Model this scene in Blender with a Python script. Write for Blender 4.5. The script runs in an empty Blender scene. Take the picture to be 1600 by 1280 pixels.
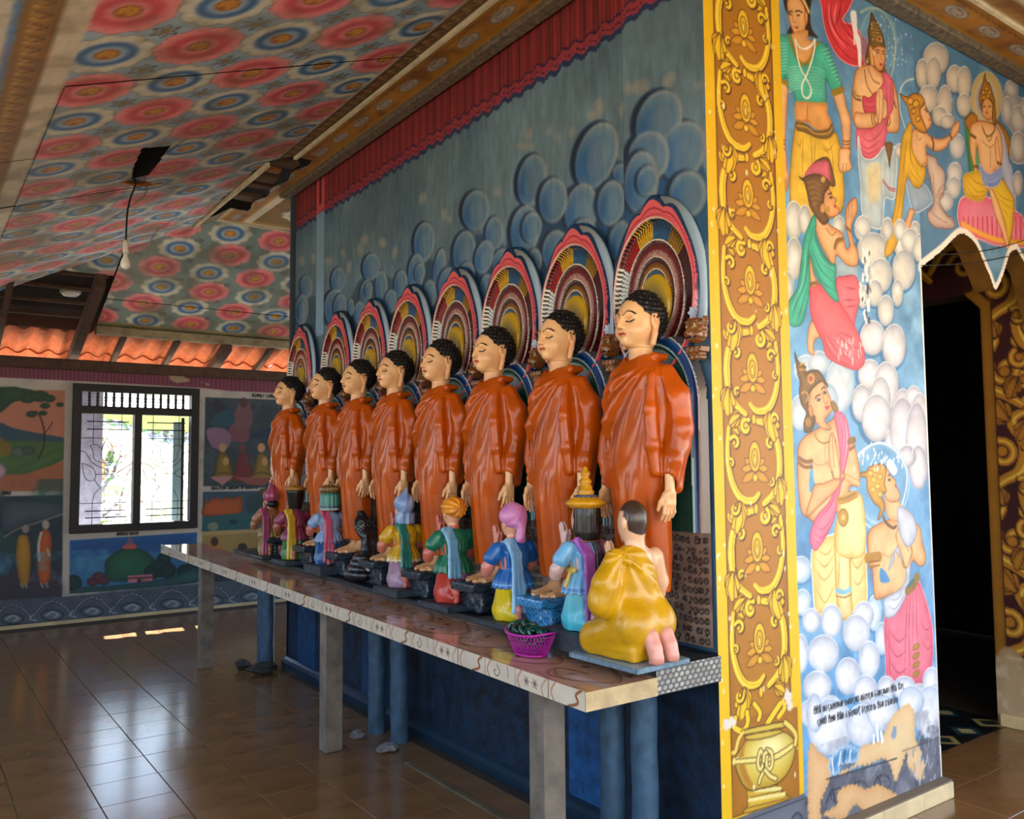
import bpy, math, random
import numpy as np
rng = np.random.default_rng(7); random.seed(7)
SC = bpy.context.scene; COL = SC.collection
# ------------------------------------------------------------------ camera
FPX, CX, CY, EYE = 1324.0, 800.0, 640.0, 1.6
_v1 = np.array([-950.0, 95.0, FPX]); _v2 = np.array([1853.0, 74.0, FPX])
_Y = _v1/np.linalg.norm(_v1); _X = _v2-_Y*(_v2@_Y); _X /= np.linalg.norm(_X)
_Z = np.cross(_X, _Y); _Z = _Z if _Z[1] < 0 else -_Z
RW = np.array([_X, _Y, _Z])                       # camera axes (right, down, forward) -> world
O3 = np.array([0.0, 0.0, EYE])
from mathutils import Matrix
cd = bpy.data.cameras.new('camera'); cam = bpy.data.objects.new('camera', cd); COL.objects.link(cam)
cd.sensor_width = 36; cd.lens = FPX/1600*36; cd.clip_start = 0.05; cd.clip_end = 200
rx, ry, rz = RW[:, 0], -RW[:, 1], -RW[:, 2]
cam.matrix_world = Matrix(((rx[0], ry[0], rz[0], 0), (rx[1], ry[1], rz[1], 0), (rx[2], ry[2], rz[2], EYE), (0, 0, 0, 1)))
SC.camera = cam
# ------------------------------------------------------------------ light and exposure
vs = SC.view_settings; vs.view_transform = 'Standard'; vs.look = 'None'; vs.gamma = 1; vs.use_curve_mapping = False
vs.exposure = 0.40
w = bpy.data.worlds.new('sky'); SC.world = w; w.use_nodes = True
nt = w.node_tree; nt.nodes.clear()
o_ = nt.nodes.new('ShaderNodeOutputWorld'); b_ = nt.nodes.new('ShaderNodeBackground')
tc = nt.nodes.new('ShaderNodeTexCoord'); sp = nt.nodes.new('ShaderNodeSeparateXYZ'); cr = nt.nodes.new('ShaderNodeValToRGB')
nt.links.new(tc.outputs['Generated'], sp.inputs[0]); nt.links.new(sp.outputs[2], cr.inputs[0])
cr.color_ramp.elements[0].position = 0.0; cr.color_ramp.elements[0].color = (0.92, 0.965, 1.0, 1)
cr.color_ramp.elements[1].position = 0.5; cr.color_ramp.elements[1].color = (0.36, 0.62, 1.0, 1)
nt.links.new(cr.outputs[0], b_.inputs[0]); b_.inputs[1].default_value = 4.3
nt.links.new(b_.outputs[0], o_.inputs[0])
sd = bpy.data.lights.new('sun', 'SUN'); sun = bpy.data.objects.new('sun', sd); COL.objects.link(sun)
sd.energy = 42.0; sd.angle = 0.01; sd.color = (1.0, 0.95, 0.86)
from mathutils import Vector
SUN_EL, SUN_AZ = math.radians(47), math.radians(8)     # high in the north, behind the window wall
sdir = Vector((math.sin(SUN_AZ)*math.cos(SUN_EL), math.cos(SUN_AZ)*math.cos(SUN_EL), math.sin(SUN_EL)))
sun.rotation_euler = sdir.to_track_quat('Z', 'Y').to_euler(); sun.location = (0, 14, 12)

# ------------------------------------------------------------------ projection helpers (measuring the photograph)
def pxray(px, py): return RW@np.array([px-CX, py-CY, FPX])
def onX(px, py, a): d = pxray(px, py); return O3+d*(a/d[0])
def onY(px, py, b): d = pxray(px, py); return O3+d*(b/d[1])
def onZ(px, py, z): d = pxray(px, py); return O3+d*((z-EYE)/d[2])

# ------------------------------------------------------------------ colour and materials
def hx(s):
    s = s.lstrip('#')
    if len(s) == 3: s = ''.join(c*2 for c in s)
    return np.array([int(s[i:i+2], 16)/255 for i in (0, 2, 4)])
def lin(c): c = np.asarray(c, float); return np.where(c <= 0.04045, c/12.92, ((c+0.055)/1.055)**2.4)
MATS = {}
def mat(name, col='888888', rough=0.6, noise=0.0, nscale=20.0, bump=0.0, bscale=60.0, metal=0.0, attr=False, coat=0.0, emit=None, trans=0.0, spec=0.5):
    if name in MATS: return MATS[name]
    m = bpy.data.materials.new(name); m.use_nodes = True; t = m.node_tree; p = t.nodes['Principled BSDF']
    tcn = t.nodes.new('ShaderNodeTexCoord')
    L = t.links
    if attr:
        a = t.nodes.new('ShaderNodeAttribute'); a.attribute_name = 'paint'; src = a.outputs['Color']
    else:
        c = lin(hx(col)); r = t.nodes.new('ShaderNodeRGB'); r.outputs[0].default_value = (*c, 1); src = r.outputs[0]
    if noise > 0:
        n = t.nodes.new('ShaderNodeTexNoise'); n.inputs['Scale'].default_value = nscale; n.inputs['Detail'].default_value = 5
        L.new(tcn.outputs['Object'], n.inputs['Vector'])
        mr = t.nodes.new('ShaderNodeMapRange'); mr.inputs[1].default_value = 0.3; mr.inputs[2].default_value = 0.7
        mr.inputs[3].default_value = 1-noise; mr.inputs[4].default_value = 1+noise*0.6
        L.new(n.outputs['Fac'], mr.inputs[0])
        mx = t.nodes.new('ShaderNodeVectorMath'); mx.operation = 'SCALE'
        L.new(src, mx.inputs[0]); L.new(mr.outputs[0], mx.inputs['Scale']); src = mx.outputs[0]
    L.new(src, p.inputs['Base Color'])
    p.inputs['Roughness'].default_value = rough; p.inputs['Metallic'].default_value = metal
    p.inputs['Coat Weight'].default_value = coat; p.inputs['Coat Roughness'].default_value = 0.08
    p.inputs['Specular IOR Level'].default_value = spec
    if trans > 0: p.inputs['Transmission Weight'].default_value = trans
    if emit: p.inputs['Emission Color'].default_value = (*lin(hx(emit[0])), 1); p.inputs['Emission Strength'].default_value = emit[1]
    if bump > 0:
        n2 = t.nodes.new('ShaderNodeTexNoise'); n2.inputs['Scale'].default_value = bscale; n2.inputs['Detail'].default_value = 6
        L.new(tcn.outputs['Object'], n2.inputs['Vector'])
        bp = t.nodes.new('ShaderNodeBump'); bp.inputs['Strength'].default_value = bump; bp.inputs['Distance'].default_value = 0.01
        L.new(n2.outputs['Fac'], bp.inputs['Height']); L.new(bp.outputs[0], p.inputs['Normal'])
    MATS[name] = m; return m

# ------------------------------------------------------------------ mesh helpers
def mesh_np(name, V, F, C=None, smooth=True):
    """V (n,3); F list of tuples or (m,k) array; C optional (n,3) sRGB paint"""
    me = bpy.data.meshes.new(name); V = np.asarray(V, np.float32)
    if isinstance(F, np.ndarray):
        m_, k = F.shape; me.vertices.add(len(V)); me.vertices.foreach_set('co', V.ravel())
        me.loops.add(m_*k); me.loops.foreach_set('vertex_index', F.astype(np.int32).ravel())
        me.polygons.add(m_); me.polygons.foreach_set('loop_start', np.arange(0, m_*k, k, dtype=np.int32))
        me.polygons.foreach_set('loop_total', np.full(m_, k, np.int32)); me.update(calc_edges=True)
    else:
        me.from_pydata(V.tolist(), [], F)
    if C is not None:
        ca = me.color_attributes.new('paint', 'FLOAT_COLOR', 'POINT')
        rgba = np.ones((len(V), 4), np.float32); rgba[:, :3] = lin(np.clip(C, 0, 1)); ca.data.foreach_set('color', rgba.ravel())
    if smooth: me.polygons.foreach_set('use_smooth', np.ones(len(me.polygons), bool))
    return me
def obj(name, me, m=None, parent=None, loc=None, rot=None):
    o = bpy.data.objects.new(name, me); COL.objects.link(o)
    if m is not None and me is not None: me.materials.clear(); me.materials.append(m)
    if parent is not None: o.parent = parent
    if loc is not None: o.location = loc
    if rot is not None: o.rotation_euler = rot
    return o
def tag(o, label=None, cat=None, group=None, kind=None):
    if label: o['label'] = label
    if cat: o['category'] = cat
    if group: o['group'] = group
    if kind: o['kind'] = kind
    return o
def empty(name, loc=(0, 0, 0), rot=None, label=None, cat=None, group=None):
    o = bpy.data.objects.new(name, None); COL.objects.link(o); o.location = loc; o.empty_display_size = 0.1
    if rot is not None: o.rotation_euler = rot
    return tag(o, label, cat, group)
class MB:
    """collects boxes, tubes, lathes into one mesh"""
    def __init__(s): s.V = []; s.F = []
    def add(s, V, F):
        n = len(s.V); s.V += [tuple(map(float, v)) for v in V]; s.F += [tuple(i+n for i in f) for f in F]; return s
    def box(s, lo, hi, bev=0.0):
        x0, y0, z0 = lo; x1, y1, z1 = hi
        if bev <= 0:
            V = [(x0, y0, z0), (x1, y0, z0), (x1, y1, z0), (x0, y1, z0), (x0, y0, z1), (x1, y0, z1), (x1, y1, z1), (x0, y1, z1)]
            return s.add(V, [(0, 3, 2, 1), (4, 5, 6, 7), (0, 1, 5, 4), (1, 2, 6, 5), (2, 3, 7, 6), (3, 0, 4, 7)])
        b = bev; V = []
        for z, i in ((z0, b), (z0+b, 0), (z1-b, 0), (z1, b)):
            V += [(x0+i, y0+i, z), (x1-i, y0+i, z), (x1-i, y1-i, z), (x0+i, y1-i, z)]
        F = [(3, 2, 1, 0), (12, 13, 14, 15)]
        for k in range(3):
            for j in range(4): F.append((k*4+j, k*4+(j+1) % 4, k*4+4+(j+1) % 4, k*4+4+j))
        return s.add(V, F)
    def prism(s, poly, axis, a, b):
        """extrude a 2D polygon along axis 0/1/2 from a to b"""
        n = len(poly); V = []
        for h in (a, b):
            for p in poly:
                v = list(p); v.insert(axis, h); V.append(v)
        F = [tuple(range(n))[::-1], tuple(range(n, 2*n))]+[(i, (i+1) % n, n+(i+1) % n, n+i) for i in range(n)]
        return s.add(V, F)
    def tube(s, pts, r, seg=8, closed=False):
        pts = [np.asarray(p, float) for p in pts]; n = len(pts); rs = r if hasattr(r, '__len__') else [r]*n
        V = []; up = np.array([0, 0, 1.0]); T0 = None
        for i, p in enumerate(pts):
            if closed: t = pts[(i+1) % n]-pts[i-1]
            else: t = pts[min(i+1, n-1)]-pts[max(i-1, 0)]
            t = t/(np.linalg.norm(t)+1e-9)
            if T0 is None:
                u = np.cross(t, up if abs(t[2]) < 0.9 else np.array([1.0, 0, 0])); u /= np.linalg.norm(u)
            else:
                u = T0-t*(T0@t); u /= (np.linalg.norm(u)+1e-9)
            T0 = u; v = np.cross(t, u)
            for k in range(seg):
                a = 2*math.pi*k/seg; V.append(p+rs[i]*(math.cos(a)*u+math.sin(a)*v))
        F = []
        for i in range(n if closed else n-1):
            j = (i+1) % n
            for k in range(seg): F.append((i*seg+k, i*seg+(k+1) % seg, j*seg+(k+1) % seg, j*seg+k))
        if not closed: F += [tuple(range(seg))[::-1], tuple(range((n-1)*seg, n*seg))]
        return s.add(V, F)
    def lathe(s, prof, c=(0, 0, 0), seg=20, sx=1, sy=1, flute=0, nf=8):
        V = []
        for r, z in prof:
            for k in range(seg):
                a = 2*math.pi*k/seg; q = r*(1+flute*math.cos(nf*a)); V.append((c[0]+q*sx*math.cos(a), c[1]+q*sy*math.sin(a), c[2]+z))
        n = len(prof); F = [(i*seg+k, i*seg+(k+1) % seg, (i+1)*seg+(k+1) % seg, (i+1)*seg+k) for i in range(n-1) for k in range(seg)]
        F += [tuple(range(seg))[::-1], tuple(range((n-1)*seg, n*seg))]
        return s.add(V, F)
    def mesh(s, name, C=None, smooth=False): return mesh_np(name, s.V, s.F, C, smooth)
    def build(s, name, m, parent=None, smooth=False, loc=None, rot=None): return obj(name, s.mesh(name, smooth=smooth), m, parent, loc, rot)
def structure(o): o['kind'] = 'structure'; return o

# ------------------------------------------------------------------ painter: brushwork laid on a grid of vertices
def crom(P, n=6, closed=True):
    P = np.asarray(P, float); N = len(P)
    if N < 3: return P
    out = []
    rngi = range(N) if closed else range(N-1)
    for i in rngi:
        if closed: p0, p1, p2, p3 = P[i-1], P[i], P[(i+1) % N], P[(i+2) % N]
        else: p0, p1, p2, p3 = P[max(i-1, 0)], P[i], P[i+1], P[min(i+2, N-1)]
        for k in range(n):
            t = k/n; out.append(0.5*((2*p1)+(-p0+p2)*t+(2*p0-5*p1+4*p2-p3)*t*t+(-p0+3*p1-3*p2+p3)*t**3))
    if not closed: out.append(P[-1])
    return np.array(out)
class Canvas:
    def __init__(s, U, V, res, base, umap=None):
        """U, V sizes in metres, v measured upwards"""
        s.nx, s.ny = max(2, int(U/res)+1), max(2, int(V/res)+1); s.U, s.V, s.res = U, V, res
        s.u = np.linspace(0, U, s.nx, dtype=np.float32); s.v = np.linspace(0, V, s.ny, dtype=np.float32)
        s.img = np.empty((s.ny, s.nx, 3), np.float32); s.img[:] = hx(base) if isinstance(base, str) else base
        s.xf = lambda P: np.asarray(P, float)          # maps authored points to (u, v)
        s.aa = res*0.75; s.wob = 0
    def win(s, lo, hi, pad):
        i0 = max(0, int((lo[0]-pad)/s.U*(s.nx-1))); i1 = min(s.nx, int((hi[0]+pad)/s.U*(s.nx-1))+2)
        j0 = max(0, int((lo[1]-pad)/s.V*(s.ny-1))); j1 = min(s.ny, int((hi[1]+pad)/s.V*(s.ny-1))+2)
        if i1 <= i0 or j1 <= j0: return None
        X, Y = np.meshgrid(s.u[i0:i1], s.v[j0:j1]); return slice(j0, j1), slice(i0, i1), X, Y
    @staticmethod
    def segdist(X, Y, P, closed):
        D = np.full(X.shape, 1e9, np.float32); T = np.zeros(X.shape, np.float32); inside = np.zeros(X.shape, bool)
        n = len(P); m = n if closed else n-1
        for i in range(m):
            a = P[i]; b = P[(i+1) % n]; d = b-a; L = d@d+1e-12
            t = np.clip(((X-a[0])*d[0]+(Y-a[1])*d[1])/L, 0, 1)
            q = (X-a[0]-t*d[0])**2+(Y-a[1]-t*d[1])**2
            k = q < D; D = np.where(k, q, D); T = np.where(k, (i+t)/m, T)
            if closed and a[1] != b[1]:
                c = ((a[1] > Y) != (b[1] > Y)) & (X < (b[0]-a[0])*(Y-a[1])/(b[1]-a[1])+a[0]); inside ^= c
        return np.sqrt(D), T, inside
    def mix(s, w, A, c):
        sl, sx = w[0], w[1]; im = s.img[sl, sx]; im += (c-im)*A[..., None]
    def B(s, P, col, edge=None, ew=0.02, line=None, lw=0.003, smooth=True, op=1.0, light=None):
        """filled shape; edge = second colour blended in near the outline; line = outline colour; light=(colour,dx,dy,r)"""
        P = s.xf(P); P = crom(P) if smooth else P
        w = s.win(P.min(0), P.max(0), lw+s.aa)
        if w is None: return
        X, Y = w[2], w[3]
        if s.wob: X, Y = X+s.wob*(np.sin(Y*150+np.sin(X*90)*2)+0.7*np.sin(Y*340+X*130)+0.5*np.sin(X*610+Y*80)), Y+s.wob*(np.sin(X*170+np.sin(Y*110)*2)+0.7*np.sin(X*390-Y*90)+0.5*np.sin(Y*570+X*60))
        D, T, ins = s.segdist(X, Y, P, True); sdv = np.where(ins, -D, D)
        A = np.clip(0.5-sdv/(2*s.aa), 0, 1)*op
        c = np.broadcast_to(hx(col).astype(np.float32), X.shape+(3,)).copy()
        if edge is not None:
            k = np.exp(np.minimum(sdv, 0)/ew); c += (hx(edge)-c)*k[..., None]
        if light is not None:
            lc, lx, ly, lr = light; cx, cy = P.mean(0); ex = np.ptp(P[:, 0])/2+1e-6; ey = np.ptp(P[:, 1])/2+1e-6
            g = np.exp(-(((X-cx)/ex-lx)**2+((Y-cy)/ey-ly)**2)/lr**2); c += (hx(lc)-c)*g[..., None]
        s.mix(w, A, c)
        if line is not None:
            A = np.clip((lw/2-np.abs(sdv))/s.aa+0.5, 0, 1)*op; s.mix(w, A, hx(line).astype(np.float32))
    def S(s, P, col, wd=0.004, smooth=True, taper=0, op=1.0, closed=False, soft=None):
        P = s.xf(P); P = crom(P, 5, closed) if smooth else P
        w = s.win(P.min(0), P.max(0), wd+s.aa+(soft or 0))
        if w is None: return
        D, T, ins = s.segdist(w[2], w[3], P, closed)
        hw = wd/2*(1-taper*np.abs(2*T-1)**1.5)
        A = np.clip((hw-D)/(soft or s.aa)+0.5, 0, 1)*op; s.mix(w, A, hx(col).astype(np.float32))
    def E(s, cx, cy, rx, ry=None, col='fff', edge=None, ew=0.01, line=None, lw=0.003, rot=0, op=1.0, n=14, light=None):
        ry = rx if ry is None else ry; a = np.linspace(0, 2*np.pi, n, endpoint=False); r = math.radians(rot)
        x = rx*np.cos(a); y = ry*np.sin(a)
        s.B(np.c_[cx+x*math.cos(r)-y*math.sin(r), cy+x*math.sin(r)+y*math.cos(r)], col, edge, ew, line, lw, True, op, light)
    def noise(s, amp, cell, seed=0, tint=None, thr=None, sx=1.0, sy=1.0, op=1.0, region=None):
        r = np.random.default_rng(seed); n = 0; tot = 0
        X = s.u[None, :]/cell/sx; Y = s.v[:, None]/cell/sy
        N = np.zeros((s.ny, s.nx), np.float32)
        for o in range(4):
            f = 2**o; gx = int(s.U/cell/sx*f)+3; gy = int(s.V/cell/sy*f)+3; G = r.random((gy, gx)).astype(np.float32)
            x = X*f; y = Y*f; i = np.floor(x).astype(int); j = np.floor(y).astype(int); fx = x-i; fy = y-j
            fx = fx*fx*(3-2*fx); fy = fy*fy*(3-2*fy); i = np.broadcast_to(i, N.shape); j = np.broadcast_to(j, N.shape)
            v = (G[j, i]*(1-fx)+G[j, i+1]*fx)*(1-fy)+(G[j+1, i]*(1-fx)+G[j+1, i+1]*fx)*fy
            N += v*0.5**o; tot += 0.5**o
        N = N/tot
        if thr is not None:
            A = np.clip((N-thr)/0.015, 0, 1)*op
            if region is not None: A = A*region
            s.img += (hx(tint)-s.img)*A[..., None]
        elif tint is not None:
            A = np.clip((N-0.5)*4, 0, 1)*amp
            if region is not None: A = A*region
            s.img += (hx(tint)-s.img)*A[..., None]
        else: s.img *= (1+(N-0.5)*2*amp)[..., None]
        return N
    def mesh(s, name, P0, du, dv, keep=None, disp=None, cull=None):
        """P0 + u*du + v*dv; keep(Uc,Vc)->bool per quad"""
        Ug, Vg = np.meshgrid(s.u, s.v)
        P = np.asarray(P0, float)+Ug[..., None]*np.asarray(du, float)+Vg[..., None]*np.asarray(dv, float)
        if disp is not None: P = P+disp(Ug, Vg)
        I = np.arange(s.nx*s.ny).reshape(s.ny, s.nx)
        F = np.stack([I[:-1, :-1], I[:-1, 1:], I[1:, 1:], I[1:, :-1]], -1).reshape(-1, 4)
        if keep is not None:
            uc = (Ug[:-1, :-1]+Ug[1:, 1:])/2; vc = (Vg[:-1, :-1]+Vg[1:, 1:])/2; k = keep(uc, vc).ravel(); F = F[k]
            used = np.zeros(s.nx*s.ny, bool); used[F.ravel()] = True; mp = np.cumsum(used)-1
            return mesh_np(name, P.reshape(-1, 3)[used], mp[F], s.img.reshape(-1, 3)[used], smooth=False)
        return mesh_np(name, P.reshape(-1, 3), F, s.img.reshape(-1, 3), smooth=False)
def inpoly(X, Y, P):
    ins = np.zeros(X.shape, bool); n = len(P)
    for i in range(n):
        a = P[i]; b = P[(i+1) % n]
        if a[1] != b[1]: ins ^= ((a[1] > Y) != (b[1] > Y)) & (X < (b[0]-a[0])*(Y-a[1])/(b[1]-a[1])+a[0])
    return ins
def pts(s): return np.array([[float(q) for q in p.split(',')] for p in s.split()])

# ------------------------------------------------------------------ sculpting: distance fields meshed with surface nets
def rc(P, a, b, ra, rb=None):
    rb = ra if rb is None else rb; a = np.asarray(a, np.float32); b = np.asarray(b, np.float32); d = b-a
    t = np.clip(((P-a)@d)/(d@d+1e-12), 0, 1); return np.sqrt((((P-a)-t[..., None]*d)**2).sum(-1))-(ra+(rb-ra)*t)
def el(P, c, r, R=None):
    q = P-np.asarray(c, np.float32)
    if R is not None: q = q@R
    r = np.asarray(r, np.float32); k0 = np.sqrt(((q/r)**2).sum(-1)); k1 = np.sqrt(((q/(r*r))**2).sum(-1)); return k0*(k0-1)/(k1+1e-9)
def rbx(P, c, h, r, R=None):
    q = P-np.asarray(c, np.float32)
    if R is not None: q = q@R
    q = np.abs(q)-(np.asarray(h, np.float32)-r); return np.sqrt((np.maximum(q, 0)**2).sum(-1))+np.minimum(q.max(-1), 0)-r
def sm(a, b, k): h = np.maximum(k-np.abs(a-b), 0)/k; return np.minimum(a, b)-h*h*k*0.25
def smx(a, b, k): return -sm(-a, -b, k)
def rot(ax, deg):
    a = math.radians(deg); c, s_ = math.cos(a), math.sin(a)
    M = {'x': [[1, 0, 0], [0, c, -s_], [0, s_, c]], 'y': [[c, 0, s_], [0, 1, 0], [-s_, 0, c]], 'z': [[c, -s_, 0], [s_, c, 0], [0, 0, 1]]}[ax]
    return np.array(M, np.float32)
def path(P, L, r, k=0.01):
    d = None; n = len(L)
    for i in range(n-1):
        ra = r[i] if hasattr(r, '__len__') else r; rb = r[i+1] if hasattr(r, '__len__') else r
        e = rc(P, L[i], L[i+1], ra, rb); d = e if d is None else sm(d, e, k)
    return d
def sculpt(fn, lo, hi, res, colfn=None):
    lo = np.asarray(lo, np.float32); hi = np.asarray(hi, np.float32); n = np.maximum(np.ceil((hi-lo)/res).astype(int)+1, 3)
    g = [lo[i]+res*np.arange(n[i], dtype=np.float32) for i in range(3)]
    Fv = np.empty(n, np.float32)
    st = max(1, int(400000/(n[1]*n[2])))
    for i in range(0, n[0], st):
        X, Y, Z = np.meshgrid(g[0][i:i+st], g[1], g[2], indexing='ij'); Fv[i:i+st] = fn(np.stack([X, Y, Z], -1))
    Fv[0] = np.maximum(Fv[0], 1e-4); Fv[-1] = np.maximum(Fv[-1], 1e-4); Fv[:, 0] = np.maximum(Fv[:, 0], 1e-4); Fv[:, -1] = np.maximum(Fv[:, -1], 1e-4)
    Fv[:, :, 0] = np.maximum(Fv[:, :, 0], 1e-4); Fv[:, :, -1] = np.maximum(Fv[:, :, -1], 1e-4)
    S_ = Fv < 0; cnt = np.zeros(n-1, np.int8)
    offs = [(a, b, c) for a in (0, 1) for b in (0, 1) for c in (0, 1)]
    for a, b, c in offs: cnt += S_[a:n[0]-1+a, b:n[1]-1+b, c:n[2]-1+c]
    act = np.argwhere((cnt > 0) & (cnt < 8)); m_ = len(act)
    idx = np.full(n-1, -1, np.int32); idx[act[:, 0], act[:, 1], act[:, 2]] = np.arange(m_)
    cv = {o: Fv[act[:, 0]+o[0], act[:, 1]+o[1], act[:, 2]+o[2]] for o in offs}
    acc = np.zeros((m_, 3), np.float32); nn = np.zeros(m_, np.float32)
    for o in offs:
        for ax in range(3):
            if o[ax]: continue
            p = list(o); p[ax] = 1; p = tuple(p); f0, f1 = cv[o], cv[p]; cr_ = (f0 < 0) != (f1 < 0)
            t = np.where(cr_, f0/(f0-f1+1e-12), 0); q = np.array(o, np.float32)[None].repeat(m_, 0); q[:, ax] += t
            acc += q*cr_[:, None]; nn += cr_
    V = lo+res*(act+acc/nn[:, None])
    Q = []
    for ax in range(3):
        b, c = [(1, 2), (2, 0), (0, 1)][ax]
        sl0 = [slice(None)]*3; sl1 = [slice(None)]*3; sl0[ax] = slice(0, n[ax]-1); sl1[ax] = slice(1, n[ax])
        s0, s1 = S_[tuple(sl0)], S_[tuple(sl1)]; e = np.argwhere(s0 != s1)
        e = e[(e[:, b] > 0) & (e[:, c] > 0) & (e[:, b] < n[b]-1) & (e[:, c] < n[c]-1)]
        fl = s0[e[:, 0], e[:, 1], e[:, 2]]
        def at(db, dc):
            k = e.copy(); k[:, b] += db; k[:, c] += dc; return idx[k[:, 0], k[:, 1], k[:, 2]]
        q = np.stack([at(-1, -1), at(0, -1), at(0, 0), at(-1, 0)], -1); q[~fl] = q[~fl][:, ::-1]; Q.append(q)
    Q = np.concatenate(Q); Q = Q[(Q >= 0).all(1)]
    return V, Q, (colfn(V) if colfn is not None else None)
def sobj(name, parts_, m, parent=None):
    """joins sculpted pieces (V,Q,C) to one mesh object"""
    if isinstance(parts_, tuple): parts_ = [parts_]
    V = np.concatenate([p[0] for p in parts_]); off = np.cumsum([0]+[len(p[0]) for p in parts_[:-1]])
    Q = np.concatenate([p[1]+o for p, o in zip(parts_, off)]); C = None if parts_[0][2] is None else np.concatenate([p[2] for p in parts_])
    return obj(name, mesh_np(name, V, Q, C, True), m, parent)
def flat(c, n): return np.broadcast_to(hx(c), (n, 3)).astype(np.float32).copy()
def paint(V, base, *layers):
    """layers: (mask 0..1 array, colour)"""
    C = flat(base, len(V))
    for a, c in layers: C += (hx(c)-C)*np.clip(a, 0, 1)[:, None]
    return C
# ================================================================== SETTING
XW, YS, YN, ZC = 2.55, 2.22, 9.95, 3.87            # statue wall plane, mural wall plane, window wall plane, flat eaves height
YW2 = 6.69; SL = math.tan(math.radians(20)); XS, YNS, YSS = 2.26, 7.74, 1.93
M_dark = mat('dark_void', '0c0b0a', 0.9)
M_wood = mat('old_wood', '5a3c22', 0.7, 0.5, 9, 0.4, 30)
M_wood2 = mat('rafter_wood', '4a2f1c', 0.8, 0.4, 12, 0.3, 30)
M_paint = mat('wall_paint', attr=True, rough=0.62, noise=0.10, nscale=5, bump=0.12, bscale=45)
M_paint_gloss = mat('enamel_paint', attr=True, rough=0.27, noise=0.05, nscale=9, bump=0.05, bscale=30, coat=0.35)
M_ceil = mat('ceiling_paint', attr=True, rough=0.55, noise=0.16, nscale=3.5, bump=0.15, bscale=25)
M_tile = mat('floor_tile', '84603c', 0.165, 0.28, 4, 0.03, 9, spec=0.9)
M_grout = mat('grout', '3a332b', 0.8)
M_baseb = mat('base_tile', 'c9b48c', 0.3, 0.25, 5)
M_bluewall = None

# ---- floor: a slab of grout with glazed tiles laid on it
fl = structure(MB().box((-3, -2.2, -0.06), (9, 10.0, -0.006)).build('floor', M_grout)); tag(fl, 'brown glazed tile floor of the gallery')
tb = MB().box((0.0015, 0.0015, -0.006), (0.3285, 0.3235, 0.0), 0.0018).mesh('tile')
tb.materials.append(M_tile)
def infr(x, y):
    c = RW.T@(np.array([x, y, 0.0])-O3)
    if c[2] < 0.1: return False
    px, py = CX+FPX*c[0]/c[2], CY+FPX*c[1]/c[2]; return -130 < px < 1730 and py < 1450
nt_ = 0; rest = MB()
for i in range(-10, 24):
    for j in range(-19, 19):
        x, y = 0.81+0.33*i, 4.17+0.325*j
        if y+0.325 > YN or (x+0.1 > XW and y+0.3 > YS+0.02 and x < 4.1 and y < YW2-0.3) : continue
        if x > 4.0 and 2.24 < y < YW2: continue
        if infr(x+0.16, y+0.16):
            o = bpy.data.objects.new('tile', tb); COL.objects.link(o); o.parent = fl; o.location = (x, y, random.uniform(-0.0006, 0.0004)); nt_ += 1
        elif -3 < x < 8 and -2.1 < y: rest.box((x+0.0015, y+0.0015, -0.006), (x+0.3285, y+0.3235, 0))
r_ = rest.build('tile_field', M_tile, fl); r_['kind'] = 'stuff'
# patterned cement tiles of the passage
cv = Canvas(1.6, 0.9, 0.008, '14181c')
for i in range(6):
    for j in range(4):
        cx, cy = 0.12+i*0.27, 0.10+j*0.27; a = 0.115
        cv.B([(cx-a, cy), (cx, cy-a), (cx+a, cy), (cx, cy+a)], '9a8c58' if (i+j) % 2 else '2a4448', line='05080a', lw=0.01, smooth=False)
        cv.B([(cx-a/2, cy), (cx, cy-a/2), (cx+a/2, cy), (cx, cy+a/2)], '1c2c34' if (i+j) % 2 else 'b0a878', smooth=False)
o = obj('passage_floor', cv.mesh('passage_floor', (4.0, 2.53, 0.002), (1, 0, 0), (0, 1, 0)), mat('cement_tile', attr=True, rough=0.35)); structure(o); tag(o, 'patterned cement tile floor of the passage')

# ---- floor outside
g = structure(MB().box((-30, -40, -0.4), (40, -2.2, -0.1)).build('ground', mat('yard', 'a08e70', 0.95, 0.3, 3))); tag(g, 'sandy yard outside the gallery')
g2 = structure(MB().box((-30, -2.2, -0.4), (-3, 40, -0.1)).build('ground_beside', mat('yard'))); tag(g2, 'sandy yard beside the gallery')


# ---- statue wall (faces west): painted sky with rolling clouds under a painted valance
def crop(cv, ox, oy, sc, fn):          # author in the pixels of an enlarged measuring window
    cv.xf = lambda P: np.array([fn(onp) for onp in ((ox+a/sc, oy+b/sc) for a, b in np.asarray(P, float))])
cv = Canvas(YW2-YS, ZC-0.88, 0.0095, '64808f'); W1 = cv
w1 = lambda q: (lambda r: (r[1]-YS, r[2]-0.88))(onX(q[0], q[1], XW))
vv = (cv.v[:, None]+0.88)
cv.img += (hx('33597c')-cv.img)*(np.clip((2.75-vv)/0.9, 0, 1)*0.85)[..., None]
cv.noise(0.16, 0.5, 1); cv.noise(0.5, 0.35, 2, tint='3f6079', sy=2); cv.noise(0.09, 0.03, 3, sy=2.5)
def wisps(L):
    for x, y, rx, ry, r in L: cv.E(x, y, rx, ry, 'c0a992', edge='7f8d92', ew=0.035, rot=r, op=0.6)
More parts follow.
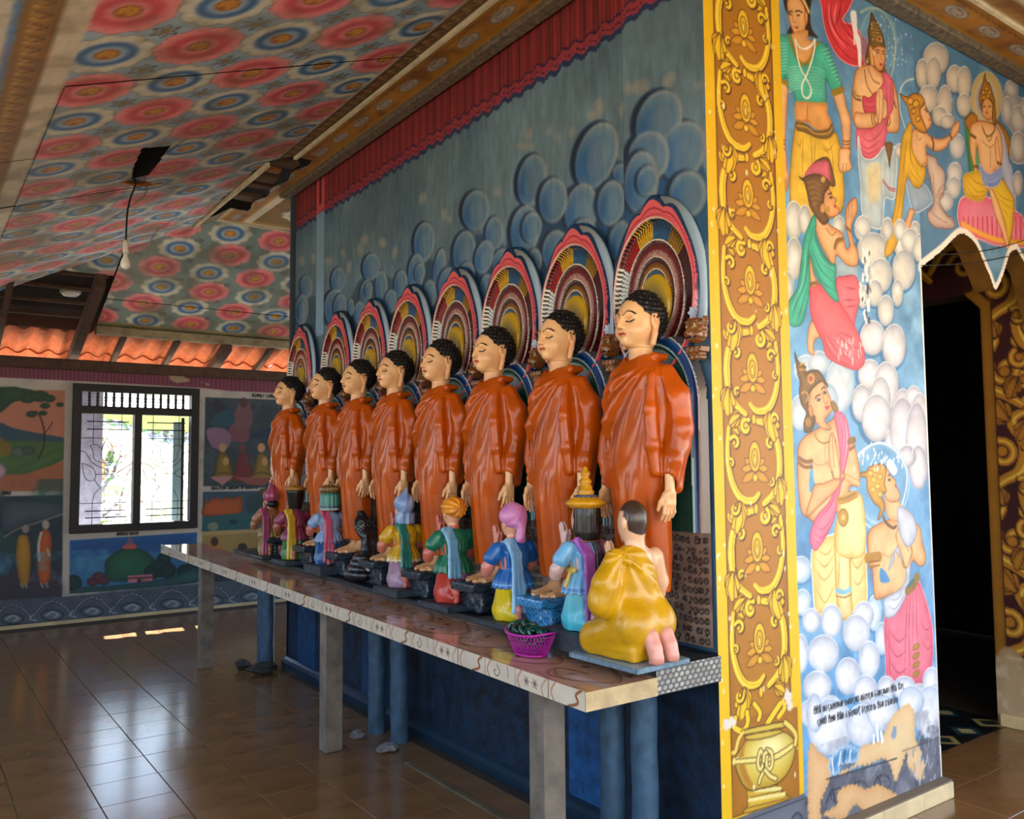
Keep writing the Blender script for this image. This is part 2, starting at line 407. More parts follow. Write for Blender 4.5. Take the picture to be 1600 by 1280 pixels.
def puffs(L, s=1.0):
    for x, y, rx, ry, r in L: cv.E(x-rx*0.16, y-ry*0.02, rx*1.13, ry*1.05, '0b1f35', edge='16375a', ew=0.02, rot=r)
    for k, (x, y, rx, ry, r) in enumerate(L):
        cv.E(x, y, rx, ry, '67879c', edge='b4b0a2', ew=0.013*s, rot=r, light=('2f6296', 0.6, -0.15, 0.85))
        cv.E(x+rx*0.12, y+ry*0.05, rx*0.62, ry*0.66, '7d8f9a', edge='4f7898', ew=0.03*s, rot=r, op=0.5)
crop(cv, 780, 120, 3.765, w1)
wisps([(140, 330, 26, 50, 15), (262, 310, 22, 34, 10), (315, 350, 22, 34, 5), (395, 315, 22, 42, 12), (555, 165, 40, 55, 8), (520, 220, 45, 40, 0), (700, 180, 40, 50, 10), (120, 400, 60, 30, 0), (840, 60, 50, 60, 20), (1000, 20, 40, 60, 30), (1170, 50, 30, 30, 0), (770, 70, 40, 45, 0)])
crop(cv, 440, 290, 4.444, w1)
wisps([(300, 520, 30, 35, 10), (395, 465, 18, 30, 0), (440, 560, 20, 50, 8), (545, 370, 30, 45, 10), (515, 440, 25, 50, 0), (670, 390, 30, 40, 0), (755, 460, 22, 55, 12), (1095, 190, 24, 45, 5), (1130, 225, 22, 30, 0), (945, 80, 25, 50, 15), (1460, 40, 30, 45, 10), (110, 520, 26, 40, 0), (190, 500, 16, 40, 0)])
crop(cv, 780, 120, 3.765, w1)
cv.B(pts('430,900 500,560 560,600 640,480 720,500 760,430 900,420 1000,470 1120,480 1215,560 1240,900 1180,1000 900,1000 500,1000'), '1d4f7e', edge='2a5878', ew=0.08)
cv.B(pts('-60,1150 0,1010 60,830 200,740 380,640 480,660 560,860 620,1200 300,1260'), '1b4568', edge='254e6c', ew=0.08)
puffs([(690, 560, 55, 60, 0), (940, 260, 128, 190, 20), (1080, 440, 128, 185, 18), (880, 470, 120, 150, 10)])
puffs([(540, 455, 115, 205, 18), (450, 780, 95, 160, 8), (160, 600, 82, 155, 10), (120, 900, 84, 150, 6), (835, 620, 100, 185, 5), (1110, 690, 108, 138, 8)])
puffs([(285, 720, 82, 135, 6), (625, 735, 80, 135, 8), (300, 1020, 78, 125, 5), (690, 960, 80, 125, 12), (470, 890, 62, 66, 25), (178, 1075, 40, 72, 0), (160, 880, 57, 92, 8), (872, 612, 62, 92, 12)])
crop(cv, 440, 290, 4.444, w1)
cv.B(pts('840,1100 880,700 1000,500 1060,700 1160,430 1350,330 1500,400 1560,640 1400,800 1100,1100'), '1d4460', edge='2c5570', ew=0.08)
cv.B(pts('60,1000 90,800 260,760 420,800 520,640 700,620 860,760 1000,900 700,1100 300,1000'), '2a4c60', edge='3c5c6c', ew=0.08)
puffs([(1440, 330, 62, 125, 5), (1060, 560, 38, 130, 10), (660, 700, 42, 115, 0)])
puffs([(1312, 165, 92, 142, 8), (1010, 0, 1, 1, 0), (955, 385, 70, 138, 6), (900, 600, 55, 130, 4), (590, 560, 58, 96, 8), (552, 750, 42, 100, 8), (362, 650, 48, 88, 6), (345, 850, 78, 130, 0), (142, 700, 42, 78, 0), (110, 860, 46, 105, 4), (1232, 455, 76, 148, 8), (1115, 680, 60, 118, 8)], 0.8)
puffs([(1370, 490, 62, 120, 12), (925, 600, 36, 66, 8), (795, 680, 45, 98, 5), (725, 800, 42, 82, 5), (870, 750, 32, 42, 0), (930, 760, 22, 42, 0), (995, 745, 44, 96, 0), (1250, 610, 54, 86, 8), (570, 720, 26, 56, 8), (508, 880, 40, 80, 5), (375, 840, 44, 92, 6), (108, 870, 22, 60, 6), (450, 840, 22, 58, 0), (1385, 700, 46, 92, 8), (1490, 520, 60, 90, 12), (275, 1010, 22, 40, 0), (620, 1000, 60, 100, 0), (820, 840, 50, 60, 0)], 0.8)
# painted valance
Z = vv+0*cv.u[None, :]; Uc = cv.u[None, :]+0*vv
zb = 3.585+0.010*np.sin(Uc*62)+0.006*np.sin(Uc*23)
A = np.clip((Z-zb)/0.008, 0, 1)[..., None]; red = hx('8e2f33')*(0.80+0.25*(np.sin(Uc*200+3*np.sin(Uc*11)) > -0.2)+0.12*np.sin(Uc*71))[..., None]
cv.img += (red-cv.img)*A
for d0, d1, c in ((-0.03, 0.0, '1c2f58'), (0.0, 0.018, 'a83a4c'), (0.018, 0.024, '2a1030'), (0.024, 0.055, 'a03a44'), (0.055, 0.068, '241a40')):
    k = ((Z-zb > d0) & (Z-zb < d1)).astype(np.float32)[..., None]*0.9; cv.img += (hx(c)-cv.img)*k
cv.noise(0.12, 0.02, 5, sy=6)
# the narrow light-blue plaster rib near the far end
yv = YS+Uc
for y0, y1 in ((6.09, 6.24),):
    m = ((yv > y0) & (yv < y1) & (Z < 3.585) & (Z > 2.62)).astype(np.float32)[..., None]; cv.img += (hx('7fa6c4')-cv.img)*m
    m = ((yv > y0) & (yv < y1) & (Z > 3.60)).astype(np.float32)[..., None]; cv.img += (hx('d8565c')-cv.img)*m
    m = ((yv > y0+0.05) & (yv < y1-0.05) & (Z > 3.66)).astype(np.float32)[..., None]; cv.img += (hx('6a1c22')-cv.img)*m
def rise(U, V):                       # the near pier stands 4 cm proud
    d = np.zeros(U.shape+(3,)); d[..., 0] = np.clip((YS+U-2.70)/0.012, 0, 1)*0.035; return d
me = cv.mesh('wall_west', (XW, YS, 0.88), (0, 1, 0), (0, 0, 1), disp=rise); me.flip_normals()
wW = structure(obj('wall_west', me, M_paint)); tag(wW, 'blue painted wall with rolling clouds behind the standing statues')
# lower part of the wall, speckled dark blue
m = mat('blue_speckle', '0d2740', 0.6, 0.8, 14, 0.5, 50)
lw = structure(MB().box((XW, YS+0.001, 0.0), (XW+0.25, YW2, 0.879)).build('wall_lower', m)); tag(lw, 'speckled dark blue lower wall beneath the altar')
bt = MB(); bt.prism([(XW, 0), (XW-0.035, 0), (XW-0.04, 0.05), (XW-0.02, 0.07), (XW-0.012, 0.075), (XW, 0.085)], 1, 0, 1)
V = [(a, YS+0.02+b*(YW2-YS), c) for (a, b, c) in bt.V]; bt.V = V
bs = structure(bt.build('baseboard_west', mat('blue_base', '1d3448', 0.35, 0.3, 10)))
for y0, y1, c in ((2.78, 3.12, '17548c'), (4.95, 5.3, '0f3a60'), (6.1, 6.45, '103f68')):
    b = MB().box((XW-0.006, y0, 0.09), (XW-0.0005, y1, 0.86)).build('trim_blue', mat('blue_band'+c, c, 0.55, 0.5, 16, 0.4, 50)); structure(b)
# ---- the shrine's core and its north side
core = structure(MB().box((XW+0.26, YS+0.36, 0.0), (3.98, YW2-0.01, ZC)).build('wall_core', mat('core', '3a4652', 0.8)))
nf = structure(MB().box((XW, YW2-0.02, 0), (6.6, YW2+0.02, ZC)).build('wall_shrine_north', mat('core')))

# ---- glyphs for the painted inscriptions: curly letters drawn as strokes on a unit box
GL = {
 'k': ['0.1,0.3 0.1,0.75 0.35,0.85 0.5,0.5 0.35,0.2 0.12,0.28', '0.5,0.5 0.6,0.85 0.85,0.85 0.95,0.5 0.8,0.15 0.6,0.3 0.7,0.5'],
 't': ['0.2,0.75 0.4,0.9 0.55,0.65 0.35,0.45 0.12,0.2 0.4,0.08 0.75,0.2 0.85,0.6 0.6,0.85'],
 'n': ['0.2,0.7 0.35,0.85 0.5,0.65 0.4,0.4 0.15,0.3 0.2,0.12 0.5,0.1 0.6,0.35', '0.5,0.5 0.7,0.6 0.85,0.4 0.85,0.08'],
 'm': ['0.3,0.55 0.12,0.5 0.1,0.25 0.35,0.1 0.7,0.12 0.9,0.45 0.7,0.85 0.4,0.85 0.25,0.65 0.45,0.5'],
 'r': ['0.4,1.0 0.5,0.8 0.3,0.6 0.15,0.35 0.3,0.1 0.6,0.12 0.7,0.4 0.5,0.6'],
 'l': ['0.45,0.4 0.3,0.55 0.15,0.35 0.4,0.08 0.8,0.2 0.9,0.6 0.6,0.88 0.3,0.78'],
 'd': ['0.55,0.8 0.25,0.8 0.15,0.55 0.4,0.4 0.5,0.15 0.7,0.0 0.85,-0.1'],
 's': ['0.12,0.55 0.1,0.2 0.4,0.1 0.75,0.12 0.9,0.4 0.75,0.62', '0.12,0.55 0.2,0.85 0.45,0.85 0.5,0.6 0.6,0.85 0.8,0.82 0.8,0.6', '0.5,0.6 0.5,0.35'],
 'g': ['0.35,0.1 0.1,0.25 0.1,0.65 0.35,0.9 0.7,0.85 0.9,0.5 0.75,0.15 0.55,0.3'],
 'v': ['0.25,0.8 0.12,0.45 0.3,0.1 0.7,0.12 0.88,0.5 0.7,0.85 0.45,0.75 0.5,0.5'],
 'p': ['0.15,0.85 0.1,0.3 0.35,0.1 0.7,0.12 0.88,0.45 0.85,0.85', '0.35,0.85 0.55,0.6'],
 'o': ['0.5,0.85 0.15,0.7 0.1,0.3 0.4,0.1 0.8,0.25 0.9,0.65 0.6,0.85'],
 'i': ['0.1,0.8 0.3,1.12 0.7,1.1 0.75,0.85'],
 'u': ['0.45,0.0 0.6,-0.2 0.8,-0.05'],
 'a': ['0.3,0.75 0.5,0.85 0.5,0.1', ],
 'e': ['0.55,0.45 0.35,0.6 0.2,0.35 0.45,0.1 0.7,0.3'],
 'x': ['0.4,0.45 0.5,0.35 0.4,0.25 0.3,0.35 0.4,0.45'],
}
def write(cv, text, fn, col='101014', wd=0.004):
    """fn(x, y) places text space (one unit per letter, baseline 0) on the canvas (u, v)"""
    save = cv.xf; cv.xf = lambda P: np.asarray(P, float); x = 0.0
    for ch in text:
        if ch == ' ': x += 0.6; continue
        back = ch in 'iu'
        for st in GL[ch]:
            P = pts(st); P = np.array([fn(x-(0.92 if back else 0)+p[0]*0.86, p[1]) for p in P]); cv.S(P, col, wd)
        if not back: x += 0.55 if ch in 'aex' else 0.92
    cv.xf = save
# ---- window wall (north), painted with framed scenes
cv = Canvas(3.5, 2.72, 0.0085, 'a89f92'); NX0 = 0.45
wn = lambda q: (lambda r: (r[0]-NX0, r[2]))(onY(q[0], q[1], YN))
cv.noise(0.12, 0.2, 11)
crop(cv, 0, 580, 3.048, wn)
cv.B(pts('-100,-60 1460,-60 1460,110 1100,95 960,80 640,62 340,45 0,30 -100,28'), '6c3040', smooth=False)
for i in range(150):
    x = -20+i*9.6; y = 30+(x/1400)*72
    cv.S([(x, -40), (x+random.uniform(-3, 3), y-4)], '4a1c2c' if i % 2 else '86404e', 0.012, smooth=False, op=0.6)
cv.noise(1, 0.09, 12, tint='9a8468', thr=0.60, sx=2.5, region=(cv.v[:, None] > 2.53)*((cv.u[None, :]+NX0 > 1.25) & (cv.u[None, :]+NX0 < 3.0)))
R = lambda P, c: cv.B(pts(P), c, smooth=False)
# sunset landscape
R('-60,85 312,92 306,572 -60,580', 'a86a50')
cv.B(pts('-60,85 150,88 180,140 80,140 0,200 -60,210'), '223c2c'); cv.B(pts('-60,250 0,245 60,270 150,290 310,320 310,345 -60,345'), '27424e')
R('-60,330 310,336 308,420 200,470 60,500 -60,520', '3f5a2c'); cv.B(pts('120,440 310,360 308,410 180,480 60,500'), '4c6b34', edge='35502a', ew=0.08)
R('-60,500 120,490 306,430 306,572 -60,580', '96593a')
cv.B(pts('-60,300 -10,310 60,360 40,400 -60,410'), '6c5a1c'); cv.E(85, 385, 32, 26, '4c5c50', edge='2c3a34'); cv.E(135, 378, 30, 22, '3c4a44', edge='222c2a')
cv.S(pts('182,418 205,370 212,330 208,270 190,215 170,190'), '20180f', 0.014); cv.S(pts('208,300 235,270 250,240'), '20180f', 0.008)
for x, y, r in ((130, 130, 38), (190, 120, 45), (235, 130, 30), (150, 205, 26), (205, 200, 20), (285, 160, 18), (60, 110, 60), (215, 165, 24)): cv.E(x, y, r, r*0.6, '24462c', edge='1a3020', ew=0.02)
cv.B(pts('-60,430 0,440 30,470 10,510 -60,520'), 'b08a8c', edge='7c5a64')
# two monks in a dark grove
R('-60,572 306,572 306,600 -60,606', 'a89f92'); R('-60,598 308,590 296,1078 -60,1092', '1b2c34'); cv.noise(0.7, 0.18, 13, tint='20463c', region=((cv.v[:, None] > 0.3) & (cv.v[:, None] < 1.5) & (cv.u[None, :]+NX0 < 1.4)))
cv.B(pts('20,640 120,620 300,640 300,690 150,720 20,760'), '4c565e', edge='2b3840', ew=0.1); cv.S(pts('20,790 90,750 200,715 300,680'), '7c7660', 0.02, op=0.7)
cv.B(pts('-60,960 60,960 160,965 300,960 296,1076 -60,1090'), '35303c'); cv.E(10, 920, 48, 62, '2c4a5c', edge='1c3040')
cv.B(pts('84,800 100,780 130,785 142,830 146,900 136,1010 100,1015 84,960 76,880'), 'a87a1c', edge='7c5014', ew=0.03)
cv.B(pts('190,780 205,755 232,760 246,800 244,870 236,1000 190,1005 178,920 178,840'), 'b0541c', edge='7c3810', ew=0.03)
cv.S(pts('196,770 184,830 188,900'), 'b09a8c', 0.025); cv.E(122, 752, 17, 20, '84766c'); cv.E(218, 732, 17, 22, '9a8a7c'); cv.S(pts('226,850 236,880'), 'b09a8c', 0.02)
for x in (100, 118, 195, 218): cv.S([(x, 1012), (x+10, 1030)], '8a7a70', 0.018, smooth=False)
# green mound with a red house
R('330,806 938,768 934,1008 318,1062', '2a6288'); cv.B(pts('330,806 938,768 936,850 328,890'), '123f74', edge='1a5486', ew=0.08, smooth=False)
cv.noise(0.5, 0.12, 14, tint='5a90ac', region=((cv.v[:, None] > 0.4) & (cv.v[:, None] < 0.75)))
cv.B(pts('500,940 505,900 560,855 610,842 680,850 730,890 770,940 740,990 520,1000'), '175a40', edge='0e3428', ew=0.06)
cv.B(pts('585,845 600,825 640,822 645,845'), 'b04a3c'); cv.B(pts('605,825 612,790 625,788 630,825'), '6a5060')
for x, y, r in ((780, 900, 34), (760, 940, 44), (800, 950, 40), (720, 960, 36), (350, 1010, 40), (930, 950, 50), (880, 960, 40)): cv.E(x, y, r, r, '0f3434', edge='0a2226', ew=0.03)
for x, y, r in ((470, 985, 34), (440, 1005, 26), (495, 1000, 26)): cv.E(x, y, r, r*0.8, '5a2c38', edge='3a1c28', ew=0.02)
R('608,975 726,968 728,1002 610,1008', 'b06a70'); R('610,984 727,977 727,984 610,991', '3c1c28'); R('655,990 670,989 670,1008 655,1008', '20101a')
cv.B(pts('350,1050 380,1030 560,1020 800,985 900,945 936,945 934,1008 318,1062'), '2c6058', edge='13343c', ew=0.05)
R('312,60 350,60 332,770 330,1064 296,1078 300,600', 'a89f92'); R('326,770 945,740 945,766 326,806', 'a89f92')
# devotees, fire hill, yellow room
R('978,125 1420,140 1420,560 968,548', '26343a'); cv.noise(0.6, 0.16, 15, tint='4a565c', region=((cv.v[:, None] > 1.45) & (cv.v[:, None] < 2.4) & (cv.u[None, :]+NX0 > 2.7)))
cv.B(pts('1090,300 1100,250 1140,220 1180,240 1180,330 1100,330'), '6c3c44'); cv.B(pts('1105,240 1150,140 1190,150 1200,250 1150,280'), '6a4648'); cv.E(1160, 150, 20, 24, '4a3030')
cv.B(pts('1210,300 1260,270 1320,300 1320,320 1210,320'), '1a2c40'); cv.B(pts('985,280 1060,270 1100,310 1080,370 1010,360'), '7a5c70'); cv.E(1040, 170, 30, 26, '2a2838'); cv.B(pts('1000,240 1090,180 1120,240 1060,270'), '1c4450')
for x, c, c2 in ((1060, '7c6414', 'a08050'), (1155, '6c1c24', '5a3030'), (1245, '84681c', 'b08058')):
    cv.B([(x-40, 490), (x-22, 400), (x, 385), (x+28, 400), (x+50, 480), (x+46, 510), (x-30, 515)], c, edge='3a2c10', ew=0.03)
    cv.E(x, 365, 18, 22, c2); cv.E(x+16, 430, 14, 20, c2); cv.B([(x-52, 500), (x, 480), (x+52, 495), (x+40, 525), (x-40, 522)], c, edge='4a300c')
cv.B(pts('1000,505 1110,500 1060,545'), '9a6c70', smooth=False); cv.B(pts('1120,505 1300,510 1260,545 1180,540'), '7c4038', smooth=False)
R('966,575 1240,570 1236,752 962,764', '2c4456'); cv.B(pts('968,690 975,630 1000,620 1020,600 1050,612 1080,598 1110,605 1140,592 1155,620 1150,680 1100,695'), '9a4414', edge='5c2810', ew=0.03)
for x in range(980, 1150, 12): cv.S([(x, 680), (x+6, 600+random.random()*20)], 'b86424', 0.008, smooth=False, op=0.7)
R('966,695 1240,665 1236,752 962,764', '1c4e50'); cv.E(1015, 740, 26, 20, '6c7860'); cv.E(1110, 718, 20, 14, '12303a'); cv.B(pts('1180,600 1240,590 1238,680 1180,670'), '1c3a3c')
R('962,765 1240,752 1240,860 962,866', '8c7440'); R('962,765 1240,752 1240,768 962,784', 'a08a58'); cv.B(pts('1000,862 1010,805 1030,800 1045,830 1070,860'), 'a06c20'); cv.E(1022, 812, 18, 22, '3c2818'); cv.E(1155, 838, 22, 18, '2c2018')
R('958,940 1240,950 1400,960 1400,1010 955,1010', '2a333c')
R('1238,560 1420,565 1420,950 1238,940', '34342c'); cv.B(pts('1225,575 1265,600 1290,700 1285,900 1330,900 1330,575'), '5c5020', '3a3214', 0.02)
# dado of scroll relief below
R('-100,1095 0,1092 300,1075 700,1035 1240,985 1500,965 1500,1090 1240,1095 600,1160 0,1222 -100,1228', '47525e')
cv.noise(0.4, 0.1, 16, tint='2c3844', region=(cv.v[:, None] < 0.42)*(cv.v[:, None] > 0.1))
for i in range(8):
    x = 60+i*190; y = 1170-i*17.5
    for q in (0, 1): cv.S([(x-92, y+25), (x-60, y-25), (x, y-55), (x+60, y-28), (x+92, y+14)], '141b24' if q == 0 else '8a94a0', 0.024-0.014*q)
    cv.E(x, y+10, 52, 24, '5c6872', edge='2a333c', line='161d26', lw=0.01); cv.S([(x-28, y+12), (x, y-6), (x+26, y+8), (x+8, y+20)], '9aa4ac', 0.012)
    for d in (-40, -22, 0, 22, 40): cv.E(x+d, y-58+abs(d)*0.3, 8, 7, '8a94a0', edge='2a333c', ew=0.008)
    cv.S([(x+100, y-10), (x+82, y+10), (x+112, y+18)], '8a94a0', 0.014)
R('-100,1222 600,1160 1240,1098 1500,1075 1500,1280 -100,1290', 'b5a077')
cv.S(pts('-100,1224 600,1162 1240,1100 1500,1078'), '1c2430', 0.012, smooth=False)
def nword(t, x, y, h, dx):
    P = cv.xf([(x, y)])[0]; write(cv, t, lambda a, b: (P[0]+a*h*dx, P[1]+b*h), wd=0.009)
nword('stkna dmkna vlrna', 1200, 123, 0.042, 0.8); nword('mtvxtapk gsltkdap mnvrtap', 1005, 566, 0.035, 0.75)
nword('sktmavlp', 556, 785, 0.04, 0.8); nword('kstrtkl', -60, 592, 0.04, 0.8)
WX0, WX1, WZ0, WZ1 = 1.425, 2.72, 0.925, 2.505
keep = lambda U, V: ~((U+NX0 > WX0) & (U+NX0 < WX1) & (V > WZ0) & (V < WZ1))
wN = structure(obj('wall_north', cv.mesh('wall_north', (NX0, YN, 0), (1, 0, 0), (0, 0, 1), keep), M_paint)); tag(wN, 'window wall painted with framed scenes and a scroll dado')
mm = mat('lime_plaster', 'a39a8c', 0.8, 0.2, 4)
for lo, hi in (((-3, YN, 0), (NX0, YN+0.2, 2.72)), ((NX0+3.5, YN, 0), (9, YN+0.2, 2.72)), ((NX0, YN+0.01, 0), (WX0, YN+0.2, 2.72)), ((WX1, YN+0.01, 0), (NX0+3.5, YN+0.2, 2.72)), ((WX0, YN+0.01, 0), (WX1, YN+0.2, WZ0)), ((WX0, YN+0.01, WZ1), (WX1, YN+0.2, 2.72))):
    structure(MB().box(lo, hi).build('wall_north_masonry', mm))
b = MB()
x = NX0
bn = structure(MB().box((NX0, YN-0.014, 0), (NX0+3.5, YN, 0.035)).build('baseboard_north', M_baseb))

# ---- window_1: frame, mullion, turned balusters, wire grille, panes
Mf = mat('window_wood', '1a120d', 0.55, 0.3, 8)
wf = structure(empty('window_1', (WX0, YN, WZ0))); tag(wf, 'two light window with turned balusters above and a wire lotus grille'); wf['kind'] = 'structure'
Wd, Hd = WX1-WX0, WZ1-WZ0
f = MB(); t_ = 0.075
for lo, hi in (((0, -0.03, 0), (Wd, 0.09, 0.085)), ((0, -0.03, Hd-0.08), (Wd, 0.09, Hd)), ((0, -0.027, 0.001), (0.085, 0.087, Hd-0.001)), ((Wd-0.085, -0.027, 0.001), (Wd, 0.087, Hd-0.001)), ((0.01, -0.024, 1.265), (Wd-0.01, 0.084, 1.345)), ((Wd/2-0.035, -0.02, 0), (Wd/2+0.04, 0.09, 1.3))): f.box(lo, hi, 0.006)
fr = f.build('window_frame', Mf, wf)
bl = MB().lathe([(0.020, 0), (0.022, 0.02), (0.013, 0.035), (0.018, 0.05), (0.012, 0.065), (0.019, 0.085), (0.014, 0.10), (0.020, 0.12), (0.013, 0.14), (0.018, 0.155), (0.012, 0.17), (0.021, 0.185), (0.020, 0.205)], seg=10).mesh('baluster', smooth=True)
bl.materials.append(Mf)
for i in range(13):
    o = bpy.data.objects.new('baluster', bl); COL.objects.link(o); o.parent = wf; o.location = (0.085+(Wd-0.17)*(i+1)/14, 0.03, 1.325)
gl_m = mat('iron', '15120f', 0.6)
def grille(x0, w_, mir):
    g_ = MB(); r = 0.0035; z0, z1 = 0.085, 1.265; fx = lambda a: x0+(a if not mir else a)*w_; T = lambda L, rr=r: g_.tube([(fx(a), 0.03, z0+b*(z1-z0)) for a, b in L], rr, 5)
    for z, a0, a1 in ((0.93, .12, .9), (0.86, .12, .9), (0.12, .12, .9), (0.06, .12, .9)): T([(a0, z), (a1, z)], 0.006)
    T([(0, 0.78), (1, 0.78)]); T([(0.24, 1), (0.24, 0.72)]); T([(0.77, 1), (0.77, 0.7)]); T([(0, 0.19), (1, 0.19)]); T([(0.25, 0), (0.25, 0.2), (0.29, 0.28), (0.40, 0.33)]); T([(0.77, 0), (0.77, 0.22), (0.68, 0.30)])
    lot = lambda L: T([tuple(p) for p in crom(L, 5, False)])
    lot([(0.5, 0.78), (0.42, 0.71), (0.39, 0.64), (0.44, 0.57), (0.5, 0.55), (0.56, 0.57), (0.61, 0.64), (0.58, 0.71), (0.5, 0.78)])
    lot([(0.18, 0.71), (0.3, 0.72), (0.40, 0.68)]); lot([(0.18, 0.71), (0.24, 0.66), (0.28, 0.58), (0.5, 0.55)]); lot([(0.82, 0.71), (0.7, 0.72), (0.60, 0.68)]); lot([(0.82, 0.71), (0.76, 0.66), (0.72, 0.58), (0.5, 0.55)])
    lot([(0, 0.66), (0.1, 0.65), (0.25, 0.55), (0.5, 0.5), (0.75, 0.55), (0.9, 0.65), (1, 0.66)]); lot([(0.04, 0.55), (0.1, 0.43), (0.2, 0.39), (0.3, 0.42), (0.26, 0.5), (0.12, 0.54), (0.04, 0.55)]); lot([(0.96, 0.5), (0.85, 0.42), (0.78, 0.42), (0.7, 0.46), (1, 0.55)])
    lot([(0.5, 0.5), (0.46, 0.47), (0.5, 0.43), (0.54, 0.47), (0.5, 0.5)]); T([(0.3, 0.45), (0.72, 0.45)]); T([(0.28, 0.4), (0.4, 0.32)])
    return g_.build('wire_grille', gl_m, wf)
grille(0.085, Wd/2-0.12, False); grille(Wd/2+0.04, Wd/2-0.125, True)
gm = mat('window_glass', 'f4f8f8', 0.02, trans=1.0)
pm = bpy.data.materials.new('thin_glass'); pm.use_nodes = True; t = pm.node_tree; t.nodes.clear()
oo = t.nodes.new('ShaderNodeOutputMaterial'); mx = t.nodes.new('ShaderNodeMixShader'); tr = t.nodes.new('ShaderNodeBsdfTransparent'); gs = t.nodes.new('ShaderNodeBsdfGlossy'); gs.inputs['Roughness'].default_value = 0.03
mx.inputs[0].default_value = 0.06; t.links.new(tr.outputs[0], mx.inputs[1]); t.links.new(gs.outputs[0], mx.inputs[2]); t.links.new(mx.outputs[0], oo.inputs[0])
for x0, x1 in ((0.085, Wd/2-0.035), (Wd/2+0.04, Wd-0.085)):
    MB().box((x0, 0.050, 0.085), (x1, 0.053, 1.265)).build('pane', pm, wf)

# ---- outside the window: bank, post, leaves
def outside():
    n = 60; V = []; F = []
    rr = np.random.default_rng(5)
    for j in range(n):
        for i in range(n):
            x = -4+12*i/(n-1); y = 10.5+9*j/(n-1); z = -0.05+min(2.45, max(0, (y-10.95))*0.52)+0.12*math.sin(x*2.1+y)+rr.uniform(-0.06, 0.06); V.append((x, y, z))
    F = [(j*n+i, j*n+i+1, (j+1)*n+i+1, (j+1)*n+i) for j in range(n-1) for i in range(n-1)]
    m = bpy.data.materials.new('leaf_litter'); m.use_nodes = True; t = m.node_tree; p = t.nodes['Principled BSDF']
    vo = t.nodes.new('ShaderNodeTexVoronoi'); vo.inputs['Scale'].default_value = 9; vo.inputs['Randomness'].default_value = 1; cr = t.nodes.new('ShaderNodeValToRGB'); tcn = t.nodes.new('ShaderNodeTexCoord'); mp = t.nodes.new('ShaderNodeMapping'); mp.inputs['Scale'].default_value = (1.6, 0.7, 2.2)
    cr.color_ramp.interpolation = 'CONSTANT'
    els = cr.color_ramp.elements; els[0].color = (*lin(hx('8c7f74')), 1); els[1].position = 0.85; els[1].color = (*lin(hx('6f8a44')), 1)
    for ps, c in ((0.2, 'cfc2b6'), (0.4, '6c5240'), (0.55, 'b7a79c'), (0.68, 'd8cfc8'), (0.78, '9c8a60')): e = els.new(ps); e.color = (*lin(hx(c)), 1)
    t.links.new(tcn.outputs['Object'], mp.inputs[0]); t.links.new(mp.outputs[0], vo.inputs['Vector']); sx_ = t.nodes.new('ShaderNodeSeparateColor'); t.links.new(vo.outputs['Color'], sx_.inputs[0]); t.links.new(sx_.outputs[0], cr.inputs[0]); t.links.new(cr.outputs[0], p.inputs['Base Color']); p.inputs['Roughness'].default_value = 0.9
    o = structure(obj('ground_bank', mesh_np('ground_bank', V, F), m)); tag(o, 'sunlit bank of leaf litter outside the window')
outside()
structure(MB().box((-4, 10.15, -0.06), (9, 11.4, -0.01)).build('path', mat('path', 'b0a698', 0.9, 0.2, 6)))
o = MB().box((1.62, 10.75, -0.02), (1.86, 10.99, 2.75), 0.012).build('eaves_post', mat('post_blue', '8a93b4', 0.8, 0.3, 14)); tag(o, 'pale blue square post seen through left window light', 'post')
t = empty('shutter', (2.62, 10.16, 0.98), label='pale blue open shutter leaf seen through right window light', cat='shutter')
MB().box((-0.12, 0, 0), (-0.03, 0.03, 1.15), 0.004).build('stile', mat('shutter_blue', 'a8ccd4', 0.6), t); MB().box((-0.03, 0.0, -0.03), (0.0, 0.035, 1.2), 0.004).build('frame', Mf, t)
lm = mat('leaf_green', '4f9a3c', 0.5, 0.3, 12); lm2 = mat('leaf_yellow', '9aa820', 0.5, 0.3, 12); lm3 = mat('straw', 'b0884c', 0.8, 0.4, 12)
def plant(name, x, y, z, n, L, m, lab, seed, droop=0.5, fat=0.22):
    t = empty(name, (x, y, z), label=lab, cat='plant'); r = random.Random(seed); me = []
    for i in range(n):
        a = r.uniform(0, 6.28); e = r.uniform(0.4, 1.3); l = L*r.uniform(0.6, 1.1); wd = l*fat; b = MB(); V = []; 
        for k in range(6):
            s = k/5; h = l*s; ww = wd*math.sin(math.pi*min(0.98, s*0.9+0.06))
            px_, pz_ = h*math.cos(e-droop*s*s*1.3), h*math.sin(e-droop*s*s*1.3)
            for q in (-1, 0, 1): V.append((px_*math.cos(a)-q*ww*math.sin(a), px_*math.sin(a)+q*ww*math.cos(a), pz_-abs(q)*(-0.15)*ww))
        F = [(k*3+q, k*3+q+1, k*3+3+q+1, k*3+3+q) for k in range(5) for q in (0, 1)]
        b.add(V, F); b.build('leaf', m, t, True)
    MB().tube([(0, 0, -0.1), (0.01, 0, 0.1)], 0.02, 6).build('stem', lm3, t)
plant('plant', 2.28, 11.9, 0.45, 9, 0.55, lm, 'broad leaved green plant outside right window light', 3)
plant('plant', 1.98, 12.0, 0.75, 7, 0.35, lm2, 'yellow green sprig outside left window light', 4)
plant('plant', 1.95, 12.6, 0.6, 12, 0.6, lm, 'low green plant on the leaf bank outside', 5)
plant('dry_grass_tuft', 2.15, 14.2, 1.80, 60, 0.75, lm3, 'dry straw coloured tuft outside top of left light', 6, 0.9, 0.035)
# yellow-green field far up the bank
b_ = MB().box((2.35, 15.6, 1.9), (5.5, 17.5, 2.62)).build('field_terrace', mat('field', 'b5b468', 0.9, 0.3, 5)); structure(b_)
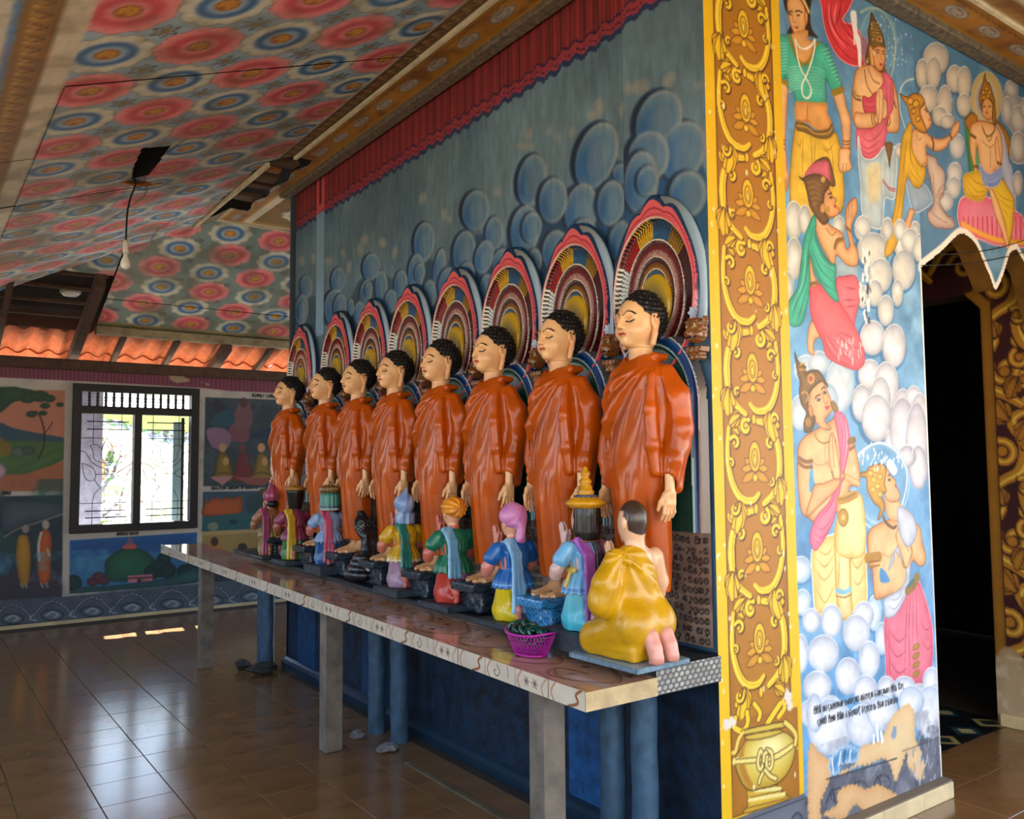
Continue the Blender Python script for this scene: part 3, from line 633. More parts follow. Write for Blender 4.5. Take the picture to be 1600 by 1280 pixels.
# ---- ceilings
def zW(x): return ZC-(XS-x)*SL
# west slope, painted with lotuses
Ls = (XS+0.75)/math.cos(math.radians(20)); y0c, y1c = 1.0, 10.2
cv = Canvas(y1c-y0c, Ls, 0.0125, '9db4c2'); CW = cv           # u = y - y0c, v = distance down the slope from the eaves band
cs = math.cos(math.radians(20))
cv.noise(0.10, 0.3, 21)
DEC = XS-0.44                                            # lotus field ends here
def lotus(x, y, r, kind, rr, k=1.0):
    a0 = rr.uniform(0, 1); n = 16
    pet = lambda R, amp, m: [(x+R*(1+amp*abs(math.sin(m*t/2)))*math.cos(t+a0), y+R*(1+amp*abs(math.sin(m*t/2)))*math.sin(t+a0)) for t in np.linspace(0, 2*math.pi, 40, endpoint=False)]
    if kind:
        cv.B(pet(r*0.93, 0.10, 9), 'ee8686', edge='f6b0a6', ew=0.014, line='b8585c', lw=0.004, smooth=False)
        cv.E(x, y, r*0.72, None, 'd0444c', edge='e87478', ew=0.03); cv.E(x, y, r*0.50, None, 'ec8e8c', edge='d4505a', ew=0.02); cv.E(x, y, r*0.36, None, 'f0b0a8', edge='e47a7c', ew=0.012)
    else:
        cv.B(pet(r*0.90, 0.12, 10), 'e0dcc8', edge='cac6a8', ew=0.02, line='7c8070', lw=0.004, smooth=False)
        cv.E(x, y, r*0.66, None, '2f5c94', edge='88a4bc', ew=0.022); cv.E(x, y, r*0.50, None, 'a4c0d4', edge='3a6a9c', ew=0.018); cv.E(x, y, r*0.34, None, 'cfd8d8', edge='a8c4d4', ew=0.01)
    cv.E(x, y, r*0.27, None, 'b8651c', edge='8a3c14', ew=0.012)
    for i in range(7):
        a = i*0.898+a0; q = r*0.155 if i else 0; cv.E(x+q*math.cos(a), y+q*math.sin(a), r*0.055, None, 'e6b84c', n=7)
def smallflower(x, y, r):
    cv.B([(x+r*(1 if k % 2 == 0 else 0.55)*math.cos(k*math.pi/6), y+r*(1 if k % 2 == 0 else 0.55)*math.sin(k*math.pi/6)) for k in range(12)], 'c4c8c0', edge='6a7880', ew=0.012, line='4a5458', lw=0.004); cv.E(x, y, r*0.30, None, 'b0843c', edge='40301c', ew=0.006)
rr = random.Random(4)
for i in range(-1, 5):
    for j in range(-6, 19):
        x = 0.615+0.355*i; y = 3.26+0.40*j-0.02*i
        v = (XS-x)/cs; u = y-y0c
        if 0 < u < cv.U+0.2: lotus(u, v, 0.195, (i+j) % 2 == 0, rr)
for i in range(-1, 5):
    for j in range(-6, 19):
        x = 0.615+0.355*(i+0.5); y = 3.26+0.40*(j+0.5)-0.02*i; smallflower(y-y0c, (XS-x)/cs, 0.062)
def band(x0, x1, c, edge=None):
    cv.B([(-1, (XS-x0)/cs), (cv.U+1, (XS-x0)/cs), (cv.U+1, (XS-x1)/cs), (-1, (XS-x1)/cs)], c, edge, 0.02, smooth=False)
band(2.105, 2.35, 'd9cdb2'); band(2.245, 2.125, '6e4a1e', '4c3014'); band(0.50, 0.40, 'dccdb0'); band(0.40, 0.27, 'a0702c', '7c5420'); band(0.27, 0.245, '5c86b0'); band(0.245, -0.9, 'd6cbb8')
for k in range(90):
    u = 0.1*k+0.05
    for xc, sg in ((2.185, 1), (0.335, -1)):
        v = (XS-xc)/cs; cv.S([(u-0.045, v+0.02), (u-0.02, v-0.03*sg), (u+0.015, v+0.005), (u+0.035, v+0.035), (u+0.05, v-0.02)], 'd2a85c', 0.007); cv.S([(u-0.03, v+0.03), (u+0.01, v-0.035), (u+0.03, v)], '4a2c10', 0.006)
yy = cv.u[None, :]+y0c; age = np.clip((yy-4.6)/2.2, 0, 1)*np.ones((cv.ny, 1))
cv.noise(0.62, 0.10, 22, tint='8f8474', sx=3.0, region=age*0.9); cv.noise(0.75, 0.22, 23, tint='7e6a50', sx=1.6, region=age)
cv.noise(0.35, 0.15, 24, tint='6b5638'); cv.noise(0.06, 0.02, 25)
# cracks
for s_ in ('4.0,1.05 4.6,1.15 5.3,1.0 6.0,1.15', '2.0,0.5 2.15,0.9 2.05,1.3', '5.0,0.3 5.1,0.9 5.05,1.5 5.2,1.8', '6.3,0.5 6.9,0.55 7.6,0.4'):
    cv.S(pts(s_), '2a1c12', 0.010, op=0.9)
hole = onp = None
def slopeW(px, py):
    d = pxray(px, py); t = (ZC-EYE-XS*SL)/(d[2]-d[0]*SL); return O3+d*t
hp = [slopeW(*p) for p in ((222, 232), (268, 228), (232, 274), (205, 280), (208, 262))]
hc = np.array([(p[1]-y0c, (XS-p[0])/cs) for p in hp]); hcen = hc.mean(0)
ceil = structure(empty('ceiling', (0, 0, 0))); tag(ceil, 'sloping boarded ceiling painted with red and blue lotuses')
def hipmask(U, V):
    x = XS-V*cs; y = U+y0c; d = XS-x
    return (y < YNS+d+0.005) & (y > YSS-d-0.005) & ~inpoly(U, V, hc) & ~((x > 2.06+0.03*np.sin(y*9)) & (y > 5.85) & (y < 7.45+0.1*np.sin(x*30)))
splits_u = [0, 1.02, 2.05, 2.98, 4.02, 5.0, 6.05, 6.95, 8.1, 9.3]; splits_v = [0, 0.92, 1.86, 3.4]
jr = random.Random(9)
for a in range(len(splits_u)-1):
    for b in range(3):
        ua, ub, va, vb = splits_u[a], splits_u[a+1], splits_v[b], splits_v[b+1]
        kp = lambda U, V: hipmask(U, V) & (U > ua+0.0012) & (U < ub) & (V > va+0.0012) & (V < vb)
        js, jt, jz = jr.uniform(-0.003, 0.003), jr.uniform(-0.003, 0.003), jr.uniform(0, 0.006)
        def dp(U, V):
            d = np.zeros(U.shape+(3,)); d[..., 2] = jz+js*(U-ua)+jt*(V-va)-0.012*np.exp(-((U-6.4)/0.6)**2)*np.sin(V*6); return d
        me = cv.mesh('ceiling_panel', (XS, y0c, ZC), (0, 1, 0), (-cs, 0, -math.sin(math.radians(20))), kp, dp)
        if len(me.polygons) > 4: obj('ceiling_panel', me, M_ceil, ceil)
# north slope
cv = Canvas(5.6, (10.0-YNS)/cs, 0.0155, '7d8f88'); NX = -0.3; cv.noise(0.12, 0.3, 31)
rr = random.Random(8)
for i in range(-1, 13):
    for j in range(0, 6):
        x = 1.02+0.47*i+(0.10 if j % 2 else 0); v = 0.20+0.36*j; lotus(x-NX, v, 0.20, (i+j) % 2 == 0, rr)
for i in range(-1, 13):
    for j in range(0, 6): smallflower(1.02+0.47*(i+0.5)-NX, 0.38+0.36*j, 0.04)
band_ = lambda v0, v1, c: cv.B([(-1, v0), (8, v0), (8, v1), (-1, v1)], c, smooth=False)
band_(-0.1, 0.035, 'cdbb96'); band_(2.10, 2.5, 'a09068')
cv.noise(0.5, 0.3, 32, tint='6f6c50'); cv.noise(0.35, 0.12, 33, tint='5c5640', sy=2)
def hipN(U, V):
    y = YNS+V*cs; x = U+NX; d = y-YNS
    return (x > XS-d-0.005) & (y < 9.88) & ~((x < 1.60) & (y > 8.85))
for ua, ub in ((0, 1.9), (1.9, 2.95), (2.95, 4.1), (4.1, 5.7)):
    for va, vb in ((0, 0.85), (0.85, 1.62), (1.62, 2.4)):
        me = cv.mesh('ceiling_panel', (NX, YNS, ZC), (1, 0, 0), (0, cs, -math.sin(math.radians(20))), lambda U, V: hipN(U, V) & (U > ua+0.004) & (U < ub-0.004) & (V > va+0.004) & (V < vb-0.004))
        if len(me.polygons) > 4: obj('ceiling_panel', me, M_ceil, ceil)
# lower edge beam of the north slope
MB().box((1.60, 9.74, ZC-(9.8-YNS)*SL-0.10), (5.2, 9.84, ZC-(9.8-YNS)*SL-0.01), 0.006).build('edge_beam', mat('beam_tan', '8a7a58', 0.7, 0.4, 10), ceil)
# flat eaves bands round the shrine, with ovals
def oval(x, y, rx, ry):
    cv.E(x, y, rx, ry, 'b8aa9a', edge='8f8378', ew=0.012, line='6a5a4c', lw=0.005); cv.E(x, y, rx*0.55, ry*0.5, '9a8f84', edge='c8bcae', ew=0.008, line='54463c', lw=0.006)
def flatband(U, W_, mk):
    global cv
    cv = Canvas(U, W_, 0.010, 'a87022'); cv.noise(0.6, 0.10, 41, tint='5e3012', sx=1.5); cv.noise(0.5, 0.05, 42, tint='b88430', sx=2)
    W_c = W_
    cv.B([(-1, 0), (U+1, 0), (U+1, 0.018), (-1, 0.018)], 'e0d4b8', smooth=False); cv.B([(-1, 0.018), (U+1, 0.018), (U+1, 0.04), (-1, 0.04)], 'c08c20', smooth=False)
    mk(); cv.B([(-1, W_-0.10), (U+1, W_-0.10), (U+1, W_-0.075), (-1, W_-0.075)], 'b47c1e', smooth=False); cv.B([(-1, W_-0.075), (U+1, W_-0.075), (U+1, W_+1), (-1, W_+1)], 'd8c8a8', smooth=False)
    for k in range(int(U/0.03)):
        a = k*0.03; cv.S([(a, 0.05+0.01*(k % 2)), (a+0.02, 0.06)], '6a3c14', 0.004, smooth=False)
flatband(YNS-0.9, XW-XS, lambda: [oval(0.2+0.325*k, 0.118, 0.10, 0.036) for k in range(24)])
t1 = structure(obj('trim_west', cv.mesh('trim_west', (XS, 0.9, ZC), (0, 1, 0), (1, 0, 0), lambda U, V: (U+0.9 > YSS-1 + 0) & (U+0.9 > YSS+V-0.005) & ~((U+0.9 > 5.85) & (U+0.9 < 7.35) & (V < 0.12+0.02*np.sin(U*14)))), M_ceil)); tag(t1, 'ochre eaves band with pale ovals above the statue wall')
flatband(6.2, YS-YSS, lambda: [oval(0.26+0.345*k, 0.118, 0.10, 0.036) for k in range(18)])
t2 = structure(obj('trim_south', cv.mesh('trim_south', (XS, YSS, ZC), (1, 0, 0), (0, 1, 0), lambda U, V: U > V-0.005), M_ceil)); tag(t2, 'ochre eaves band with pale ovals above the mural wall')
cv = Canvas(4.4, YNS-YW2, 0.014, '8a6420'); cv.noise(0.6, 0.15, 43, tint='5a2c14', sx=1.5); rr = random.Random(2)
for k in range(7): lotus(0.35+0.75*k, 0.55, 0.22, False, rr); cv.E(0.68+0.75*k, 0.52, 0.09, None, 'b8b0a0', edge='7c746a')
cv.B([(-1, 0.93), (9, 0.93), (9, 1.0), (-1, 1.0)], 'a87c24', smooth=False); cv.B([(-1, 1.0), (9, 1.0), (9, 1.1), (-1, 1.1)], 'd8c8a8', smooth=False)
t3 = structure(obj('trim_north', cv.mesh('trim_north', (XW, YW2, ZC), (1, 0, 0), (0, 1, 0)), M_ceil)); tag(t3, 'ochre eaves band with blue lotuses at the far end')
# mouldings against the walls and edge strips
Mm = mat('moulding', '6f6252', 0.75, 0.5, 30)
Mcr = mat('cream_strip', 'd6c8a6', 0.7, 0.25, 8)
structure(MB().box((XW-0.085, YS-0.085, ZC-0.035), (XW-0.001, YW2+0.05, ZC+0.01), 0.006).build('trim_moulding_west', Mm))
structure(MB().box((XW-0.001, YS-0.085, ZC-0.035), (8, YS-0.001, ZC+0.01), 0.006).build('trim_moulding_south', Mm))
structure(MB().box((XS-0.015, YSS, ZC-0.02), (XS+0.012, 5.86, ZC+0.015), 0.003).build('trim_strip_west', Mcr))
structure(MB().box((XS-0.20, 5.9, ZC-0.03-0.19*SL), (XS-0.175, YNS+0.1, ZC+0.005-0.19*SL), 0.003).build('trim_strip_broken', Mcr))
structure(MB().box((XS, YSS-0.012, ZC-0.02), (8, YSS+0.015, ZC+0.015), 0.003).build('trim_strip_south', Mcr))
structure(MB().box((XS-0.02, YNS-0.015, ZC-0.02), (6, YNS+0.012, ZC+0.015), 0.003).build('trim_strip_north', Mcr))
# south slope over the camera
cv = Canvas(9.5, 3.2, 0.02, 'a8793a'); cv.noise(0.6, 0.12, 51, tint='6b3c18')
cv.B([(-1, -0.1), (11, -0.1), (11, 0.02), (-1, 0.02)], 'd9cdb2', smooth=False); cv.B([(-1, 0.16), (11, 0.16), (11, 0.24), (-1, 0.24)], 'd9cdb2', smooth=False); rr = random.Random(3)
for i in range(24):
    for j in range(7): lotus(0.2+0.4*i, 0.45+0.378*j, 0.195, (i+j) % 2 == 0, rr)
me = cv.mesh('ceiling_panel', (-1.2, YSS, ZC), (1, 0, 0), (0, -cs, -math.sin(math.radians(20))), lambda U, V: (U-1.2 > XS-V*cs))
obj('ceiling_panel', me, M_ceil, ceil)

# ---- roof above: boards, rafters, clay tiles
Mr = mat('roof_boards', '2a1d14', 0.9, 0.4, 6)
def quadslab(P, th, name, m, par=None):
    P = [np.array(p, float) for p in P]; b = MB(); V = P+[p+np.array([0, 0, th]) for p in P]
    b.add(V, [(3, 2, 1, 0), (4, 5, 6, 7), (0, 1, 5, 4), (1, 2, 6, 5), (2, 3, 7, 6), (3, 0, 4, 7)]); return b.build(name, m, par)
up = 0.30
rf = structure(empty('roof', (0, 0, 0))); tag(rf, 'tiled hip roof over the gallery')
zt = ZC+up
quadslab([(-1.0, -1.33, zt-3.26*SL), (XS, YSS, zt), (XS, YNS, zt), (-1.0, YNS+3.26, zt-3.26*SL)], 0.05, 'roof_slope', Mr, rf)
quadslab([(-1.0, -1.33, zt-3.26*SL), (9, -1.33, zt-3.26*SL), (9, YSS, zt), (XS, YSS, zt)], 0.05, 'roof_slope', Mr, rf)
dN = 2.30
quadslab([(XS, YNS, zt), (9, YNS, zt), (9, YNS+dN, zt-dN*SL), (XS-dN, YNS+dN, zt-dN*SL)], 0.05, 'roof_slope', Mr, rf)
quadslab([(XS, YSS, zt), (9, YSS, zt), (9, YNS, zt), (XS, YNS, zt)], 0.05, 'roof_slope', Mr, rf)
# clay tiles over the window wall
tm = mat('clay_tile', 'c8683a', 0.8, 0.35, 7, 0.2, 40)
tl = MB(); n = 9; V = []
for k in range(2):
    for i in range(n):
        a = math.pi*2*i/(n-1); V.append((0.20*i/(n-1), k*0.30, 0.026*math.cos(a)))
V += [(x, y, z+0.014) for x, y, z in V]; F = []
for i in range(n-1): F += [(i, n+i, n+i+1, i+1), (2*n+i, 2*n+i+1, 3*n+i+1, 3*n+i), (i, i+1, 2*n+i+1, 2*n+i), (n+i, 3*n+i, 3*n+i+1, n+i+1)]
F += [(0, 2*n, 3*n, n), (n-1, 2*n-1, 4*n-1, 3*n-1)]
tl.add(V, F); tme = tl.mesh('roof_tile', smooth=False); tme.materials.append(tm)
quadslab([(-1.2, 8.55, 3.14-(8.55-9.94)*SL), (5.6, 8.55, 3.14-(8.55-9.94)*SL), (5.6, 10.25, 3.14-(10.25-9.94)*SL), (-1.2, 10.25, 3.14-(10.25-9.94)*SL)], 0.03, 'roof_boards', Mr, rf)
for r in range(0, 5):
    for c in range(32 if r >= 0 else 16):
        y = 9.94+0.245*r; x = -1.1+0.195*c
        o = bpy.data.objects.new('clay_tile', tme); COL.objects.link(o); o.parent = rf
        o.location = (x, y, 3.07-(y-9.94)*SL*1.02-0.015+0.012*(r % 2)+random.uniform(-0.004, 0.004)); o.rotation_euler = (-math.radians(19), random.uniform(-.02, .02), random.uniform(-.02, .02))
# wall plate and rafters over the window wall
MB().box((-1.2, YN-0.05, 2.64), (5.5, YN-0.002, 2.75), 0.006).build('wall_plate', M_wood2, rf)
MB().box((-1.2, YN+0.001, 2.72), (5.5, YN+0.12, 2.76)).build('wall_plate', M_wood2, rf)
for x in (0.05, 0.72, 1.42, 1.86, 2.42, 2.95, 3.5, 4.1, 4.7):
    big = x in (1.42, 0.05, 2.95)
    wd = 0.09 if big else 0.05; d = 0.12 if big else 0.07
    b = MB(); y0, y1 = (8.75 if x < 1.5 else 9.80), 11.15; z0, z1 = 3.05-(y0-9.94)*SL-0.03, 3.05-(y1-9.94)*SL-0.03
    b.add([(x, y0, z0-d), (x+wd, y0, z0-d), (x+wd, y1, z1-d), (x, y1, z1-d), (x, y0, z0), (x+wd, y0, z0), (x+wd, y1, z1), (x, y1, z1)], [(0, 3, 2, 1), (4, 5, 6, 7), (0, 1, 5, 4), (1, 2, 6, 5), (2, 3, 7, 6), (3, 0, 4, 7)])
    b.build('rafter', M_wood2, rf)
for r in range(5):
    MB().box((-1.2, 8.9+0.26*r, 3.07-(8.9+0.26*r-9.94)*SL-0.0), (1.56, 8.94+0.26*r, 3.10-(8.9+0.26*r-9.94)*SL)).build('batten', M_wood2, rf)
# exposed boards where the eaves band has fallen away
for i, (y, x0, x1, dy, m_) in enumerate(((6.02, 2.0, 2.44, 0.13, M_wood), (6.24, 2.02, 2.40, 0.07, mat('board_orange', '9a5a24', 0.6, 0.3, 10)), (6.45, 2.03, 2.36, 0.14, M_wood), (6.72, 1.99, 2.42, 0.10, M_wood2), (7.0, 2.0, 2.42, 0.15, M_wood))):
    o = MB().box((x0, y, 0), (x1, y+dy, 0.035), 0.004).build('board', m_, ceil); o.location = (0, 0, ZC+0.02); o.rotation_euler = (0, 0, math.radians(random.uniform(-1.5, 1.5)))

# ---- unseen wall and piers added to cut the west light, with wide openings
WO = -1.0; mo = mat('lime_plaster')
for lo, hi in (((WO-0.2, -1.4, 0), (WO, YN, 1.0)), ((WO-0.2, -1.4, 2.35), (WO, YN, 2.66))): structure(MB().box(lo, hi).build('light_blocker_west', mo))
for y0_, y1_ in ((-1.4, -0.6), (0.9, 1.9), (3.2, 4.3), (5.4, 6.6), (7.7, YN)): structure(MB().box((WO-0.2, y0_, 1.0), (WO, y1_, 2.35)).build('light_blocker_pier', mo))

for lo, hi in (((-3, -2.15, 0), (9, -1.98, 0.85)), ((-3, -2.15, 2.30), (9, -1.98, 3.2))): structure(MB().box(lo, hi).build('light_blocker_south', mo))  # unseen low wall and upper band, added to block south light on the mural
# ================================================================== MURAL WALL (faces south) with the gilded pilaster
cv = Canvas(4.137-XW, ZC, 0.0048, '6aa3d0'); MX = XW
w2 = lambda q: (lambda r: (r[0]-MX, r[2]))(onY(q[0], q[1], YS))
cv.noise(0.10, 0.5, 61); cv.noise(0.8, 0.22, 62, tint='94c4e4'); cv.noise(0.55, 0.12, 63, tint='3f78a8'); cv.noise(0.5, 0.3, 64, tint='3d7cb4', sy=2)
vv = cv.v[:, None]; uu = cv.u[None, :]
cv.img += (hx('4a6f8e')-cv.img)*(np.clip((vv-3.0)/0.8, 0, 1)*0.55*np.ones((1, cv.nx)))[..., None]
def lighten(h, k): return ''.join('%02x' % int(round(255*(v+(1-v)*k))) for v in hx(h))
def bp(L, op=1.0, c='d6d4d2', e='8e99a6', hl='f1eee8'):
    c, e, hl = lighten(c, 0.05), lighten(e, 0.0), lighten(hl, 0.1)
    for q in L:
        x, y, rx, ry = q[:4]; r = q[4] if len(q) > 4 else 0
        cv.E(x, y, rx, ry, c, edge=e, ew=0.026, rot=r, op=op, light=(hl, -0.15, -0.1, 0.7))
        cv.E(x, y, rx*0.97, ry*0.97, hl, edge=hl, op=0.0)
        a = np.linspace(3.3, 6.1, 12); rr_ = math.radians(r); X_ = rx*np.cos(a)*0.98; Y_ = ry*np.sin(a)*0.98
        cv.S(np.c_[x+X_*math.cos(rr_)-Y_*math.sin(rr_), y+X_*math.sin(rr_)+Y_*math.cos(rr_)], 'f8f8f6', 0.006, taper=0.7, op=0.75)
def bg(L, c='2a6ca4'):
    for q in L: cv.E(q[0]-q[2]*0.1, q[1]+q[3]*0.08, q[2]*1.16, q[3]*1.10, c, edge=c, op=0.8)
skin, ske, skl = 'efbd86', 'c67c40', '8a4a20'
def B(s, c, e=None, ew=0.02, l=None, lw=0.004, **k): cv.B(pts(s), c, e, ew, l, lw, **k)
def Sx(s, c, w_=0.006, **k): cv.S(pts(s), c, w_, **k)
def folds(s_list, c='a03040', w_=0.006, op=0.6):
    for s in s_list: Sx(s, c, w_, taper=0.8, op=op)
# ---- clouds of the right-hand column, lower sky
crop(cv, 1330, 330, 3.282, w2)
L = [(60, 90, 45, 65), (240, 100, 30, 60), (185, 110, 38, 80), (355, 180, 50, 80), (325, 105, 34, 55), (110, 200, 80, 90), (150, 330, 62, 90), (248, 170, 32, 60), (270, 300, 60, 105), (238, 420, 30, 70), (120, 420, 42, 70), (178, 510, 42, 80), (60, 440, 30, 60)]
bg(L); bp(L, c='cdcfd0', e='8b97a2', hl='ece6d6')
L = [(110, 650, 65, 90), (220, 690, 62, 112), (95, 840, 60, 80), (180, 900, 65, 130), (55, 985, 52, 98), (150, 950, 52, 105), (130, 1060, 78, 125), (265, 1000, 45, 90), (320, 950, 40, 55), (350, 1060, 48, 130), (300, 1160, 70, 100), (230, 1180, 60, 70)]
bg(L); bp(L, c='cfccd2', e='8d8fa2', hl='f3efec')
crop(cv, 1235, 540, 4.0, w2)
L = [(100, 150, 80, 90), (60, 420, 60, 110), (180, 110, 70, 75), (310, 250, 90, 170), (200, 330, 100, 110)]
bp(L, c='b8cad8', e='8aa8c2', hl='dfe6ea'); bp([(700, 520, 80, 200), (790, 600, 70, 250), (800, 760, 60, 140), (730, 690, 55, 70)], c='bfbcc8', e='85849a', hl='e4e0e2')
cv.E(570, 860, 175, 260, '6aa3ce', edge='d4dfe4', ew=0.010, op=0.85)
Sx('372,880 390,740 460,650 555,610 650,650 720,760 725,880 690,1020', 'dfe8ea', 0.010)
Sx('385,900 420,1050 500,1140', 'cfe0e6', 0.008)
# ---- billows under the standing figures
crop(cv, 1235, 820, 4.267, w2)
L = [(70, 300, 70, 90), (80, 520, 60, 90), (560, 590, 50, 120), (610, 760, 45, 110)]
bg(L, '3f80b4'); bp(L, c='c0d2de', e='84a6c2', hl='e6eef0')
crop(cv, 1110, 0, 3.765, w2)
# ---- leftmost: woman in a green blouse
crop(cv, 1210, 0, 5.12, w2)
B('88,-40 82,60 108,120 128,200 100,270 150,300 250,285 320,300 352,300 300,230 285,100 285,-40', '1d1612', '3a2c20', 0.01)
B('470,735 545,725 575,850 608,950 608,1100 602,1300 540,1320 545,1100 528,950 498,850', skin, ske, 0.012, skl, 0.003)
B('30,640 105,690 105,800 95,980 88,1120 84,1250 30,1300', skin, ske, 0.012, skl, 0.003)
B('104,10 150,-30 210,0 248,80 262,130 240,250 215,284 182,288 150,250 124,185 110,120', 'e8ae70', 'c27a38', 0.010, skl, 0.003)
B('150,262 262,240 270,310 310,335 300,430 270,500 240,520 190,480 160,400 130,300', 'e6a866', 'c07830', 0.012)
B('232,-20 262,40 285,100 270,104 250,60 215,-10', 'd8b060')
B('240,110 258,95 268,130 262,190 250,195', 'e0a060', 'b06c30', 0.006, skl, 0.003)
Sx('112,105 125,90 145,95', '2c1a10', 0.006); Sx('168,92 195,86 222,100', '2c1a10', 0.006); cv.E(128, 115, 11, 6, '30201a'); cv.E(192, 122, 13, 6, '30201a'); Sx('150,120 146,165 158,180 172,178', 'b87038', 0.004)
B('158,215 175,212 195,218 178,232', 'b8483c'); 
B('42,310 100,285 130,275 165,410 235,520 300,450 335,345 370,335 430,385 480,520 545,695 540,735 475,750 440,690 412,640 408,830 300,838 180,815 150,740 100,690 95,620 42,625', '45bfa2', '249078', 0.02, '1c6c58', 0.004)
for i in range(9): Sx('%d,%d %d,%d %d,%d' % (115, 545+i*24, 180, 530+i*22, 225, 555+i*20), 'b8ead8', 0.006, op=0.55); Sx('%d,%d %d,%d %d,%d' % (280, 540+i*26, 340, 545+i*25, 400, 575+i*26), 'a8e4d0', 0.006, op=0.45)
for i in range(10): Sx('%d,%d %d,%d' % (385+i*13, 400+i*30, 440+i*10, 385+i*30), 'c0ecdc', 0.006, op=0.5); Sx('%d,%d %d,%d' % (45, 350+i*26, 100, 345+i*26), 'a8e4d0', 0.006, op=0.5)
Sx('112,290 150,400 190,480 235,515 290,470 325,370 355,345', '8c8024', 0.016); Sx('180,825 300,838 408,830', 'b89a2c', 0.018); Sx('470,745 545,715', '9a7c20', 0.030); Sx('40,640 100,668', '9a7c20', 0.024)
Sx('168,318 195,370 240,392 300,360 320,315', 'f2ecdc', 0.010); Sx('166,320 186,460 215,560 245,610 290,700 288,760 262,785 228,762 222,680 262,590 300,480 322,380 325,320', 'f0ead4', 0.010)
B('178,822 405,836 425,900 458,985 420,1040 330,1035 262,985 180,985', 'eaa95e', 'c8803c', 0.02); Sx('268,835 262,900 262,975', 'b4703c', 0.006); Sx('230,970 260,960 300,985', 'b4703c', 0.005)
B('165,1010 260,1010 330,1060 425,1085 490,1060 520,1150 540,1260 530,1700 150,1700', 'eec238', 'c08a1c', 0.02, '7a5210', 0.004)
B('172,975 230,985 280,1010 330,1045 430,1030 462,985 470,1060 445,1100 400,1112 330,1100 240,1060 178,1040', '8a6420', '5a3c10', 0.008); Sx('180,1005 260,1020 330,1070 430,1065 465,1020', 'c89a40', 0.006)
folds(['230,1080 225,1280 232,1500', '330,1120 320,1250 330,1500', '165,1110 200,1170 215,1120', '370,1130 430,1200 480,1140', '380,1180 440,1230', '290,1060 300,1300 285,1560', '440,1120 470,1300 460,1560'], 'a8741c', 0.008)
for y in (1125, 1150, 1180): Sx('545,%d 575,%d 605,%d' % (y, y+8, y+2), '8a5c1c', 0.008)
for y in (1120, 1150): Sx('50,%d 84,%d' % (y, y+4), '8a5c1c', 0.008)
# hand of the woman holding a fan
crop(cv, 1215, 230, 3.556, w2)
B('20,20 45,20 55,130 62,160 55,235 45,240 40,190 30,150', skin, ske, 0.01, skl, 0.003); Sx('48,170 52,225', skl, 0.004)
B('345,10 400,10 402,70 412,110 395,132 355,140 338,110 340,60', skin, ske, 0.008, skl, 0.003); Sx('365,90 362,132', skl, 0.004); Sx('382,90 380,130', skl, 0.004)
# ---- red billowing cloth and the crowned woman in pink
crop(cv, 1210, 0, 5.12, w2)
B('384,-30 380,60 395,180 420,280 470,390 530,470 600,515 670,528 735,515 748,420 745,330 690,270 640,200 570,185 545,150 600,60 612,-30', 'e8404a', 'c8202c', 0.03, 'f08890', 0.008)
folds(['420,-20 415,120 450,260 530,390 620,470 730,500', '470,-20 450,100 490,240 560,330 700,420', '540,-20 520,100 500,190', '540,200 620,300 740,400', '560,150 600,210 680,290'], 'a80c1c', 0.012, 0.7); folds(['440,20 440,160 490,280 590,400', '500,20 480,120 480,190', '590,300 700,380'], 'ff9aa0', 0.012, 0.6)
cv.E(830, 330, 150, 270, '6d9cba', edge='bccbc4', ew=0.008, op=0.55); Sx('690,100 760,66 850,80 930,180 968,330 960,480 930,640', 'b8c4a0', 0.014, op=0.7)
B('775,100 800,140 850,240 872,300 885,380 880,540 860,580 740,510 735,430 755,330 748,250 765,180', '7d5a24', '4c3210', 0.015, '3a2408', 0.004)
for i in range(6): Sx('%d,%d %d,%d' % (770+i*2, 180+i*26, 835+i*6, 190+i*26), 'b08c40', 0.005, op=0.7)
cv.E(840, 310, 26, 30, 'b8903c', line='4a3008'); cv.E(840, 310, 11, 14, '8a3c1c')
B('790,400 830,370 885,385 888,440 880,510 860,560 830,562 800,520 785,460', 'e8a468', 'c07438', 0.008, skl, 0.003)
B('758,380 775,370 788,420 800,500 790,560 772,520', 'dea060', 'b06c30', 0.006, skl, 0.003); cv.E(745, 485, 17, 28, '9a7428', line='4a3008'); cv.E(885, 570, 14, 26, '7c5c20')
Sx('812,405 830,398 845,408', '2c1a10', 0.005); Sx('862,412 880,408', '2c1a10', 0.005); cv.E(828, 420, 9, 5, '30201a'); cv.E(872, 430, 8, 5, '30201a'); Sx('850,420 852,470 865,480', 'b46c34', 0.004); B('840,510 855,507 868,515 852,528', 'c02c34')
B('655,560 700,530 770,520 800,540 850,580 900,590 950,650 985,780 1000,960 990,1050 920,1060 700,1030 650,1010 625,940 620,800 630,680', skin, ske, 0.018, skl, 0.004)
B('860,590 890,580 940,640 955,760 950,860 915,950 890,1100 870,1200 800,1262 720,1270 665,1200 655,1100 665,1030 780,1030 850,960 900,930 890,800 820,760 870,660', 'e87484', 'd04a60', 0.02, 'b03048', 0.004)
B('705,775 760,785 815,740 830,900 780,905 720,895', 'e05a6c', 'c02c44', 0.015, 'a02038', 0.004)
folds(['690,1080 760,1130 850,1060 890,960', '675,1130 750,1190 850,1120', '680,1180 750,1230 840,1190', '890,640 900,760 900,900', '920,660 930,760 925,880', '715,800 770,815 820,790', '720,850 780,860 825,840'], 'b42c44', 0.008)
Sx('720,560 740,680 790,760', '8a5c1c', 0.008); Sx('750,550 790,640 840,670', '8a5c1c', 0.007)
B('812,780 830,720 850,705 868,730 872,840 860,960 835,990 815,900', 'f0c08c', 'c88448', 0.006, skl, 0.003); Sx('842,730 840,850 838,960', skl, 0.003)
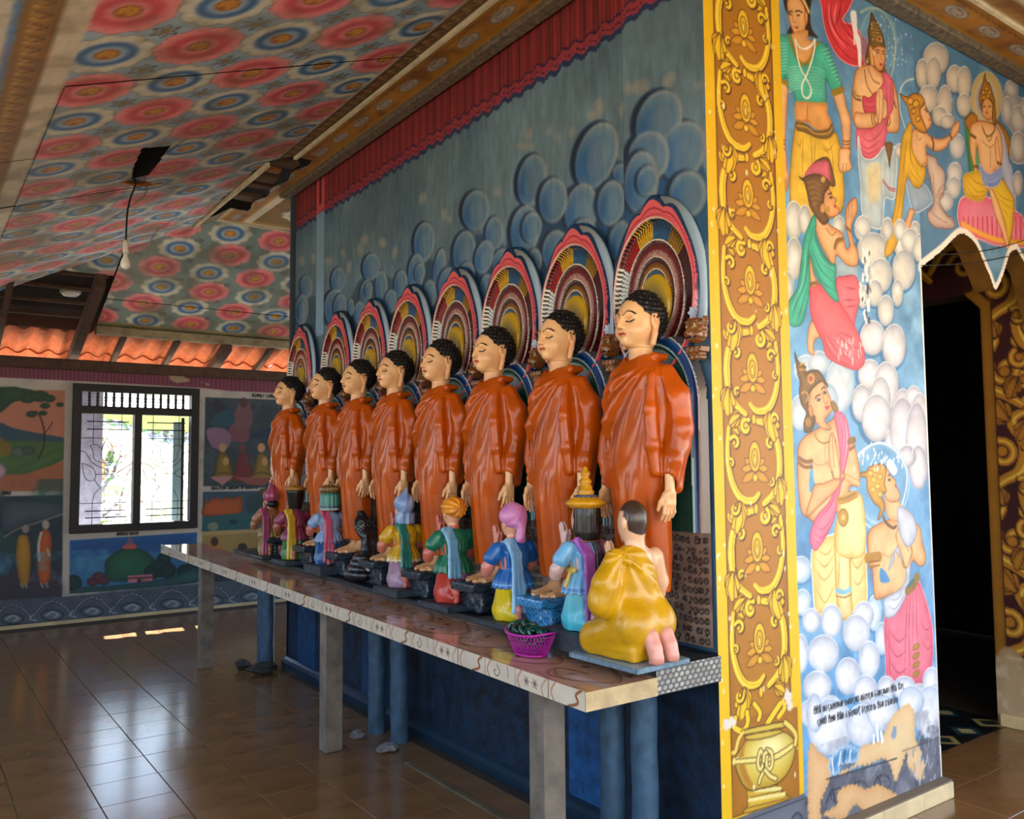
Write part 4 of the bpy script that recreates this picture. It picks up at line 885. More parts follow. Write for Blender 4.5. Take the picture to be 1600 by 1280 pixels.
B('650,900 700,905 800,905 830,960 800,1015 700,1030 655,1010 638,960', skin, ske, 0.012, skl, 0.003)
for x in (780, 800): Sx('%d,905 %d,960 %d,1000' % (x, x-2, x+12), '7a5a20', 0.009)
Sx('895,930 905,970 895,1000', '7a5a20', 0.009); Sx('920,930 928,970 915,1005', '7a5a20', 0.008); Sx('622,745 650,790 690,800', '7a5a20', 0.012); Sx('625,720 660,765 690,770', '9a7828', 0.008); Sx('955,800 972,860', '7a5a20', 0.012)
# her pale skirt and braid
crop(cv, 1215, 230, 3.556, w2)
B('448,-60 470,50 520,68 560,40 590,0 640,0 660,20 655,240 640,290 600,280 590,330 575,450 490,420 466,330 462,200 450,80', 'c4d4da', '8ea8b8', 0.02, 'e8f0f0', 0.006)
B('490,110 540,80 580,110 578,250 550,310 500,290', 'ead9a4', 'cdd2c4', 0.03)
folds(['600,60 595,200 600,280', '625,50 625,240', '570,60 580,330 570,430'], '7c94a4', 0.006); Sx('585,180 620,225 655,232', 'b03c48', 0.006); Sx('585,192 620,236 655,244', 'b03c48', 0.005)
B('598,-20 640,-20 630,60 622,115 612,60', '8a6024', '5a3c10', 0.008)
# ---- clouds near the top right
crop(cv, 1400, 80, 5.12, w2)
cl = [(320, 60, 105, 130), (470, 220, 70, 110), (545, 250, 60, 130), (545, 430, 60, 95), (210, 180, 52, 120), (300, 170, 62, 130), (260, 380, 80, 110), (390, 440, 62, 170), (350, 520, 60, 80), (410, 560, 60, 60)]
cv_save = cv
# ---- kneeling woman in yellow shawl
def kneeling():
    B('240,860 280,835 320,860 335,900 385,960 392,1050 380,1150 350,1200 400,1300 440,1330 470,1390 440,1420 300,1400 250,1300 300,1200', 'd9c3b0', 'a88478', 0.025, '6c4038', 0.004)
    folds(['300,960 300,1100 320,1180', '385,1060 340,1120 320,1180', '390,1120 340,1160', '250,1250 330,1330 440,1390', '300,1180 380,1280 460,1380', '270,960 285,1100'], '6c3c34', 0.007)
    B('85,1010 160,1040 240,1080 290,1180 270,1230 170,1290 120,1240 95,1120', 'a0b4c8', '6c88a8', 0.02, 'e4ecf0', 0.005)
    B('110,1260 150,1280 130,1340 105,1430 70,1450 60,1400 90,1320', skin, ske, 0.01, skl, 0.003)
    B('130,640 200,620 290,690 370,700 430,665 455,600 500,560 508,590 500,640 470,680 430,720 400,770 340,800 290,790 240,760 250,880 230,930 190,920 150,870 120,760', skin, ske, 0.016, skl, 0.003)
    Sx('430,665 445,700', '7a4a18', 0.018); Sx('285,690 300,740 295,790', '7a4a18', 0.018); Sx('165,650 180,710 210,690', 'b07a30', 0.005); Sx('155,880 190,925 235,890', 'b07030', 0.006)
    B('205,380 240,440 262,490 285,560 270,610 230,630 180,560 190,460', 'eeb47c', 'c47c40', 0.010, skl, 0.003)
    B('30,345 85,365 140,340 200,350 230,400 220,430 190,480 235,600 240,650 205,650 140,600 110,520 90,440', 'd99a28', '9a6010', 0.012, '5a3408', 0.005)
    for q in ((115, 400, 24), (160, 420, 26), (140, 480, 20), (175, 540, 20)): cv.E(q[0], q[1], q[2], q[2]*1.2, 'e8b444', line='7a4a0c', lw=0.005, edge='b87c1c', ew=0.008)
    Sx('228,470 245,455', '2c1a10', 0.006); cv.E(248, 480, 9, 6, '30201a'); B('258,545 278,548 272,560', 'b8402c')
    B('110,575 130,600 125,760 160,860 205,920 235,930 230,1020 190,1090 140,1080 90,1010 60,1200 40,1400 0,1560 -60,1640 -90,1600 -20,1300 20,1000 40,750 70,640', 'f2c22c', 'c08c10', 0.025, '8a5c08', 0.004)
    folds(['100,620 75,800 60,1000 20,1300', '115,700 120,860 190,980', '110,820 130,920 200,1020', '100,900 130,980 190,1060', '90,700 60,900 10,1250', '60,1000 30,1200 -30,1500'], 'a87008', 0.008)
# ---- seated woman under a halo
def seated(F):
    global cv; keepc = cv; cv = F
    crop(cv, 1400, 80, 5.12, w2R)
    cv.E(725, 380, 125, 215, 'c7b078', edge='b49a68', ew=0.02, line='d8c490', lw=0.006); cv.E(715, 390, 80, 165, '9c9ab0', edge='d8c08c', ew=0.012)
    B('548,560 570,520 600,490 640,520 640,700 640,960 590,980 570,800', '3c8a4a', '28602c', 0.015); B('548,560 590,500 620,500 650,530 640,600 590,640 570,610', 'b8761c', '7a4a0c', 0.01, '5a3408', 0.004)
    B('790,560 860,600 915,700 915,800 900,860 930,980 950,1200 940,1300 880,1300 860,1000 830,800', 'a8762c', '6c4a14', 0.015); B('640,740 670,740 670,900 640,900', '3aa888')
    B('800,600 850,660 880,760 900,880 930,960 960,1300 900,1300 870,1050 830,900 790,820', 'b9bcd0', '8486a4', 0.015, 'd8dce8', 0.005)
    B('600,590 650,560 700,560 770,580 830,640 850,760 850,850 830,940 790,960 760,1000 700,980 670,900 650,760 640,860 655,960 700,1000 690,1035 640,1010 615,900 590,780 590,680', skin, ske, 0.018, skl, 0.004)
    B('690,420 720,360 770,400 785,480 765,540 720,545 690,500', 'e4a464', 'b87034', 0.010, skl, 0.003)
    B('712,180 725,240 750,260 770,330 790,400 800,560 790,590 770,540 770,420 720,370 690,420 690,480 672,440 665,360 690,270', 'b27a20', '6c440c', 0.012, '4a2c08', 0.004)
    for q in ((700, 330), (725, 300), (750, 330), (735, 360), (705, 370)): cv.E(q[0], q[1], 14, 15, 'd8a034', line='6c440c', lw=0.004)
    Sx('700,445 712,440', '30201a', 0.006); Sx('740,440 760,445', '30201a', 0.006); B('715,490 728,487 740,493 727,503', 'a84830'); Sx('725,445 722,475', 'a86430', 0.004)
    Sx('690,600 710,660 745,680 785,640 790,600', '7a5014', 0.010); Sx('700,620 745,720 780,640', '8a601c', 0.006); Sx('690,720 750,770 800,730', 'b47438', 0.005); Sx('755,780 755,930', 'b47438', 0.005)
    B('795,720 810,690 820,760 835,870 830,920 800,860', skin, ske, 0.006, skl, 0.003); Sx('600,670 635,690', '7a4a18', 0.02); Sx('622,920 655,925', '7a4a18', 0.014); Sx('810,890 845,905', '7a4a18', 0.014)
    B('520,1180 700,1160 760,1180 990,1300 1024,1370 1080,1400 1080,1560 900,1560 760,1540 520,1420', 'e88098', 'd8506c', 0.03, 'f8d0c0', 0.006)
    for x in range(540, 1040, 38): Sx('%d,1330 %d,%d' % (x, x+2, 1440+(x-540)//5), 'c8303c', 0.012, smooth=False)
    Sx('530,1380 700,1470 860,1520 1040,1530', 'f0a83c', 0.03)
    B('540,1000 600,970 680,960 720,1060 740,1100 700,1180 660,1200 580,1180 545,1120', 'e8b82c', 'b88410', 0.02, 'c8c060', 0.005); folds(['560,1060 620,1160 690,1150', '560,1020 640,1120 710,1120', '580,1000 660,1060 720,1080'], '9a7010', 0.007)
    B('740,1080 840,1020 900,1100 945,1200 935,1400 900,1560 860,1500 850,1350 800,1240', 'ecc034', 'b88c18', 0.02, '8a6408', 0.004); folds(['800,1120 870,1180 930,1200', '820,1180 890,1240 935,1260', '860,1260 900,1330', '870,1340 900,1450'], '9a7010', 0.007)
    B('740,1085 780,1120 830,1240 880,1420 905,1560 885,1580 850,1460 790,1300', skin, ske, 0.010, skl, 0.003)
    B('672,905 730,980 800,960 840,920 848,1000 820,1070 760,1090 700,1060', '98a8d4', '6478b4', 0.014, 'd0d8f0', 0.004); folds(['690,960 750,1030 830,980', '700,1010 760,1065 830,1030'], '4c60a0', 0.006)
    B('870,300 885,250 930,235 975,280 985,370 1100,380 1100,500 1000,600 1030,700 1080,850 980,900 920,860 915,760 950,700 900,600 850,540 845,400', 'b4aca6', '847e84', 0.03, 'd0cac4', 0.006)
    bp([(925, 300, 55, 70), (890, 470, 45, 110), (985, 540, 70, 110), (975, 760, 60, 120), (1040, 460, 50, 90), (1080, 700, 60, 120), (975, 1060, 40, 100)], c='b6aea8', e='807c86', hl='d2cabe')
    cv = keepc
crop(cv, 1400, 80, 5.12, w2)
bg(cl, '3a5e80'); bp(cl, c='bdb0a2', e='8a8684', hl='d6c6ae')
bp([(30, 800, 40, 60), (490, 760, 60, 100), (470, 980, 60, 90), (460, 1090, 60, 90)], c='bab6b8', e='8a8c98', hl='d8d2c6')
Sx('75,620 35,480 30,340 70,250 150,222 200,250', 'd4dcc8', 0.010, op=0.8)
kneeling()
# clouds over her feet
crop(cv, 1215, 230, 3.556, w2)
L = [(475, 440, 45, 60), (610, 455, 32, 60), (680, 460, 34, 60), (765, 470, 26, 55), (735, 520, 50, 70), (790, 560, 40, 80)]
bp(L, c='d0d2d4', e='949eaa', hl='ece8de')
L = [(90, 410, 48, 112), (150, 400, 36, 80), (90, 620, 46, 120), (340, 440, 34, 60), (60, 780, 30, 90)]
bp(L, c='c9c9c2', e='8f958c', hl='e8e6dc')
B('330,640 420,640 450,700 430,740 340,720', 'aac0ce', '86a4b8', 0.02)
# ---- kneeling woman with red robe and green shawl
B('172,1010 195,960 240,970 250,1040 210,1070 200,1110 205,1150 180,1150 165,1110', skin, ske, 0.01, skl, 0.003)
B('325,740 370,718 430,716 458,780 455,850 430,960 425,1010 400,960 350,900', 'ee7480', 'd04a58', 0.02, 'a82c3c', 0.004)
B('185,760 240,765 320,840 350,870 400,950 440,1020 480,1130 480,1200 445,1235 400,1230 280,1170 250,1080 215,1010 185,930 180,840', 'f06c74', 'd8404c', 0.03, 'b02c38', 0.005)
folds(['250,1030 300,1150 400,1220', '270,1040 330,1130 430,1200', '290,1040 360,1120 440,1170', '320,1030 400,1100 460,1120', '350,1030 420,1060', '370,780 440,790', '360,850 440,850', '370,890 440,880'], 'a81c2c', 0.009); folds(['260,1050 320,1150', '300,1045 380,1140'], 'ffb0b0', 0.007)
B('205,380 260,400 300,440 360,480 380,560 400,540 380,440 378,360 395,310 430,280 440,300 442,360 410,440 420,520 445,580 447,640 430,662 380,650 330,600 320,640 300,650 250,560 215,470', skin, ske, 0.018, skl, 0.004)
B('180,590 200,700 225,760 185,765', skin, ske, 0.012, skl, 0.003); Sx('180,760 220,752', '8a5c1c', 0.018)
Sx('318,560 330,520 360,512', '8a5c1c', 0.02); Sx('322,575 338,535 364,525', 'c09038', 0.008); Sx('382,445 408,470', '8a5c1c', 0.016); Sx('270,450 300,490 325,470', 'a86c28', 0.006); Sx('398,310 392,400', skl, 0.003); Sx('416,300 408,400', skl, 0.003)
B('262,250 285,225 305,270 328,290 320,320 342,345 335,375 300,388 270,370 255,310', 'e8aa6c', 'c4783c', 0.010, skl, 0.003)
Sx('280,262 300,255', '2c1a10', 0.006); cv.E(296, 280, 9, 6, '30201a'); B('312,325 326,322 322,338', 'c02c34'); cv.E(280, 345, 12, 20, 'b8903c')
B('120,165 150,175 160,150 210,80 280,60 310,150 320,210 300,215 275,200 250,180 200,180 150,190', '8a5c24', '5a3810', 0.012, '3a2408', 0.004)
B('150,160 190,95 250,75 285,90 290,190 230,155', 'e27484', 'b84a5c', 0.02); 
B('145,170 200,150 250,160 285,190 285,225 262,255 255,310 240,330 285,400 260,430 240,420 210,380 180,330 165,260 150,200', '80592a', '4c3010', 0.015, '3a2408', 0.004)
for i in range(5): Sx('%d,%d %d,%d %d,%d' % (165+i*8, 200+i*30, 200+i*4, 190+i*30, 235, 215+i*26), 'ae8444', 0.005, op=0.7)
cv.E(253, 180, 14, 20, 'c8a04c', line='3a2408'); cv.E(250, 340, 14, 26, 'd89c5c', line=skl, lw=0.003)
B('200,378 215,420 212,480 240,560 290,640 325,660 322,760 340,855 300,840 240,760 200,680 175,600 180,760 160,900 130,985 70,985 60,870 110,780 130,640 150,500', '3fc0a0', '1f8c74', 0.02, '146450', 0.004)
folds(['180,440 170,600 150,760 90,900', '195,430 180,560', '190,560 240,680 320,760', '190,600 240,740 320,800', '210,540 260,640 320,700', '205,490 250,600 320,660', '150,700 110,840 80,960', '165,780 130,900 110,970'], '0f6e58', 0.009); folds(['160,540 140,740 80,900', '200,520 250,630 310,680'], 'a0ecd8', 0.008, 0.6)
# ---- lower pair: crowned figure with pink shawl
crop(cv, 1235, 820, 4.267, w2)
B('150,150 300,60 430,60 490,0 505,250 512,480 500,560 420,580 360,640 330,560 250,600 200,600 165,570 150,400', 'f0dc94', 'd8ac4c', 0.025, 'f6f0d8', 0.006)
B('300,0 390,0 400,200 405,440 410,600 350,630 310,500 300,300', 'f2e4a8', 'd0a038', 0.015, 'b88828', 0.004)
folds(['170,220 230,280 290,200', '165,300 230,370 290,280', '175,420 230,520 295,400', '170,160 240,200 290,130', '400,120 440,170 480,110', '400,220 445,290 490,220', '410,340 450,400 495,330', '330,60 325,300 318,440', '395,60 398,400'], 'b8842c', 0.008)
Sx('310,440 360,450 400,430', '88c0d4', 0.022); Sx('305,475 360,485 405,465', '9a6c20', 0.006)
crop(cv, 1235, 540, 4.0, w2)
B('135,540 250,470 300,430 370,560 405,640 430,760 435,830 420,880 370,885 350,1000 170,1100 110,1075 70,1040 50,900 45,700 55,620 90,570', skin, ske, 0.02, skl, 0.004)
B('48,690 135,740 130,775 120,905 200,880 150,860 135,760', '5fa6d4'); B('120,800 132,770 148,850 175,885 135,912 118,905', '5a9fce')
B('330,940 420,920 460,1010 460,1300 300,1300 290,1100', 'f2e2a0', 'd8b45c', 0.02, 'c09038', 0.004)
B('275,425 310,415 345,450 368,540 368,640 335,800 300,950 280,1060 230,1180 160,1280 125,1230 130,1150 170,1060 240,980 290,860 310,740 300,600', 'ea86a0', 'd2567c', 0.02, 'b83c60', 0.004)
folds(['320,450 345,560 330,720 290,900', '300,440 325,560 310,740', '150,1120 200,1150 260,1080', '145,1170 200,1200 250,1130', '290,900 250,1000 180,1080', '150,1220 190,1240'], 'b03c60', 0.008); folds(['340,480 355,600 325,780'], 'f8c4d0', 0.009)
B('240,600 262,545 285,600 300,700 312,790 300,860 270,830 245,740', 'f2c28c', 'cc8850', 0.008, skl, 0.003); B('320,810 345,800 430,850 420,880 330,830', skin, ske, 0.006)
Sx('262,560 266,660 275,760', skl, 0.004); Sx('275,570 282,640', skl, 0.003); Sx('262,790 270,830 292,845', '9a6c24', 0.010); Sx('330,790 340,815 325,850', '9a6c24', 0.010)
B('150,875 210,860 290,830 310,850 290,900 200,985 120,1060 100,1040 130,940', skin, ske, 0.012, skl, 0.003)
Sx('50,700 90,725 135,722', '8a5c1c', 0.018); Sx('50,730 90,760 135,758', '8a5c1c', 0.016); Sx('368,600 398,590', '8a5c1c', 0.03); Sx('372,650 400,630', '8a5c1c', 0.016)
Sx('150,550 170,590 205,610 245,600', '9a6c24', 0.008); Sx('220,610 215,690 240,760', 'b07a38', 0.004); Sx('135,730 180,750 240,730', 'c08850', 0.005)
B('130,270 190,210 225,270 258,350 262,400 235,440 215,470 255,520 200,520 150,470 110,400 120,330', 'edb47c', 'c88048', 0.012, skl, 0.003)
B('25,40 45,90 60,110 95,130 95,165 130,155 180,160 225,230 232,260 195,225 130,280 110,340 115,420 150,440 155,470 135,530 90,540 85,480 100,420 70,370 55,300 60,230 45,180 40,140', '8f6624', '5a3c10', 0.014, '3a2408', 0.004)
cv.E(128, 208, 18, 26, 'b8503c', line='c8a04c', lw=0.010); cv.E(112, 480, 26, 40, 'b8842c', edge='6c4a14', ew=0.01, line='3a2408'); Sx('70,300 90,290 110,310 100,350', 'c89a3c', 0.008); Sx('60,120 90,110', 'c8983c', 0.008); Sx('55,150 95,150', 'c8983c', 0.006)
B('250,360 265,345 290,370 300,400 280,420 262,400', 'a88030', '6c4a14', 0.01)
Sx('155,330 165,315 185,308', '3a2010', 0.006); Sx('195,275 205,262 218,262', '3a2010', 0.006); cv.E(175, 338, 14, 8, 'f0e4d4', line='30201a', lw=0.003); cv.E(176, 338, 6, 6, '20140c'); cv.E(212, 296, 12, 8, 'f0e4d4', line='30201a', lw=0.003); cv.E(214, 296, 6, 6, '20140c')
Sx('200,305 215,360 228,362 232,352', 'b87038', 0.005); B('215,382 232,376 246,378 240,395 225,402', 'c83c34'); B('112,385 130,375 142,420 135,450 118,430', 'e2a060', 'b87034', 0.006, skl, 0.003)
cv.E(330, 1075, 32, 55, 'd8a83c', edge='a06c14', ew=0.012, line='7a4c0c'); cv.E(330, 1075, 14, 24, 'e8c464', line='8a5c14'); Sx('300,970 350,960 410,930', 'c08a28', 0.035); Sx('300,965 350,952 410,922', '8a5c14', 0.005)
# right: golden-haired figure, white shawl, pink skirt
crop(cv, 1235, 820, 4.267, w2)
B('630,600 720,560 770,450 850,380 880,430 920,560 948,700 950,860 935,1000 900,1060 820,1060 660,1060 635,900', 'ec7a90', 'd04c6a', 0.03, 'f0a0b0', 0.005)
folds(['800,470 790,700 800,1020', '840,420 840,640 850,800', '780,480 770,700 760,1000', '660,700 720,780 770,740', '660,800 710,880 770,840', '660,900 720,990 780,950', '870,640 900,700 935,680', '880,780 915,830 945,800', '660,650 660,900 670,1040', '820,460 815,800'], 'b42c4c', 0.009)
for y in (800, 860, 920, 980): B('825,%d 860,%d 850,%d 815,%d' % (y, y-8, y+30, y+36), 'b88a3c', '8a5c14', 0.006)
B('520,60 560,10 700,-40 850,0 880,120 902,200 895,260 860,275 820,240 800,290 760,440 640,480 600,495 560,480 545,300 530,290 515,120', skin, ske, 0.02, skl, 0.004)
B('600,290 640,320 660,380 600,380', '3f88c0'); Sx('610,190 660,215 690,180', 'c08850', 0.005)
B('735,-40 800,-40 812,60 800,140 800,260 790,400 760,500 700,600 640,620 625,560 630,490 740,420 770,300 700,180 690,240 650,310 680,200 720,120', 'd4d8e0', '9a9eb0', 0.014, '84889c', 0.004)
folds(['660,500 720,490 770,380', '650,540 700,560 760,460', '770,300 780,360 760,430', '780,0 790,100'], '80849c', 0.007)
B('705,90 715,30 735,15 755,60 790,110 812,170 800,230 775,290 750,240', 'f2c28c', 'cc8850', 0.008, skl, 0.003); Sx('725,40 750,110 790,180', skl, 0.004)
Sx('515,225 590,215', 'b07c1c', 0.05); Sx('520,250 590,240', '8a4c10', 0.006); Sx('522,285 592,270', 'a06c18', 0.012); Sx('745,240 755,280 775,285', '9a6c24', 0.008); Sx('805,150 812,190 800,225', '9a6c24', 0.008); Sx('820,-20 838,40', 'b07c1c', 0.03)
Sx('780,440 820,400 845,350', '8a6a24', 0.045); Sx('785,410 820,370', '3c6c6c', 0.02)
crop(cv, 1235, 540, 4.0, w2)
B('590,930 600,1050 640,1100 690,1080 700,1010 670,960 640,900', skin, ske, 0.010)
B('570,760 600,760 625,810 655,840 662,880 685,930 672,970 620,975 590,940 570,850', 'efb780', 'c8824c', 0.010, skl, 0.003)
B('440,795 470,790 500,755 570,740 600,775 590,860 600,915 565,930 590,1000 570,1060 545,1090 560,1020 520,980 480,900 475,830 445,820', 'dfa730', 'a46c10', 0.012, '6c4408', 0.005)
for q in ((500, 800), (535, 780), (520, 840), (560, 820), (545, 880), (515, 900), (560, 930)): cv.E(q[0], q[1], 16, 18, 'ecc04c', line='8a5c10', lw=0.004)
Sx('610,815 625,805', '3a2010', 0.006); cv.E(618, 840, 9, 8, '30201a'); B('650,870 664,872 660,888', 'b83c30'); Sx('580,1070 600,1110 640,1140 660,1130', '6c4414', 0.016)
B('670,1010 720,1020 770,1070 790,1180 740,1260 690,1200 670,1100', 'ccd0dc', '9498b0', 0.014, '84889c', 0.003)
# lower billows and lettering
crop(cv, 1235, 820, 4.267, w2)
L = [(140, 640, 62, 82), (490, 600, 68, 90), (275, 640, 72, 112), (440, 720, 92, 125), (220, 860, 105, 125), (525, 900, 72, 125), (385, 1010, 85, 125), (180, 1080, 95, 105), (70, 860, 50, 130), (500, 1100, 80, 100), (640, 1090, 62, 80), (760, 1090, 78, 80), (940, 1060, 60, 110), (960, 1180, 70, 120), (860, 1150, 60, 90), (270, 1220, 70, 80), (600, 1200, 80, 90), (150, 1260, 90, 100)]
bp(L, c='d3d7df', e='9aa6bd', hl='efeff0')
crop(cv, 1120, 1100, 4.444, w2)
bp([(790, 160, 160, 200), (1010, 150, 110, 150), (1150, 60, 110, 130), (1480, 60, 110, 190), (1350, -20, 90, 110), (680, 60, 60, 140)], c='cfd7e2', e='93a7c4', hl='f0efee')
cv.noise(0.10, 0.05, 66, region=None)
base = vv+0*uu; cv.wob = 0.0035
# grey dado and fallen plaster
B('-40,980 -40,790 120,790 560,660 640,630 760,520 1250,380 1300,270 1570,215 1600,980', '6c6e78', '565a66', 0.04, smooth=False)
cv.noise(0.8, 0.08, 67, tint='a4a8b2', region=(base < 0.42)*(uu > 0.42)*(uu > 0.6)); cv.noise(0.7, 0.05, 68, tint='4a4c58', region=(base < 0.34)*1.0)
for x in (150, 320, 480, 640, 800, 960, 1120): 
    y = 790-(x-100)*0.29+40
    if x < 620: y += 0
    cv.E(x+40, y+10, 46, 52, '7c7f8c', edge='42444f', ew=0.012, line='2a2c36', lw=0.006); cv.E(x+40, y+20, 22, 24, '8e909c', edge='3a3c48', ew=0.01); Sx('%d,%d %d,%d %d,%d' % (x-40, y+60, x, y-30, x+20, y+50), '2c2e3a', 0.01)
B('640,300 720,340 790,400 790,500 745,620 720,700 720,820 640,820', 'ecc08c', 'd9a468', 0.03)
B('860,470 960,420 1000,300 1130,250 1180,160 1240,60 1330,0 1370,60 1380,240 1420,330 1410,420 1440,520 1330,440 1320,340 1280,440 1240,540 1200,420 1150,380 1060,420 960,440 860,500', 'efcf9c', 'e0b47c', 0.03)
B('840,610 900,570 960,560 1040,590 1120,560 1200,600 1260,640 1240,730 1120,800 1040,760 960,700 900,790 850,800 740,770 830,700', 'e9bd8a', 'd9a468', 0.03)
B('1370,440 1440,400 1430,520 1380,520', 'e9bd8a'); B('1220,170 1250,160 1240,240 1215,240', '8d9fb8')
B('780,400 830,330 900,290 980,320 970,400 860,420 850,480 790,490', '2e74a8', 'c8dcec', 0.02); Sx('800,380 810,480', 'dfe8f0', 0.010); Sx('860,340 850,420', 'dfe8f0', 0.012); Sx('930,320 920,400', 'e4ecf0', 0.010); Sx('890,330 880,400', '1c5c94', 0.014)
cv.wob = 0
Sx('760,525 1250,378', '24262e', 0.006, smooth=False)
Sx('1110,150 1120,250', 'f4f6f8', 0.02); Sx('1140,200 1150,260', 'f4f6f8', 0.02); Sx('1090,220 1090,270', 'f4f6f8', 0.016)
for i in range(60):
    x, y = random.uniform(1330, 1560), random.uniform(240, 640); Sx('%f,%f %f,%f' % (x, y, x+random.uniform(-10, 10), y+random.uniform(20, 70)), random.choice(['b4b8c0', '8a8c96', 'd0d2d8', '5c5e6a']), 0.012, op=0.5)
cv.S(np.array([(640, 635), (1600, 350)])*0+pts('1290,330 1600,215'), '2c3038', 0.005, smooth=False, op=0.6)
def mword(t, a, b, h, dx, slope):
    P = w2((a, b)); Q = w2((a+20, b-20*slope)); d = np.array(Q)-np.array(P); d /= np.linalg.norm(d)
    write(cv, t, lambda x, y: (P[0]+d[0]*x*h*dx, P[1]+d[1]*x*h*dx+y*h), '14141c', 0.0050)
mword('pivini srdyvvkek vektdkg srpadk rlsdkeka viwin ritd'.replace('w', 'v').replace('y', 'n'), 1272, 1117, 0.028, 0.66, 0.29)
mword('dskvi pivk vinis rarvktdi rdpgtan pirk garkalv'.replace('w', 'v'), 1277, 1135, 0.028, 0.66, 0.29)
# white losses
crop(cv, 1215, 230, 3.556, w2)
rs = random.Random(12)
for i in range(46):
    x, y = rs.gauss(492, 13), rs.uniform(560, 980); Sx('%f,%f %f,%f' % (x, y, x+rs.uniform(-4, 4), y+rs.uniform(10, 34)), 'f4f4f2' if i % 5 else '3c444c', rs.uniform(0.008, 0.022), op=0.9)
for i in range(40):
    x, y = rs.uniform(330, 470), rs.uniform(1040, 1180); Sx('%f,%f %f,%f' % (x, y, x+2, y+rs.uniform(6, 30)), 'fbe8e4', rs.uniform(0.003, 0.008), op=0.8)
crop(cv, 1210, 0, 5.12, w2)
B('610,95 650,90 660,150 665,250 690,330 695,520 672,520 665,400 640,300 620,200', 'f6f0ee'); Sx('640,200 640,350', 'f6f0ee', 0.012); B('780,390 800,430 795,440', 'f8f6f4')
for i in range(60):
    x, y = rs.gauss(930, 90), rs.uniform(120, 520); cv.E(x, y, rs.uniform(1, 5), rs.uniform(2, 9), 'eef0f0', n=6)
crop(cv, 1235, 540, 4.0, w2)
for i in range(40): x, y = rs.gauss(560, 80), rs.gauss(700, 40); Sx('%f,%f %f,%f' % (x, y, x+rs.uniform(-5, 5), y+rs.uniform(8, 30)), 'f2f6f8', rs.uniform(0.004, 0.012), op=0.9)
B('600,740 620,710 650,740 668,780 650,810 625,790', 'f0f4f8')
# ---- gilded pilaster (x 2.55 .. 3.055)
cv.xf = lambda P: np.asarray(P, float)-[MX, 0]
W_ = lambda L: np.array(L, float)
cv.B(W_([(2.5, 0.245), (3.055, 0.245), (3.048, 2.0), (3.04, 3.9), (2.5, 3.9)]), 'eebc08', smooth=False)
cv.B(W_([(2.5, -0.02), (3.06, -0.02), (3.06, 0.245), (2.5, 0.245)]), '70747e', '5a5e68', 0.03, smooth=False)
cv.B(W_([(2.612, 0.255), (2.985, 0.255), (2.98, 3.9), (2.612, 3.9)]), 'b27512', 'a06410', 0.05, line='3a2408', lw=0.006, smooth=False)
for k in range(4):
    x = 2.64+0.12*k; cv.E(x, 0.12, 0.045, 0.06, '7c7f8c', edge='3c3e4a', ew=0.015, line='262830', lw=0.006); cv.E(x+0.01, 0.13, 0.02, 0.028, '8e909c', edge='3a3c48', ew=0.008)
cv.S([(2.5, 0.225), (3.06, 0.225)], '2c2e38', 0.005, smooth=False)
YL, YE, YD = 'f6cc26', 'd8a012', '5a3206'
def curl(x, y, r, a0, turns, sg, w0=0.018):
    n = 16; P = [(x+r*(1-0.82*t/n)*math.cos(a0+sg*turns*2*math.pi*t/n), y+r*(1-0.82*t/n)*math.sin(a0+sg*turns*2*math.pi*t/n)) for t in range(n+1)]
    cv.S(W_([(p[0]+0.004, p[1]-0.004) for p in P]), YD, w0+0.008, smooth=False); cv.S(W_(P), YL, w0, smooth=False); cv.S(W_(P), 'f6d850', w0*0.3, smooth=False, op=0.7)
    cv.E(P[-1][0], P[-1][1], w0*0.75, None, YL, edge=YE, ew=0.006, line=YD, lw=0.0035)
def vine(P, w0):
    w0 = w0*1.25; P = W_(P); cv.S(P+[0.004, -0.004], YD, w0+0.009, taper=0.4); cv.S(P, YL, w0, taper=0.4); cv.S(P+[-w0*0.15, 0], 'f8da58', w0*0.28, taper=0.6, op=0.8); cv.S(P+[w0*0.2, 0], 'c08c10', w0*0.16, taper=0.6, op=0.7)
def frond(x, y, a, L, w0, s=1):
    w0 *= 1.3; L *= 1.12
    for k, (da, l) in enumerate(((-0.55*s, 0.62), (0.5*s, 0.68), (-0.25*s, 0.85), (0.2*s, 0.92), (0, 1.0))):
        aa = a+da; cx, cy = x+L*l*math.cos(aa), y+L*l*math.sin(aa); mx_, my_ = x+L*l*0.55*math.cos(aa-0.15*s), y+L*l*0.55*math.sin(aa-0.15*s); nx, ny = -math.sin(aa)*w0, math.cos(aa)*w0
        cv.B(W_([(x, y), (mx_+nx, my_+ny), (cx+nx*0.7, cy+ny*0.7), (cx+0.3*w0*math.cos(aa), cy+0.3*w0*math.sin(aa)), (cx-nx*0.5, cy-ny*0.5), (mx_-nx, my_-ny)]), YL, YE, 0.008, YD, 0.004)
